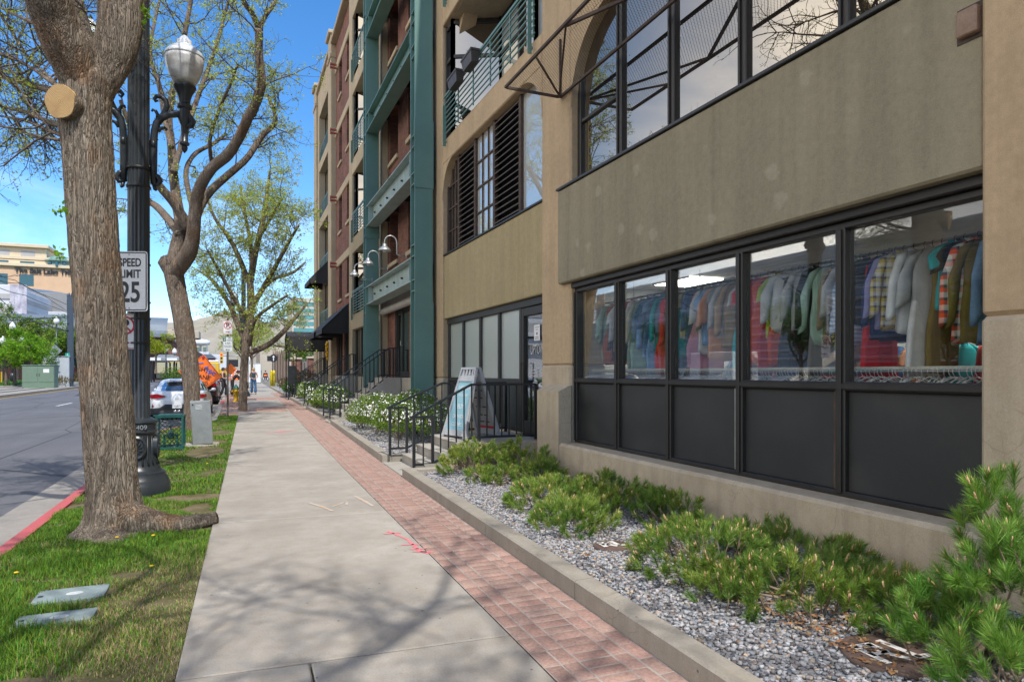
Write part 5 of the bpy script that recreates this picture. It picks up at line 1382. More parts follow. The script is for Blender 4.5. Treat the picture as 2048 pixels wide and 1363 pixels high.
# ---- third tree, in fresh leaf
def posed_tree(lab,base,z,trunk,tw,limbs,n,l,seed,per,size,cols,bark='bark2',spread=.05,clip=None,r1=.02):
    r=random.Random(seed);kk=z/1320;t=thing('street_tree',lab,'tree',D(base[0],base[1],z)[:2]+(D(base[0],base[1],z)[2],));q=MB()
    bark_rings(q,Z(trunk,0,z),[w*kk for w in tw],22,.12,.012,seed)
    LB=[]
    for P_,w,zf in limbs:
        pl=Z(P_,zf,z);LB.append((pl,w[-1]*kk));bark_rings(q,pl,[x*kk for x in w],12,.15,.006,seed+len(LB))
    q.build('trunk',M[bark],t,True)
    A,B,C=branch_set(LB,r,n[0],n[1],n[2],l[0],l[1],l[2],r1,.15,.05,clip=clip)
    finish_tree(t,A,B,C,r,per,size,cols,spread);return t
posed_tree('upright street tree in fresh yellow green leaf beside the hydrant and tree grate',(486,820),26.0,[(486,826),(486.5,775),(488,735),(492,690),(498,645),(502,610),(500,565)],[8.6,7.8,7.6,7.6,7.6,7.4,6.8],
 [([(500,565),(512,500),(528,430),(535,380),(540,340)],[7,6,5,4,2],.6),([(497,690),(478,655),(462,615),(440,580),(418,555),(395,540)],[6,5.5,5,4,3,2],1.5),([(500,705),(535,690),(565,665),(590,635),(612,610)],[6,5.5,5,4,2],1.2),([(503,615),(530,570),(555,525),(580,480),(598,450)],[5.5,5,4,3,2],-1.2),([(500,570),(480,520),(458,475),(432,440),(415,400)],[5.5,5,4,3,2],-1.0),([(504,540),(500,480),(488,420),(480,370)],[5,4,3,2],2.0),([(496,640),(470,600),(440,545),(415,500)],[5,4,3,2],-2.0),([(508,600),(545,560),(585,545),(610,525)],[4,3.5,3,2],2.2),([(515,480),(545,430),(565,395)],[4,3,2],-1.4),([(500,690),(510,640),(545,610),(575,590)],[4,3.5,3,2],-1.8)],
 (2.9,8,5),(1.5,.75,.36),12,8,.08,SPR+[(.48,.52,.12)],clip=lambda p:p.x>3.0)
def tree(loc,h,cr,ch,seed,lab,per,size,cols,n=(2.2,7,4),l=(1.2,.7,.35),trunk_r=.11,nl=7,group=None,name='street_tree',lean=(0,0),clip=None,spread=.05):
    """crown of spreading limbs: ch = height where the crown starts"""
    r=random.Random(seed);t=thing(name,lab,'tree',loc,0,group);b=Vector(loc);q=MB()
    top=b+Vector((lean[0],lean[1],ch+.5*(h-ch)))
    P=[b+Vector((0,0,-.1)),b+Vector((lean[0]*.2,lean[1]*.2,ch*.5)),b+Vector((lean[0]*.5,lean[1]*.5,ch)),top]
    bark_rings(q,P,[trunk_r*1.25,trunk_r,trunk_r*.85,trunk_r*.35],16,max(.12,h/40),trunk_r*.08,seed)
    LB=[(P[2:],trunk_r*.4)]
    for i in range(nl):
        a=2*PI*i/nl+r.uniform(-.4,.4);p0,_=at_poly(P,r.uniform(.55,.9));up=r.uniform(.35,1.25)
        e=Vector((math.cos(a)*cr,math.sin(a)*cr,0))*r.uniform(.6,1.0);hh=min(h,p0.z-b.z+cr*up)
        p3=b+Vector((lean[0]+e.x,lean[1]+e.y,hh));m1=p0.lerp(p3,.35)+Vector((0,0,cr*.12));m2=p0.lerp(p3,.7)+Vector((r.gauss(0,.1)*cr,r.gauss(0,.1)*cr,cr*.1))
        pl=[p0,m1,m2,p3];LB.append((pl,trunk_r*.35));bark_rings(q,pl,[trunk_r*.5,trunk_r*.38,trunk_r*.26,trunk_r*.12],9,max(.15,h/30),trunk_r*.04,seed+i)
    q.build('trunk',M['bark2'],t,True)
    A,B,C=branch_set(LB,r,n[0],n[1],n[2],l[0],l[1],l[2],trunk_r*.22,.2,.04,clip=clip)
    finish_tree(t,A,B,C,r,per,size,cols,spread);return t
tree((.5,50,gz(50)),6.5,2.0,2.3,31,'smaller street tree in pale leaf behind the hydrant tree',6,.11,SPR,(1.6,6,4),(1.1,.6,.35))
tree((1.2,58,gz(58)),7,2.2,2.6,32,'farthest pale leafed street tree on the sidewalk',6,.13,SPR,(1.4,5,4),(1.2,.6,.35))
# trees behind the photographer whose branches throw the shadows on the walk
tree((-1.15,-2.7,0),14,5.2,5.0,41,'bare budding street tree behind the photographer, its branches shading the walk',3,.036,SPR,(2.3,7,4),(1.6,.85,.4),.15,13,clip=lambda p:p.z<2.6+.8*max(0,p.y+1))
# trees between the tracks and on the far pavement
for i,(x,y,z,h,lab) in enumerate(((12,772,56,3.3,'small bright lime green tree at the left edge of the track planter'),(30,768,57,3.9,'small bright lime green tree second from the left in the track planter'),(50,766,56,4.3,'bright lime green tree in the track planter just left of the green cabinet'),(63,768,55,3.6,'bright lime green tree in front of the green cabinet'))):
    p=D(x,y,z);tree(p,h*1.08,1.5,1.5,60+i,lab,7,.16,LIM,(2.2,6,4),(.8,.45,.25),.10,6,'small lime trees in the track planter','planter_tree',spread=.08)
for i,(x,z,h,lab) in enumerate(((5,84,8.5,'tall dark green tree at the left edge beyond the track planter'),(35,80,9.5,'tall green tree rising behind the white arena stripes'),(62,82,8.6,'tall green tree between the twin lamp and the white lamp pole'),(88,80,7.4,'tall green tree behind the pale diamond sign'),(108,84,6.6,'green tree behind the grey cabinet beside the catenary mast'),(160,86,7.0,'green tree just behind the nearest trunk beyond the tracks'),(128,88,5.8,'green tree half hidden by the catenary mast'))):
    p=D(x,757,z);tree(p,h*1.3,2.6,2.2,80+i,lab,7,.22,GRN+SPR[:1],(1.7,6,4),(1.2,.7,.4),.14,8,'tall trees on the plaza beyond the tracks','plaza_tree',spread=.12)
p=D(312,745,62);tree(p,4.6,1.15,1.6,99,'bright yellow green tree beside the tram shelter',7,.16,[(.38,.42,.02),(.30,.38,.02)],(2.0,6,4),(.8,.45,.25),.09,6,None,'plaza_tree',spread=.08)
p=D(600,742,75);tree(p,3.4,1.5,1.0,104,'round green tree behind the brick gate pier past the building',8,.2,GRN,(2.0,6,4),(.8,.45,.25),.1,7,None,'garden_tree',spread=.1)
# trees across the street that the windows mirror
for i,(x,y,h,lab) in enumerate(((-21.8,21,7.0,'dark green tree across the street, nearest of the mirrored trees'),(-21.8,30,5.5,'smaller dark green tree across the street before the painted stair'),(-21.8,44,7,'dark green tree across the street beyond the box truck'))):
    tree((x,y,-.1),h,2.4,2.2,120+i,lab,6,.2,DKG,(1.8,6,4),(1.1,.6,.35),.14,8,'trees across the street','plaza_tree',spread=.1)
# ------------------------------------------------- mugo pines
CANDLE=mat('pine_candle',(.50,.28,.13),(.62,.42,.26),60,.7);PW=mat('pine_wood',(.22,.16,.11),(.30,.23,.17),30,.9)
def pine(lab,lobes,seed,nsh,nl,needle=.058,width=.0022,cand=.4,col=((.11,.24,.035),(.24,.34,.05),(.42,.42,.09)),yellow=.25):
    r=random.Random(seed);g=np.random.default_rng(seed);c0=lobes[0];t=thing('pine_shrub',lab,'shrub',(c0[0],c0[1],.06));O=[];DR=[];LN=[];TN=[]
    wood=MB();cnd=MB();tot=sum(l[2]*l[3]*(1+l[4]) for l in lobes)
    for (cx,cy,rx,ry,h) in lobes:
        for k in range(5):
            a=r.uniform(0,2*PI);e=Vector((cx+math.cos(a)*rx*.75,cy+math.sin(a)*ry*.75,.06+h*r.uniform(.25,.7)));s=Vector((cx+r.uniform(-.08,.08),cy+r.uniform(-.08,.08),.04));m1=s.lerp(e,.5)+Vector((0,0,-.03*h));wood.tube([s,m1,e],[.016,.011,.006],6)
        for k in range(int(nsh*rx*ry*(1+h)/tot)):
            a=r.uniform(0,2*PI);u=math.sqrt(r.uniform(.0,1));x=cx+math.cos(a)*rx*u;y=cy+math.sin(a)*ry*u
            if x>4.40 or MN.noise(Vector((x*4.2,y*4.2,seed*1.7)))<-.22:continue
            dome=h*math.sqrt(max(0,1-u*u*.92));lvl=r.uniform(.35,1) if u<.9 else r.uniform(.1,1);z=.06+dome*(lvl**.5)+.02+.11*MN.noise(Vector((x*4.5,y*4.5,seed)))
            d=Vector((math.cos(a)*u*.9+r.gauss(0,.25),math.sin(a)*u*.9+r.gauss(0,.25),.75+r.random()*.5)).normalized();sl=r.uniform(.06,.12)
            p=Vector((x,y,z))-d*sl;O.append(tuple(p));DR.append(tuple(d));LN.append(sl);TN.append(min(1,max(0,yellow+.35*MN.noise(Vector((x*2.2,y*2.2,seed*3)))+r.uniform(-.15,.15)+(lvl-.6)*.35)))
            if r.random()<.25:wood.tube([p-d*.12-Vector((0,0,.03)),p,p+d*sl*.8],[.006,.005,.003],5)
            if r.random()<cand and lvl>.55:
                for j in range(r.choice((1,1,2,3))):
                    dd=(d+Vector((r.gauss(0,.15),r.gauss(0,.15),.5))).normalized();b=p+d*sl+Vector((r.gauss(0,.006),r.gauss(0,.006),0));hh=r.uniform(.018,.055);cnd.tube([b-dd*.01,b+dd*hh*.6,b+dd*hh],[.0042,.0048,.002],5)
    O=np.array(O);DR=np.array(DR);LN=np.array(LN);TN=np.array(TN);n=len(O);m=n*nl
    i=np.repeat(np.arange(n),nl);s=g.uniform(.0,1,m)**.8;ph=g.uniform(0,2*PI,m);op=g.uniform(.35,1.05,m)*(1.12-.5*s)
    d=DR[i];ref=np.array([.2,.1,.97]);U=np.cross(d,ref+g.normal(0,.01,(m,3)));U/=np.linalg.norm(U,axis=1,keepdims=True)+1e-9;W=np.cross(d,U)
    nd=d*np.cos(op)[:,None]+(U*np.cos(ph)[:,None]+W*np.sin(ph)[:,None])*np.sin(op)[:,None]
    p0=O[i]+d*(LN[i]*s)[:,None];ln=needle*g.uniform(.7,1.2,m);e=np.cross(nd,g.normal(0,1,(m,3)));e/=np.linalg.norm(e,axis=1,keepdims=True)+1e-9;e*=(width*g.uniform(.7,1.3,m))[:,None]
    bend=np.array([0,0,-.05])*ln[:,None]
    V=np.stack([p0-e*.5,p0+e*.5,p0+nd*ln[:,None]*.6+e*.5+bend*.2,p0+nd*ln[:,None]*.6-e*.5+bend*.2,p0+nd*ln[:,None]+bend],1)
    V=V.reshape(-1,3);b5=np.arange(m)*5
    F=np.concatenate([np.stack([b5,b5+1,b5+2,b5+3],1),np.stack([b5+3,b5+2,b5+4,b5+4],1)])
    # triangles cannot sit in a quad mesh: give the tip a hair of width
    V=V.reshape(-1,5,3);tip=V[:,4];V=np.concatenate([V[:,:4],(tip-e*.12)[:,None],(tip+e*.12)[:,None]],1).reshape(-1,3);b6=np.arange(m)*6
    F=np.concatenate([np.stack([b6,b6+1,b6+2,b6+3],1),np.stack([b6+3,b6+2,b6+5,b6+4],1)])
    tn=TN[i]+g.uniform(-.15,.15,m);c=np.array(col);C=np.where((tn<.5)[:,None],c[0]+(c[1]-c[0])*np.clip(tn*2,0,1)[:,None],c[1]+(c[2]-c[1])*np.clip(tn*2-1,0,1)[:,None])*g.uniform(.7,1.25,m)[:,None]
    dead=g.random(m)<.02;C[dead]=(.36,.23,.10)
    npmesh('needles',V,F,M['needle'],t,col=np.repeat(C,6,0))
    wood.build('branches',PW,t,True);tag(cnd.build('candles',CANDLE,t,True),kind='stuff');return t
pine('bushy yellow green pine by the shop steps and pilaster foot',[(3.35,9.35,.62,.55,.50),(3.95,9.1,.55,.62,.52),(3.30,8.55,.45,.42,.24),(3.9,8.35,.42,.45,.32)],1,680,85,.066,.0030,.3,yellow=.42)
pine('low spreading pine between the two smaller valve covers',[(3.35,6.6,.62,.75,.34),(3.05,5.75,.45,.55,.27),(3.95,6.5,.45,.9,.36),(4.05,5.5,.38,.45,.34)],2,760,100,.068,.0026,.35,yellow=.35)
pine('broad pine covered in brown candles in front of the fourth shop pane',[(3.35,4.05,.62,.75,.36),(3.55,3.25,.62,.62,.30),(4.0,3.9,.42,.85,.33),(3.1,3.5,.35,.5,.22),(3.85,2.95,.42,.4,.24)],3,860,110,.066,.0022,.75,yellow=.22)
pine('tall open pine with upright shoots at the right edge of the picture',[(3.62,2.05,.46,.40,.80),(3.72,2.22,.30,.28,1.06),(3.45,2.3,.36,.30,.46),(3.25,1.85,.35,.35,.42),(3.95,1.75,.4,.4,.95)],4,400,150,.085,.0021,.6,col=((.10,.26,.035),(.19,.36,.05),(.38,.42,.09)),yellow=.35)
# ------------------------------------------------- white flowering shrubs
WF=mat('white_petal',(.80,.80,.76),(.70,.68,.62),40,.7)
def bush(lab,lobes,seed,nleaf,nfl,leaf=.04,cols=((.12,.22,.025),(.18,.30,.035),(.09,.16,.02),(.26,.36,.06))):
    r=random.Random(seed);g=np.random.default_rng(seed);y0=lobes[0][1];t=thing('flowering_shrub',lab,'shrub',(lobes[0][0],y0,gz(y0)+.05));P=[];Nn=[]
    w=np.array([l[2]*l[3]+l[3]*l[4]+l[2]*l[4] for l in lobes]);w/=w.sum()
    def pts(n,lo,hi,up):
        L_=g.choice(len(lobes),n,p=w);d=g.normal(0,1,(n,3));d/=np.linalg.norm(d,axis=1,keepdims=True);d[:,2]=np.abs(d[:,2])*up+d[:,2]*(1-up);la=np.array(lobes)[L_]
        nz=np.array([MN.noise(Vector((d[k,0]*3+L_[k]*7,d[k,1]*3,d[k,2]*3))) for k in range(n)]);rr_=g.uniform(lo,hi,n)**.5*(1+.16*nz)
        return np.stack([la[:,0]+d[:,0]*la[:,2]*rr_,la[:,1]+d[:,1]*la[:,3]*rr_,np.array([gz(v) for v in la[:,1]])+.05+np.maximum(la[:,4]*(.5+.5*d[:,2]*rr_),.01)],1),d
    p,d=pts(nleaf,.45,1.05,.2);n=nleaf;s=leaf*g.uniform(.6,1.3,n);a=d*.5+g.normal(0,.7,(n,3));a/=np.linalg.norm(a,axis=1,keepdims=True);e=np.cross(a,g.normal(0,1,(n,3)));e/=np.linalg.norm(e,axis=1,keepdims=True)
    V=np.stack([p,p+a*(s*.5)[:,None]+e*(s*.3)[:,None],p+a*s[:,None],p+a*(s*.5)[:,None]-e*(s*.3)[:,None]],1).reshape(-1,3);k=g.integers(0,len(cols),n);C=np.repeat(np.array(cols)[k]*g.uniform(.65,1.25,n)[:,None],4,0)
    npmesh('leaves',V,np.arange(4*n).reshape(-1,4),M['leaf'],t,col=C)
    p,d=pts(nfl,.94,1.1,.75);n=nfl;V=[];
    u=np.cross(d,g.normal(0,1,(n,3)));u/=np.linalg.norm(u,axis=1,keepdims=True);v=np.cross(d,u);s=.0095*g.uniform(.6,1.5,n)*(leaf/.04)
    for (x,y) in((-1,-1),(1,-1),(1,1),(-1,1)):V.append(p+d*.02+u*(x*s)[:,None]+v*(y*s)[:,None]+g.normal(0,.004,(n,3)))
    o=npmesh('blossoms',np.stack(V,1).reshape(-1,3),np.arange(4*n).reshape(-1,4),WF,t)
    q=MB()
    for (cx,cy,rx,ry,h) in lobes:
        for k in range(7):
            a_=r.uniform(0,2*PI);z=gz(cy)+.04;q.tube([(cx+r.uniform(-.1,.1),cy+r.uniform(-.15,.15),z),(cx+math.cos(a_)*rx*.35,cy+math.sin(a_)*ry*.35,z+h*.45),(cx+math.cos(a_)*rx*.75,cy+math.sin(a_)*ry*.75,z+h*.75)],[.014,.01,.005],5)
    q.build('stems',PW,t,True);return t
bush('large white flowering shrub past the shop steps',[(3.25,16.3,.62,1.25,1.0),(3.35,14.6,.60,1.1,.98),(3.95,15.6,.6,1.6,1.08),(3.95,13.2,.55,.8,.92),(3.05,17.6,.42,.7,.8)],1,16000,2300,.05)
bush('white flowering shrub at the foot of the second stair',[(3.3,24.2,.6,1.1,.95),(3.4,26.2,.65,1.2,1.0),(3.0,27.6,.4,.6,.7)],2,6500,800,.075)
bush('white flowering shrub between the far stairs',[(3.3,32.0,.6,1.0,.95),(3.4,34.3,.6,1.3,.9)],3,3800,480,.09)
bush('pale flowering shrub under the long canopy',[(3.5,36.4,.5,.4,.9)],4,1300,200,.1)
bush('reddish shrub in the bed beyond the canopy',[(4.0,43.5,1.0,1.5,1.5),(3.4,47,.8,2,1.0)],5,3600,60,.12,((.16,.10,.05),(.20,.13,.07),(.10,.12,.04)))
bush('low green shrub by the yellow bollard',[(3.2,42.2,.6,1.4,.8)],6,1800,40,.11,((.07,.14,.03),(.11,.18,.04)))
# ------------------------------------------------- lamp post
GL=[None];m_,nt,out=nodes('lamp_globe');f=noise(nt,coords(nt,(1,1,3)),4,5,.6);sp=N(nt,'SeparateXYZ');L(nt,coords(nt),sp.inputs[0])
col=mixc(nt,ramp(nt,f,[(.35,0),(.65,.8)]),(.66,.67,.67),(.36,.34,.30));bsdf(nt,out,col,.18,0,None,.6,);GL=m_
def lamp(loc,lab,num=True):
    t=thing('street_lamp',lab,'street lamp',loc,0,'ornate street lamps');x0,y0,z0=loc
    s=.00663
    q=MB();q.lathe([(.378,-.05),(.378,.115),(.366,.13),(.362,.165),(.345,.19),(.335,.215),(.322,.24),(.318,.27),(.285,.285),(.262,.31),(.232,.37),(.212,.45),(.203,.55),(.20,.72),(.205,.78),(.222,.79),(.226,.81),(.21,.825),(.21,.91),(.224,.925),(.218,.95),(.16,.985)],n=48)
    q.build('pedestal',M['pole'],t,math.radians(40),local=True)
    for k in range(4):
        a=k*PI/2+PI/4*0-PI/2;c=Vector((math.cos(a)*.205,math.sin(a)*.205,.60))
        q=MB();n=20;ring=[]
        R_=Matrix.Rotation(a,4,'Z');q.lathe([(.115,-.03),(.118,.02),(.10,.035),(.085,.02),(.02,.02),(.018,.035),(.002,.04)],n=24,axis='x',sx=1,sy=1.35)
        for j in range(10):
            b=2*PI*j/10;q.tube([(.022,.02*math.cos(b),.027*math.sin(b)),(.032,.055*math.cos(b+.15),.072*math.sin(b+.15)),(.022,.08*math.cos(b+.3),.105*math.sin(b+.3))],[.006,.011,.004],6)
        q.xf(Matrix.Translation(c)@R_);q.build('medallion',M['pole'],t,math.radians(40),local=True)
    q=MB()
    for k in range(20):
        a=2*PI*k/20;q.tube([(.206*math.cos(a),.206*math.sin(a),.75),(.207*math.cos(a),.207*math.sin(a),.46),(.238*math.cos(a),.238*math.sin(a),.365)],[.008,.011,.013],5)
    q.build('pedestal_ribs',M['pole'],t,True,local=True)
    q=MB();n=64;prof=[.955,1.0,3.0,5.0,7.4]
    V=[];F=[]
    for i,z in enumerate(prof):
        rr_=.158 if i==0 else .136-.002*i
        for k in range(n):
            a=2*PI*k/n;fl=.012*abs(math.sin(a*8));V.append(((rr_-.012+fl)*math.cos(a),(rr_-.012+fl)*math.sin(a),z))
    for i in range(len(prof)-1):
        for k in range(n):F.append((i*n+k,i*n+(k+1)%n,(i+1)*n+(k+1)%n,(i+1)*n+k))
    F.append(tuple(range((len(prof)-1)*n,len(prof)*n)));q.add(V,F);q.build('fluted_shaft',M['pole'],t,math.radians(35),local=True)
    q=MB()
    for z in(4.02,4.26):q.lathe([(.142,0),(.146,.006),(.146,.028),(.142,.034)],(0,0,z),32)
    q.build('band_clamps',M['black'],t,True,local=True)
    if num:text('A 409',.085,(x0+.02,y0-.216,z0+.865),(1,0,0),(0,0,1),M['galv'],t,'pole_number',.004)
    def pl(pts,sg):   # pixels in the close view -> plane of the arm
        o=[]
        for (u,v) in pts:
            px_=220+u/5.678;py_=160+v/5.678;o.append((sg*(px_-277)*s/.9226,0,CH+(HYP-py_)*8.85/1320))
        return o
    for sg in(1,-1):
        q=MB()
        def sc(P,R,n=8):
            pts=[Vector(p) for p in pl(P,sg)];q.tube(pts,[x*1.35 for x in R],n)
        sc([(462,1190),(462,1000),(462,800),(464,680),(470,590),(490,500),(535,430),(600,385),(680,362),(745,362),(800,385),(828,430),(815,475),(775,490),(745,460),(752,430),(775,428)],[.030,.033,.034,.034,.034,.036,.036,.036,.036,.038,.040,.040,.036,.03,.024,.018,.012],10)
        sc([(482,540),(520,450),(560,370),(585,290),(575,225),(535,190),(490,195),(468,225),(480,252),(505,240)],[.02,.026,.027,.027,.026,.025,.022,.018,.014,.009])
        sc([(497,480),(500,400),(480,358),(452,350),(446,372)],[.02,.018,.016,.013,.01]);sc([(505,590),(535,545),(565,535),(585,555),(572,570)],[.018,.017,.015,.012,.009]);sc([(600,385),(625,335),(640,322)],[.02,.014,.004])
        sc([(470,690),(492,680),(500,690)],[.014,.014,.01]);sc([(462,1080),(500,1100),(525,1150),(500,1195),(462,1190),(450,1155),(475,1130),(492,1152)],[.022,.026,.026,.024,.022,.018,.014,.01]);sc([(462,1200),(475,1245),(488,1262)],[.016,.018,.01])
        sc([(445,745),(480,745)],[.05,.05],6)
        for v in(700,1000):sc([(440,v),(405,v)],[.016,.016],6)
        q.build('scroll_bracket',M['pole'],t,True,local=True)
        ax=sg*.545;zz=lambda y:CH+(HYP-y)*8.95/1320
        q=MB();q.lathe([(.005,zz(306)),(.035,zz(300)),(.042,zz(294)),(.03,zz(292)),(.062,zz(289)),(.064,zz(286)),(.046,zz(283)),(.046,zz(252)),(.08,zz(240)),(.075,zz(226)),(.068,zz(219)),(.094,zz(216)),(.096,zz(211)),(.07,zz(207)),(.078,zz(198)),(.098,zz(188)),(.128,zz(180)),(.146,zz(176)),(.144,zz(172)),(.12,zz(171))],(ax,0,0),28);q.build('lantern_cup',M['pole'],t,math.radians(45),local=True)
        q=MB();q.lathe([(.115,zz(171)),(.155,zz(163)),(.198,zz(150)),(.226,zz(138)),(.241,zz(124)),(.243,zz(115))],(ax,0,0),36);g=q.build('globe',GL,t,True,local=True)
        q=MB();q.lathe([(.245,zz(116)),(.247,zz(113)),(.232,zz(107)),(.19,zz(100)),(.14,zz(94)),(.10,zz(90)),(.094,zz(86)),(.094,zz(82)),(.07,zz(80)),(.05,zz(75)),(.025,zz(71))],(ax,0,0),36);q.build('globe_cap',mat('clear_globe_cap',(.62,.66,.70),(.70,.72,.74),3,.12),g,True,local=True)
        q=MB();q.lathe([(.03,zz(73)),(.012,zz(70)),(.03,zz(68)),(.018,zz(66)),(.004,zz(62))],(ax,0,0),14);q.build('finial',M['black'],g,True,local=True)
    return t
LP=lamp((-1.19,9.98,0),'black fluted street lamp with scrolled arms carrying the speed limit sign')
lamp((.41,42,gz(42)),'black street lamp rising behind the hydrant tree',False)
# ------------------------------------------------- signs
def rrect(w,h,r,n=6):
    P=[]
    for cx,cy,a0 in((w/2-r,h/2-r,0),(-w/2+r,h/2-r,90),(-w/2+r,-h/2+r,180),(w/2-r,-h/2+r,270)):
        for k in range(n+1):
            a=math.radians(a0+90*k/n);P.append((cx+r*math.cos(a),cy+r*math.sin(a)))
    return P
def plate(t,c,w,h,r,m,name,th=.003,rot=0,dy=0,yaw=0):
    q=MB();P=rrect(w,h,r) if not isinstance(w,list) else w
    q.prism([(x,z) for x,z in P],0,th,axis='y');q.xf(Matrix.Translation((c[0],c[1]+dy,c[2]))@Matrix.Rotation(yaw,4,'Z')@Matrix.Rotation(rot,4,'Y'));return q.build(name,m,t)
def ringp(w,h,r,wd,c,t,m,name,dy):
    o=rrect(w,h,r);i=rrect(w-2*wd,h-2*wd,max(r-wd,.004));n=len(o);q=MB();V=[(c[0]+x,c[1]+dy,c[2]+z) for x,z in o]+[(c[0]+x,c[1]+dy,c[2]+z) for x,z in i]
    q.add(V,[(k,(k+1)%n,n+(k+1)%n,n+k) for k in range(n)]);return q.build(name,m,t)
def circ(c,R,w,t,m,name,dy,n=40):
    q=MB();V=[(c[0]+R*math.cos(2*PI*k/n),c[1]+dy,c[2]+R*math.sin(2*PI*k/n)) for k in range(n)]+[(c[0]+(R-w)*math.cos(2*PI*k/n),c[1]+dy,c[2]+(R-w)*math.sin(2*PI*k/n)) for k in range(n)]
    q.add(V,[(k,(k+1)%n,n+(k+1)%n,n+k) for k in range(n)])
    a=math.radians(135);d=Vector((math.cos(a),0,math.sin(a)));nn=Vector((-d.z,0,d.x));C=Vector((c[0],c[1]+dy-.0006,c[2]));r=R-w/2
    q.quad(C+d*r+nn*w/2,C+d*r-nn*w/2,C-d*r-nn*w/2,C-d*r+nn*w/2);return q.build(name,m,t)
def arrow(c,l,t,m,dy,sg=1,name='arrow'):
    q=MB();P=[(-l/2,.009),(l*.15,.009),(l*.15,.03),(l/2,0),(l*.15,-.03),(l*.15,-.009),(-l/2,-.009)];q.quad(*[(c[0]+sg*x,c[1]+dy,c[2]+z) for x,z in P]);return q.build(name,m,t)
F_=(1,0,0);U_=(0,0,1)
# sign faces in front of the shaft: right edge at px 290
zs=8.62
YW=math.radians(-21)
Fd=(math.cos(YW),math.sin(YW),0)
def facing(o,c):
    """turn flat sign pieces about the sign's own upright axis"""
    Mx=Matrix.Translation(c)@Matrix.Rotation(YW,4,'Z')@Matrix.Translation(-Vector(c));off=OFF[o.parent.name];o.data.transform(Matrix.Translation(-off)@Mx@Matrix.Translation(off));return o
zs=8.40;cR=D(258,568,zs);cx,cy=cR[0],cR[1]+.02;cz=2.745
t=thing('speed_limit_sign','white SPEED LIMIT 25 sign strapped to the lamp shaft, partly behind the trunk','traffic sign',(cx,cy,cz));C0=(cx,cy,cz)
facing(plate(t,C0,.46,.765,.035,M['signwhite'],'sign_plate'),C0);facing(ringp(.44,.742,.03,.014,C0,t,M['ink'],'border',-.001),C0)
for tx,s_,dz,sx__,nm,bd in(('SPEED',.145,.235,.72,'lettering',.004),('LIMIT',.145,.09,.78,'lettering',.004),('25',.36,-.15,.74,'numerals',.008)):
    facing(text(tx,s_,(cx+.01,cy-.002,cz+dz),(1,0,0),(0,0,1),M['ink'],t,nm,.0005,sx=sx__,bold=bd),C0)
for z in(.34,-.34):
    q=MB();q.sphere((cx,cy-.004,cz+z),.008,8,6);facing(q.build('bolt',M['galv'],t),C0)
cR=D(273.5,662,8.62);cx,cy=cR[0]-.145,cR[1]+.02;cz=2.12
def nopark(lab,cx,cy,cz,sg=1):
    t=thing('parking_sign',lab,'traffic sign',(cx,cy,cz));plate(t,(cx,cy,cz),.305,.46,.025,M['signwhite'],'sign_plate');ringp(.293,.448,.022,.008,(cx,cy,cz),t,M['red'],'border',-.001)
    text('P',.20,(cx,cy-.002,cz+.075),F_,U_,M['ink'],t,'lettering',.0005,bold=.008);circ((cx,cy,cz+.075),.122,.022,t,M['red'],'prohibition_ring',-.004);arrow((cx,cy,cz-.15),.13,t,M['red'],-.002,sg);return t
nopark('no parking sign with red ring under the speed limit sign on the lamp post',cx,cy,cz)
for z in(1.96,2.28,2.5,3.0):
    q=MB();q.lathe([(.139,0),(.142,.004),(.142,.02),(.139,.024)],(-1.19,9.98,z),32);q.build('sign_strap',M['black'],LP,True)
p=D(455.5,700,22.3);sx_,sy_=p[0],p[1];g0=gz(sy_)
t=thing('sign_post','slim brown steel post holding two parking signs','sign post',(sx_,sy_,g0));q=MB();q.bbox(sx_-.03,sx_+.03,sy_-.02,sy_+.02,g0-.1,g0+3.35,.006);q.build('post',mat('brown_post',(.10,.075,.06),(.075,.06,.05),5,.5),t)
z1=CH+(HYP-655)*22.3/1320;nopark('no parking sign at the top of the slim brown post',sx_+.0,sy_-.03,z1)
z1=CH+(HYP-688)*22.3/1320;t=thing('time_limit_sign','white two hour parking sign with green lettering, lower on the brown post','traffic sign',(sx_,sy_-.03,z1))
c=(sx_,sy_-.03,z1);plate(t,c,.305,.50,.02,M['signwhite'],'sign_plate');ringp(.293,.488,.018,.008,c,t,M['signgreen'],'border',-.001)
q=MB();q.quad(*[(c[0]+x,c[1]-.0015,c[2]+z) for x,z in((-.145,.09),(-.05,.09),(-.05,.235),(-.145,.235))]);q.build('green_panel',M['signgreen'],t);text('2',.14,(c[0]-.097,c[1]-.003,c[2]+.163),F_,U_,M['signwhite'],t,'numeral',.0004)
text('HR',.06,(c[0]+.05,c[1]-.002,c[2]+.20),F_,U_,M['signgreen'],t);text('PARKING',.05,(c[0]+.05,c[1]-.002,c[2]+.125),F_,U_,M['signgreen'],t,sx=.8);text('8 AM',.075,(c[0],c[1]-.002,c[2]+.03),F_,U_,M['signgreen'],t);text('TO 6 PM',.075,(c[0],c[1]-.002,c[2]-.085),F_,U_,M['signgreen'],t,sx=.85);arrow((c[0],c[1],c[2]-.19),.14,t,M['signgreen'],-.002,-1)
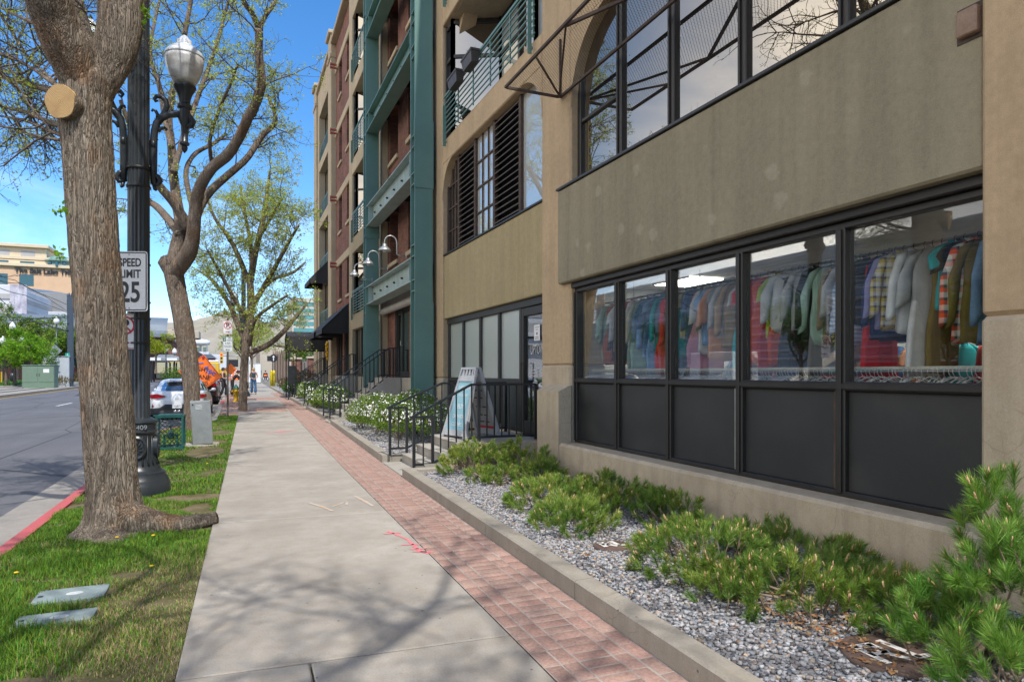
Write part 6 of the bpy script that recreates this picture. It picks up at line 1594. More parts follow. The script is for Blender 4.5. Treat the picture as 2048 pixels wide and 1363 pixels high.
# ------------------------------------------------- valve cage and meter cabinet
cx,cy=-1.24,15.25
t=thing('valve_cage','low teal steel cage of diamond mesh over a water valve','valve cage',(cx,cy,gz(cy)));g0=gz(cy);w,d,h=.235,.30,.69
q=MB()
for a in(-1,1):
    for b in(-1,1):q.bar((cx+a*w,cy+b*d,g0-.02),(cx+a*w,cy+b*d,g0+h),.04)
for z in(g0+.04,g0+h-.02):
    for a in(-1,1):q.bar((cx+a*w,cy-d,z),(cx+a*w,cy+d,z),.036);q.bar((cx-w,cy+a*d,z+.001),(cx+w,cy+a*d,z+.001),.036)
q.bar((cx-w-.05,cy-d-.01,g0+h+.01),(cx+w,cy-d-.01,g0+h+.01),.03)
q.build('cage_frame',M['teal'],t)
q=MB();cc=[(cx-w,cy-d),(cx+w,cy-d),(cx+w,cy+d),(cx-w,cy+d)]
for i in range(4):
    a,b=cc[i],cc[(i+1)%4];q.quad((a[0],a[1],g0+.05),(b[0],b[1],g0+.05),(b[0],b[1],g0+h-.03),(a[0],a[1],g0+h-.03))
q.build('cage_mesh',M['cagemesh'],t)
q=MB();q.quad((cx-w+.02,cy-d+.02,g0+h+.02),(cx+w-.02,cy-d+.02,g0+h+.02),(cx+w-.02,cy+d-.02,g0+h+.02),(cx-w+.02,cy+d-.02,g0+h+.02));q.build('cage_lid',meshmat('cage_lid_mesh',(.05,.11,.10),.06,.35),t)
t=thing('water_valve','small blue grey backflow valve inside the teal cage','valve',(cx,cy,g0));q=MB();q.tube([(cx-.12,cy,g0),(cx-.12,cy,g0+.28),(cx+.12,cy,g0+.28),(cx+.12,cy,g0)],.028,10);q.build('pipe',M['signgreen'],t,True);q=MB();q.lathe([(.05,0),(.07,.03),(.07,.12),(.04,.16),(.015,.18),(.015,.26),(.05,.265),(.05,.28),(.01,.285)],(cx,cy,g0+.2),14);q.build('valve_body',M['teal'],t,True)
b0=Vector((-.66,15.85,gz(15.9)))
t=thing('meter_cabinet','leaning stainless steel cabinet on a concrete pad by the second tree','utility cabinet',tuple(b0),.04)
q=MB();q.bbox(-.2,.2,-.2,.2,.02,.95,.008);T_=Matrix.Rotation(math.radians(-3.5),4,'Y');q.xf(T_);q.build('cabinet',M['galv'],t,local=True)
q=MB();q.bbox(-.195,.10,-.206,-.2,.05,.93,.002);q.xf(T_);q.build('door',M['galv'],t,local=True);q=MB()
for k in range(4):q.bar((-.1,-.209,.86-.028*k),(.03,-.209,.87-.028*k),.014,.008)
q.xf(T_);q.build('vent_louvers',M['white'],t,local=True);q=MB();q.lathe([(.018,-.006),(.018,.001)],(-.15,-.207,.88),12,axis='y');q.bbox(.005+.02,.18,-.19,-.03,.951,.956,.001) ;q.xf(T_);q.build('lock',M['ink'],t,local=True)
q=MB();q.bbox(.0,.18,-.17,.0,.9505,.954,.001);q.xf(T_);q.build('warning_sticker',M['red'],t,local=True);q=MB();q.bbox(-.185,-.14,-.10,-.05,.951,.975,.003);q.xf(T_);q.build('hasp',M['galv'],t,local=True)
t=thing('concrete_pad','low worn concrete pad under the steel cabinet','pad',(b0.x,b0.y,b0.z));q=MB();q.bbox(-.65,.32,-.34,.3,-.1,.012,.015);q.build('slab',M['step'],t,local=True)
# ------------------------------------------------- tree grates
for (gx,gy,lab) in((.1,27.95,'dark iron grate round the foot of the yellow green tree'),(.35,37.6,'dark iron grate in the second red paver band')):
    t=thing('tree_grate',lab,'tree grate',(gx,gy,gz(gy)+.006));q=MB()
    for i in range(24):
        u=-.62+1.24*i/23;q.bar((gx+u,gy-.62,gz(gy)+.004),(gx+u,gy+.62,gz(gy)+.008),.028,.012)
    q.bar((gx-.65,gy-.64,gz(gy)+.004),(gx+.65,gy-.64,gz(gy)+.004),.04,.014);q.bar((gx-.65,gy+.64,gz(gy)+.008),(gx+.65,gy+.64,gz(gy)+.008),.04,.014)
    q.build('bars',M['pole'],t)
# ------------------------------------------------- hydrant
hx,hy=.0,35.3;g0=gz(hy)
t=thing('fire_hydrant','yellow fire hydrant with a green bonnet just left of the leafy tree','fire hydrant',(hx,hy,g0))
q=MB();q.lathe([(.16,-.05),(.16,.03),(.115,.05),(.11,.30),(.125,.32),(.125,.36),(.105,.38),(.11,.58),(.14,.60),(.14,.635)],(hx,hy,g0),24);q.build('barrel',M['yellow'],t,True)
q=MB();q.lathe([(.15,.636),(.15,.66),(.12,.70),(.085,.77),(.04,.80),(.035,.85),(.01,.86)],(hx,hy,g0),24);q.build('bonnet',M['signgreen'],t,True)
for ax,sg,r_ in(('x',-1,.06),('x',1,.06),('y',-1,.085)):
    q=MB();c=(hx,hy,g0+.50);q.lathe([(r_*.8,.09*sg),(r_*.8,.15*sg),(r_*1.15,.155*sg),(r_*1.15,.20*sg),(r_*.4,.205*sg),(r_*.4,.235*sg)],c,16,axis=ax);q.build('nozzle',M['yellow'],t,True)
# ------------------------------------------------- sandwich board
SB=D(936,870,11.25)
t=thing('sandwich_board','grey plastic sandwich board with pale blue poster on the shop landing','sign board',(3.83,10.85,.47))
cx,cy,cz=3.78,10.88,.47
mgp=mat('grey_plastic',(.46,.47,.48),(.40,.41,.42),3,.5);blue=mat('pale_blue_poster',(.26,.50,.57),(.22,.45,.52),2,.5);pcard=mat('grey_poster_back',(.36,.34,.32),(.30,.28,.27),4,.6)
Hh=1.20;sp_=.34;wb,wt=.36,.22
def leaf(sg,nm):
    def P(u,v,o=0):   # u across, v up 0..1, o outwards
        wd=wb+(wt-wb)*v;yy=sg*(sp_*(1-v)+.03);zz=Hh*v
        n=Vector((0,sg*Hh,sp_)).normalized()
        return Vector((u*wd,yy,zz))+n*o
    def slabm(q,u0,u1,v0,v1,o0,o1):
        V=[P(u0,v0,o0),P(u1,v0,o0),P(u1,v1,o0),P(u0,v1,o0),P(u0,v0,o1),P(u1,v0,o1),P(u1,v1,o1),P(u0,v1,o1)];q.add(V,[(0,3,2,1),(4,5,6,7),(0,1,5,4),(1,2,6,5),(2,3,7,6),(3,0,4,7)])
    q=MB()
    slabm(q,-1,-.84,0,1,-.025,.025);slabm(q,.84,1,0,1,-.025,.025);slabm(q,-.84,.84,.03,.11,-.02,.02);slabm(q,-.84,.84,.80,.88,-.02,.02);slabm(q,-.84,.84,.97,1.0,-.02,.02)
    for u in(-.6,-.2,.2,.6):slabm(q,u-.09,u+.09,.88,.97,-.014,.014)
    M0=Matrix.Translation((cx,cy,cz))@Matrix.Rotation(RZ_,4,'Z')
    q.xf(M0);fr=q.build(nm,mgp,t)
    q=MB();slabm(q,-.84,.84,.11,.80,-.006,.006);q.xf(M0);po=q.build('poster',blue if sg<0 else pcard,fr)
    if sg<0:
        R3=M0.to_3x3();up=R3@(P(0,1)-P(0,0)).normalized();rt=R3@Vector((1,0,0))
        for tx,v,s_ in(('UPTOWN',.70,.10),('EXCHANGE',.60,.06),('BUY',.44,.12),('CASH FOR',.30,.09),('CLOTHES',.19,.09)):
            text(tx,s_,M0@P(0,v,.008),rt,up,M['signwhite'],po,'lettering',.0006,sx=.8)
    else:
        q=MB();slabm(q,-.8,.8,.115,.15,-.010,-.0065);q.xf(M0);q.build('red_strip',M['red'],po)
        q=MB()
        for v,L_ in((.66,.9),(.55,.5),(.42,.8),(.30,.6),(.2,.7)):
            slabm(q,-.55,-.05,v,v+.018,-.010,-.0065);slabm(q,.1,.1+.45*L_,v,v+.018,-.010,-.0065)
        q.xf(M0);q.build('print',M['ink'],po)
RZ_=math.radians(-74)
leaf(-1,'front_leaf');leaf(1,'rear_leaf')
# ------------------------------------------------- yellow bollards
bx_,by_=2.85,61.5
for k,(dx,lab) in enumerate(((0,'yellow bollard at the end of the walk, left of the touching pair'),(.22,'yellow bollard at the end of the walk, right of the touching pair'))):
    t=thing('bollard',lab,'bollard',(bx_+dx,by_,gz(by_)),0,'yellow bollards');q=MB();q.lathe([(.105,-.1),(.105,1.34),(.09,1.42),(.05,1.46),(.01,1.47)],(bx_+dx,by_,gz(by_)),16);q.build('sleeve',mat('bright_yellow',(.78,.60,.02),(.72,.54,.02),2,.4) if k==0 else bpy.data.materials['bright_yellow'],t,True)
    q=MB();q.lathe([(.14,-.1),(.14,.02)],(bx_+dx,by_+.0,gz(by_)),16);q.build('base_ring',M['kerb'],t)
# ------------------------------------------------- vehicles
def smooth_ring(hw,y0,y1,z,n=24,p=4):
    c=(y0+y1)/2;h=(y1-y0)/2;R=[]
    for k in range(n):
        a=2*PI*k/n;ca,sa=math.cos(a),math.sin(a);R.append((hw*math.copysign(abs(ca)**(2/p),ca),c+h*math.copysign(abs(sa)**(2/p),sa),z))
    return R
def car(lab,loc,body,kind='hatch',w=.88,L_=4.24,H=1.40,rz=0,plate_txt='33J81T',name='parked_car',group='cars parked along the kerb'):
    t=thing(name,lab,'car',loc,rz,group);suv=kind=='suv';k=H/1.40
    St=[(0,.70,.42,.86),(.05,.80,.34,.95),(.22,.86,.26,1.0),(.8,.895,.22,1.0),(2.2,.895,.20,.95),(3.1,.885,.21,.90),(3.8,.86,.24,.80),(4.15,.76,.30,.66),(4.24,.60,.36,.56)]
    rings=[]
    for (y,hw,zb,zt) in St:
        hw*=w/.88;zt*=k;y*=L_/4.24;zb*=k if suv else 1
        pts=[(hw*.55,zb-.0),(hw*.92,zb+.03),(hw*1.0,zb+.16),(hw*1.0,zb+.34),(hw*.975,zt-.16),(hw*.93,zt-.04),(hw*.84,zt),(hw*.45,zt+.015)]
        rings.append([(x,y,z) for x,z in pts]+[(-x,y,z) for x,z in pts[::-1]])
    q=MB();q.loft(rings);b=q.build('body',body,t,math.radians(32),local=True)
    y_=L_/4.24
    if suv:Gr=[(.95,.06,3.2,.80),(1.12,.10,2.95,.75),(1.30,.20,2.65,.69),(1.38,.40,2.35,.62),(1.405,.7,2.0,.45)]
    else:Gr=[(.95,.10,3.15,.80),(1.12,.30,2.80,.74),(1.29,.62,2.40,.66),(1.37,.85,2.15,.58),(1.405,1.1,1.9,.42)]
    q=MB();q.loft([smooth_ring(hw*w/.88,a*y_,c*y_,z*k) for z,a,c,hw in Gr]);q.build('cabin',body,t,math.radians(50),local=True)
    # glass set a few mm proud of the cabin skin
    def g(pts,nm='window'):
        q=MB();q.quad(*pts);return q.build(nm,M['carglass'],t,local=True)
    def on(z,fr,end=0,out=.012):
        zs=[a[0]*k for a in Gr]
        for i in range(len(Gr)-1):
            if zs[i]<=z<=zs[i+1]:
                u=(z-zs[i])/(zs[i+1]-zs[i]);A_=[Gr[i][j]+(Gr[i+1][j]-Gr[i][j])*u for j in range(4)];return A_
        return Gr[-1]
    z0,z1=(.98 if not suv else 1.0)*k,(1.30 if not suv else 1.31)*k
    a,c=on(z0,0),on(z1,0);e=.014;ws=w/.88
    q=MB();n=9
    for i in range(n):
        for zz0,zz1 in((z0,(z0+z1)/2),((z0+z1)/2,z1)):
            A0,A1=on(zz0,0),on(zz1,0)
            def pt(A,u,z):
                x=A[3]*ws*.88*u;yy=A[1]*y_+ (A[2]-A[1])*y_/2*(1-(1-abs(.88*u)**4)**.25)-e;return (x,yy,z)
            u0,u1=-1+2*i/n,-1+2*(i+1)/n;q.quad(pt(A0,u0,zz0),pt(A0,u1,zz0),pt(A1,u1,zz1),pt(A1,u0,zz1))
    q.build('rear_window',M['carglass'],t,True,local=True)
    for sg in(-1,1):
        for f0,f1 in((.17,.44),(.47,.80)):
            q=MB();m=4
            for i in range(m):
                for j in range(3):
                    def pt(i,j):
                        z=z0+.02+(z1-z0-.03)*j/3;A=on(z,0);u=f0+(f1-f0)*i/m;yy=A[1]+(A[2]-A[1])*u;cc=(2*u-1);x=A[3]*ws*(1-abs(cc)**4)**.25+.006;return (sg*x,yy*y_,z)
                    q.quad(pt(i,j),pt(i+1,j),pt(i+1,j+1),pt(i,j+1))
            q.build('side_window',M['carglass'],t,True,local=True)
    for sg in(-1,1):
        for wy in(.78*y_,3.38*y_):
            R=.325*(1.12 if suv else 1)
            q=MB();q.lathe([(R*.62,-.10),(R*.93,-.11),(R,-.08),(R,.08),(R*.93,.11),(R*.62,.10)],(sg*(w*.99-.11),wy,R-.005),28,axis='x');tw=q.build('wheel',M['tyre'],t,True,local=True)
            q=MB();x=sg*(w*.99-.01);q.lathe([(R*.62,-.06*sg),(R*.60,-.005*sg),(R*.5,-.02*sg),(.05,-.03*sg),(.03,.0)],(x,wy,R-.005),20,axis='x')
            for j in range(5):
                b_=2*PI*j/5;q.bar((x+.002*sg,wy+.04*math.cos(b_),R+.04*math.sin(b_)),(x+.002*sg,wy+R*.58*math.cos(b_),R+R*.58*math.sin(b_)),.05,.012)
            q.build('rim',M['alu'],tw,local=True)
            q=MB();q.lathe([(R*1.16,-.02),(R*1.16,.004),(R*1.02,.004)],(sg*w*.985,wy,R-.0),28,axis='x') ;q.build('wheel_arch',M['ink'],t,True,local=True)
    zt=.86*k
    for sg in(-1,1):
        q=MB();P=[(.80,zt+.02,.04),(.83,zt-.10,.06),(.62,zt-.12,-.005),(.36,zt-.07,-.012),(.34,zt-.03,-.012),(.60,zt+.04,.0)];P2=[(.86,zt+.0,.30),(.875,zt-.08,.30)]
        V=[(sg*x*ws,y-.04,z) for x,z,y in P];q.quad(*V);q.quad(V[0],V[1],(sg*.885*ws,.32,zt-.08),(sg*.875*ws,.32,zt+.02));q.build('tail_light',bpy.data.materials.get('tail_red') or mat('tail_red',(.42,.012,.018),(.25,.01,.012),6,.15),t,local=True)
        q=MB();q.bbox(sg*.72*ws-.05,sg*.72*ws+.05,-.02+.05,.06,.44*k,.60*k,.01);q.build('fog_surround',M['ink'],t,local=True);q=MB();q.bbox(sg*.725*ws-.025,sg*.725*ws+.03,-.022+.04,.03,.46*k,.585*k,.008);q.build('rear_reflector',bpy.data.materials['tail_red'],t,local=True)
        q=MB();q.sphere((sg*(w+.09),2.75*y_,.98*k),.10,12,8,(.9,.7,.65));q.bar((sg*w*.9,2.78*y_,.93*k),(sg*(w+.06),2.76*y_,.96*k),.04);q.build('wing_mirror',body,t,True,local=True)
    q=MB();q.loft([[(x,y,z) for x,z in((-hw,.22),(hw,.22),(hw,.40),(hw*.72,.42),(hw*.5,.54),(-hw*.5,.54),(-hw*.72,.42),(-hw,.40))] for y,hw in((-.03,.66*ws),(.02,.80*ws),(.22,.86*ws))]);q.build('lower_bumper',M['ink'],t,local=True)
    q=MB();q.prism([(-.5,.24),(.5,.24),(.56,.30),(.42,.335),(-.42,.335),(-.56,.30)],-.045,-.031,axis='y');q.build('diffuser',M['louver'],t,local=True)
    q=MB();
    for x in(-.06,.06):q.lathe([(.045,-.06),(.05,-.05),(.05,.0),(.03,.0)],(x,-.0,.285),16,axis='y',sx=1.1)
    q.build('exhaust_tips',M['alu'],t,True,local=True)
    q=MB();q.bbox(-.155,.155,-.043,-.032,.40,.545,.004);pl_=q.build('licence_plate',M['signwhite'],t,local=True)
    M_=Matrix.Translation(loc)@Matrix.Rotation(rz,4,'Z');o=M_@Vector((0,-.046,.47))
    text(plate_txt,.10,tuple(o),(math.cos(rz),math.sin(rz),0),(0,0,1),M['ink'],t,'plate_number',.0005,sx=.75)
    q=MB();q.tube([(.06*math.cos(a),-.03,.74*k+.03*math.sin(a)) for a in np.linspace(0,2*PI,17)],.006,5,cap=False);q.build('badge',M['alu'],t,True,local=True)
    q=MB();q.bbox(-.42,.42,.50 if not suv else .12,.70 if not suv else .3,1.335*k,1.36*k,.01);q.build('roof_spoiler',body,t,local=True);q=MB();q.bbox(-.3,.3,(.49 if not suv else .11),(.5 if not suv else .125),1.335*k,1.35*k,.002);q.build('brake_light',bpy.data.materials['tail_red'],t,local=True)
    q=MB();q.bbox(-.86*ws,.86*ws,.3,L_-.3,.14,.22,.02);q.build('underbody',M['ink'],t,local=True)
    return t
def paint(n,c,metal=0):
    m,nt,out=nodes(n);p=bsdf(nt,out,c,.32,metal,None,.5);p.inputs['Coat Weight'].default_value=.8;p.inputs['Coat Roughness'].default_value=.05;return m
pw=paint('white_car_paint',(.74,.75,.76));pg=paint('graphite_car_paint',(.035,.036,.04),.3);ps=paint('silver_car_paint',(.22,.21,.20),.5);pr=paint('dark_red_car_paint',(.22,.02,.025),.2)
car('white hatchback parked tail first toward the camera behind the second tree',(-1.87,25.5,gz(26)-.135),pw,rz=-.03,w=.90)
car('dark grey sport utility car parked beyond the orange lane sign',(-1.74,35.4,gz(33)-.135),pg,'suv',.93,4.6,1.66,plate_txt='7KC20')
car('silver car parked third along the kerb beside the women in black',(-1.75,41.0,gz(39)-.135),ps,'suv',.92,4.5,1.6,plate_txt='H41T')
car('dark red car parked across the street, mirrored in the shop glass',(-21.2,47,-.1+gz(47)),pr,'hatch',plate_txt='5R2LD',group=None)
# white box truck across the street
t=thing('box_truck','white box truck parked across the street, seen mirrored in the shop window','truck',(-20.6,36,gz(36)-.13))
q=MB();q.bbox(-1.05,1.05,-2.6,1.6,.75,2.9,.04);q.build('cargo_box',M['white'],t,local=True)
q=MB();q.prism([(1.65,.55),(3.35,.55),(3.4,1.15),(2.75,1.3),(2.2,2.1),(1.65,2.15)],-.95,.95,axis='x');q.build('cab',M['white'],t,local=True)
q=MB();q.quad((-.8,2.77,1.33),(.8,2.77,1.33),(.75,2.26,2.03),(-.75,2.26,2.03));q.build('windscreen',M['carglass'],t,local=True)
for sg in(-1,1):
    q=MB();q.quad((sg*.953,1.8,1.3),(sg*.953,2.6,1.3),(sg*.953,2.2,1.95),(sg*.953,1.8,1.95));q.build('side_window',M['carglass'],t,local=True)
    for wy in(-1.4,2.5):
        q=MB();q.lathe([(.2,-.12),(.38,-.12),(.4,-.09),(.4,.09),(.38,.12),(.2,.12)],(sg*.85,wy,.4),20,axis='x');q.build('wheel',M['tyre'],t,True,local=True)
# ------------------------------------------------- road works
SP=D(401,748,31.5)
def worksign(lab,c,half,tx,rot,yaw=0,word=None):
    t=thing('roadwork_sign',lab,'traffic sign',tuple(c));P=[(half,0),(0,half),(-half,0),(0,-half)]
    M0=Matrix.Translation(c)@Matrix.Rotation(yaw,4,'Z')@Matrix.Rotation(rot,4,'Y')
    q=MB();q.prism(P,-.004,.004,axis='y');q.xf(M0);q.build('sign_panel',M['orange'],t)
    q=MB();o=[(x*.955,z*.955) for x,z in P];i=[(x*.925,z*.925) for x,z in P];q.add([(x,-.006,z) for x,z in o]+[(x,-.006,z) for x,z in i],[(k,(k+1)%4,4+(k+1)%4,4+k) for k in range(4)]);q.xf(M0);q.build('border',M['ink'],t)
    q=MB();g0=gz(c[1])-.13;q.bar((c[0],c[1]+.05,c[2]-half*.9),(c[0],c[1]+.05,g0+.3),.04)
    for a in(-1,1):q.bar((c[0],c[1]+.05,g0+.35),(c[0]+a*.55,c[1]-.2,g0),.035);q.bar((c[0],c[1]+.05,g0+.35),(c[0]+a*.55,c[1]+.4,g0),.035)
    q.build('sign_stand',M['galv'],t);R3=M0.to_3x3()
    for w_,dx,dz,s in word or ():text(w_,s,M0@Vector((dx,-.008,dz)),R3@Vector((1,0,0)),R3@Vector((0,0,1)),M['ink'],t,'lettering',.001,bold=.006)
    return t,M0
t,M0=worksign('orange diamond RIGHT LANE road works sign with blue graffiti behind the white car',Vector(SP),.95,'',math.radians(9),0,(('LANE',.12,-.13,.27),('RIGHT',-.05,.22,.26),('CLOSED',.02,-.42,.2)))
bg_=mat('blue_graffiti',(.06,.20,.70),None,3,.5);q=MB()
for P_ in([(.18,.30),(.34,.36),(.24,.26),(.36,.20),(.28,.06)],[(.42,.22),(.40,-.04)],[(.40,.20),(.52,.22),(.54,.12),(.42,.06)],[(.70,.10),(.60,.14),(.56,.04),(.66,-.02)],[(-.1,.45),(.1,.5)]):
    q.tube([M0@Vector((x-.06,-.008,z+.05)) for x,z in P_],.028,5)
q.build('graffiti',bg_,t)
q=MB();q.lathe([(.06,-.02),(.06,.02)],tuple(M0@Vector((0,-.02,.80))),14,axis='y');q.build('warning_light',M['red'],t)
worksign('smaller orange diamond road works sign farther up the parking lane',Vector(D(461,738,47)),.42,'',math.radians(0))
def barricade(lab,loc,w,z):
    x,y,g=loc;t=thing('barricade',lab,'barricade',loc,0,'striped road barricades')
    m=bpy.data.materials.get('barricade_stripe')
    if not m:
        m,nt,out=nodes('barricade_stripe');wv=N(nt,'TexWave',bands_direction='DIAGONAL');wv.inputs['Scale'].default_value=1.6;L(nt,coords(nt),wv.inputs['Vector']);bsdf(nt,out,mixc(nt,ramp(nt,wv.outputs['Fac'],[(.49,0),(.51,1)]),(.80,.80,.78),(.85,.16,.04)),.5)
    for k in range(3):
        q=MB();q.bbox(x-w/2,x+w/2,y-.02,y,g+.35+.45*k,g+.62+.45*k,.005);q.build('striped_board',m,t)
    q=MB()
    for a in(-1,1):q.bar((x+a*w*.4,y+.03,g),(x+a*w*.4,y+.03,g+1.6),.06);q.bar((x+a*w*.4,y-.4,g+.03),(x+a*w*.4,y+.4,g+.03),.06)
    q.build('legs',M['white'],t)
p=D(471,752,84);barricade('orange and white striped barricade across the road, left one',(p[0],p[1],gz(p[1])-.1),1.25,0);p=D(486,752,80);barricade('orange and white striped barricade across the road, right one beside the tree trunk',(p[0],p[1],gz(p[1])-.1),1.1,0)
p=D(467,726,76);t=thing('message_board','dark portable message board on a trailer beyond the women in black','message board',(p[0],p[1],gz(p[1])));g0=gz(p[1]);q=MB();q.bbox(p[0]-.5,p[0]+.5,p[1]-.06,p[1]+.06,p[2]-.42,p[2]+.42,.02);q.build('display',M['ink'],t);q=MB();q.bar((p[0],p[1]+.1,g0),(p[0],p[1]+.1,p[2]),.12);q.bbox(p[0]-.6,p[0]+.6,p[1]-.2,p[1]+.6,g0+.25,g0+.6,.03);q.build('trailer',M['orange'],t)
p=D(493,733,72);t=thing('signal_cabinet','pale grey signal cabinet behind the leafy tree trunk','utility cabinet',(p[0]+.9,p[1],gz(p[1])));g0=gz(p[1]);q=MB();q.bbox(p[0]+.2,p[0]+1.5,p[1],p[1]+.8,g0,g0+2.2,.03);q.build('housing',M['galv'],t);q=MB();q.bbox(p[0]+.25,p[0]+.82,p[1]-.02,p[1]-.001,g0+.1,g0+2.1,.01);q.bbox(p[0]+.86,p[0]+1.45,p[1]-.02,p[1]-.001,g0+.1,g0+2.1,.01);q.build('doors',M['white'],t)
# school bus across the junction
p=D(424,735,96);t=thing('school_bus','yellow school bus with a white roof crossing the far junction','bus',(p[0],p[1],gz(110)-.1));g0=gz(110)-.1
q=MB();q.bbox(-6,1.0,-1.2,1.2,.55,2.55,.15);q.build('body',M['yellow'],t,local=True);q=MB();q.bbox(-5.9,.9,-1.1,1.1,2.552,2.85,.13);q.build('roof',M['white'],t,local=True)
for k in range(8):
    q=MB();q.bbox(-5.6+.78*k,-5.6+.78*k+.6,-1.215,-1.2,1.65,2.3,.004);q.build('window',M['carglass'],t,local=True)
q=MB();q.bbox(1.001,2.1,-1.05,1.05,.55,1.6,.1);q.build('hood',M['yellow'],t,local=True)
for wx in(-4.3,1.3):
    q=MB();q.lathe([(.2,-.1),(.5,-.1),(.5,.1),(.2,.1)],(wx,-1.1,.5),20,axis='y');q.build('wheel',M['tyre'],t,True,local=True)
# traffic light on its arm
p=D(443,713,92);t=thing('traffic_light','yellow traffic light showing red over the far junction','traffic light',p)
q=MB();q.bbox(p[0]-.2,p[0]+.2,p[1]-.1,p[1]+.12,p[2]-.95,p[2]+.55,.03);q.build('housing',M['yellow'],t);er=emit('red_lens',(1,.02,.01),3)
q=MB();q.lathe([(.15,0),(.12,-.03),(.02,-.045)],(p[0],p[1]-.11,p[2]+.28),18,axis='y');q.build('red_lens',er,t,True)
q=MB()
for z in(-.2,-.68):q.lathe([(.15,0),(.12,-.03),(.02,-.045)],(p[0],p[1]-.11,p[2]+z),18,axis='y')
q.build('dark_lens',M['ink'],t,True)
q=MB();q.tube([(p[0]-.0,p[1]+.2,p[2]+.1),(p[0]+3.6,p[1]+.2,p[2]+.25)],.06,8);q.tube([(p[0]+3.6,p[1]+.2,p[2]+.6),(p[0]+3.6,p[1]+.2,gz(100))],.1,10);q.build('mast_arm',M['galv'],t,True)
# ------------------------------------------------- hills
hm=mat('dry_hills',(.30,.265,.205),(.205,.19,.145),.004,.95,bscale=.03)
def hill(name,x0,x1,y0,y1,hf,nx=70,ny=18):
    V=[];F=[]
    for j in range(ny+1):
        for i in range(nx+1):
            x=x0+(x1-x0)*i/nx;y=y0+(y1-y0)*j/ny;V.append((x,y,max(-.3,hf(x,y,j/ny))))
    for j in range(ny):
        for i in range(nx):
            a=j*(nx+1)+i;F.append((a,a+1,a+nx+2,a+nx+1))
    q=MB();q.add(V,F);return tag(q.build(name,hm,smooth=True),kind='structure')
def hf(x,y,t):
    # ridge crest: climbs from the left to the right past the street's end
    u=(x+700)/2600
    ridge=95+150/(1+math.exp(-(u-.30)*9))+70*max(0,u-.55)
    n=MN.fractal(Vector((x*.0016,y*.0016,2.2)),.9,2.1,6)*95+MN.fractal(Vector((x*.006,y*.006,7)),.9,2.1,4)*30
    return ridge*math.sin(min(1,t*1.25)*PI/2)**1.1+n*min(1,t*2)-6
hill('hills',-1700,2600,1700,2900,hf,140,34)
# ------------------------------------------------- buildings beyond the tracks
wb=mat('pale_panel_wall',(.62,.62,.63),(.56,.56,.58),.3,.7);wb2=mat('grey_panel_wall',(.42,.40,.38),(.37,.355,.34),.3,.7);rf=mat('grey_metal_roof',(.15,.18,.21),(.12,.15,.18),.6,.55,.1)
cream=mat('cream_stone',(.66,.54,.36),(.60,.49,.33),.4,.8);peach=mat('peach_stone',(.64,.42,.25),(.58,.38,.23),.4,.8);dg=glass('dark_green_glass',refl=.06,body=(.02,.06,.055))
cop=mat('green_copper',(.16,.27,.24),(.13,.23,.20),2,.6)
c=D(205,745,262);X1,Y0=c[0],c[1];X0=X1-95
t=thing('office_building','tall cream and peach office building with the newspaper name on its cornice','building',(X1,Y0,0));zz=lambda y:CH+(HYP-y)*262/1320
q=MB();q.bbox(X0,X1,Y0,Y0+40,-1,zz(546),.1);q.build('lower_wall',peach,t)
q=MB();q.bbox(X0,X1-1,Y0+1,Y0+39,zz(546)+.01,zz(528),.1);q.bbox(X0,X1-19,Y0+2,Y0+38,zz(528)+.01,zz(503),.1);q.build('upper_wall',cream,t)
q=MB()
for y,o in((541,.9),(526.5,.6),(502.5,.9)):q.bbox(X0,(X1 if y>520 else X1-19)+o,Y0-o+(0 if y>530 else 1.5),Y0+38,zz(y)-.01,zz(y)+1.2,.1)
q.build('cornice',cream,t)
for k in range(7):
    x=X1-25-8.2*k
    for (ya,yb,m_) in((530,537.5,dg),(509,526,None),(556,578,dg),(590,612,dg),(625,650,dg)):
        yy=Y0+(2 if ya==509 else 1 if ya==530 else 0)
        q=MB();q.bbox(x-2.3,x+2.3,yy-.06,yy-.001,zz(yb),zz(ya),.02);q.build('window' if m_ else 'blank_panel',m_ or wb2,t)
q=MB();q.lathe([(4.2,zz(539)),(4.2,zz(528)),(5,zz(527)),(5,zz(524.5)),(4.2,zz(524)),(3,zz(517)),(.3,zz(513))],(X1-15,Y0+3,0),8,ph=PI/8);q.build('corner_turret',cop,t)
for k in range(5):
    a=-PI/2-1.2+.6*k;q=MB();q.bar((X1-15+4.22*math.cos(a),Y0+3+4.22*math.sin(a),zz(538)),(X1-15+4.22*math.cos(a),Y0+3+4.22*math.sin(a),zz(529)),.8);q.build('turret_window',dg,t)
text('The Salt Lake Tribune',2.55,(X1-17.3,Y0-.35,zz(549)),(1,0,0),(0,0,1),M['ink'],t,'lettering',.15,bold=.10)
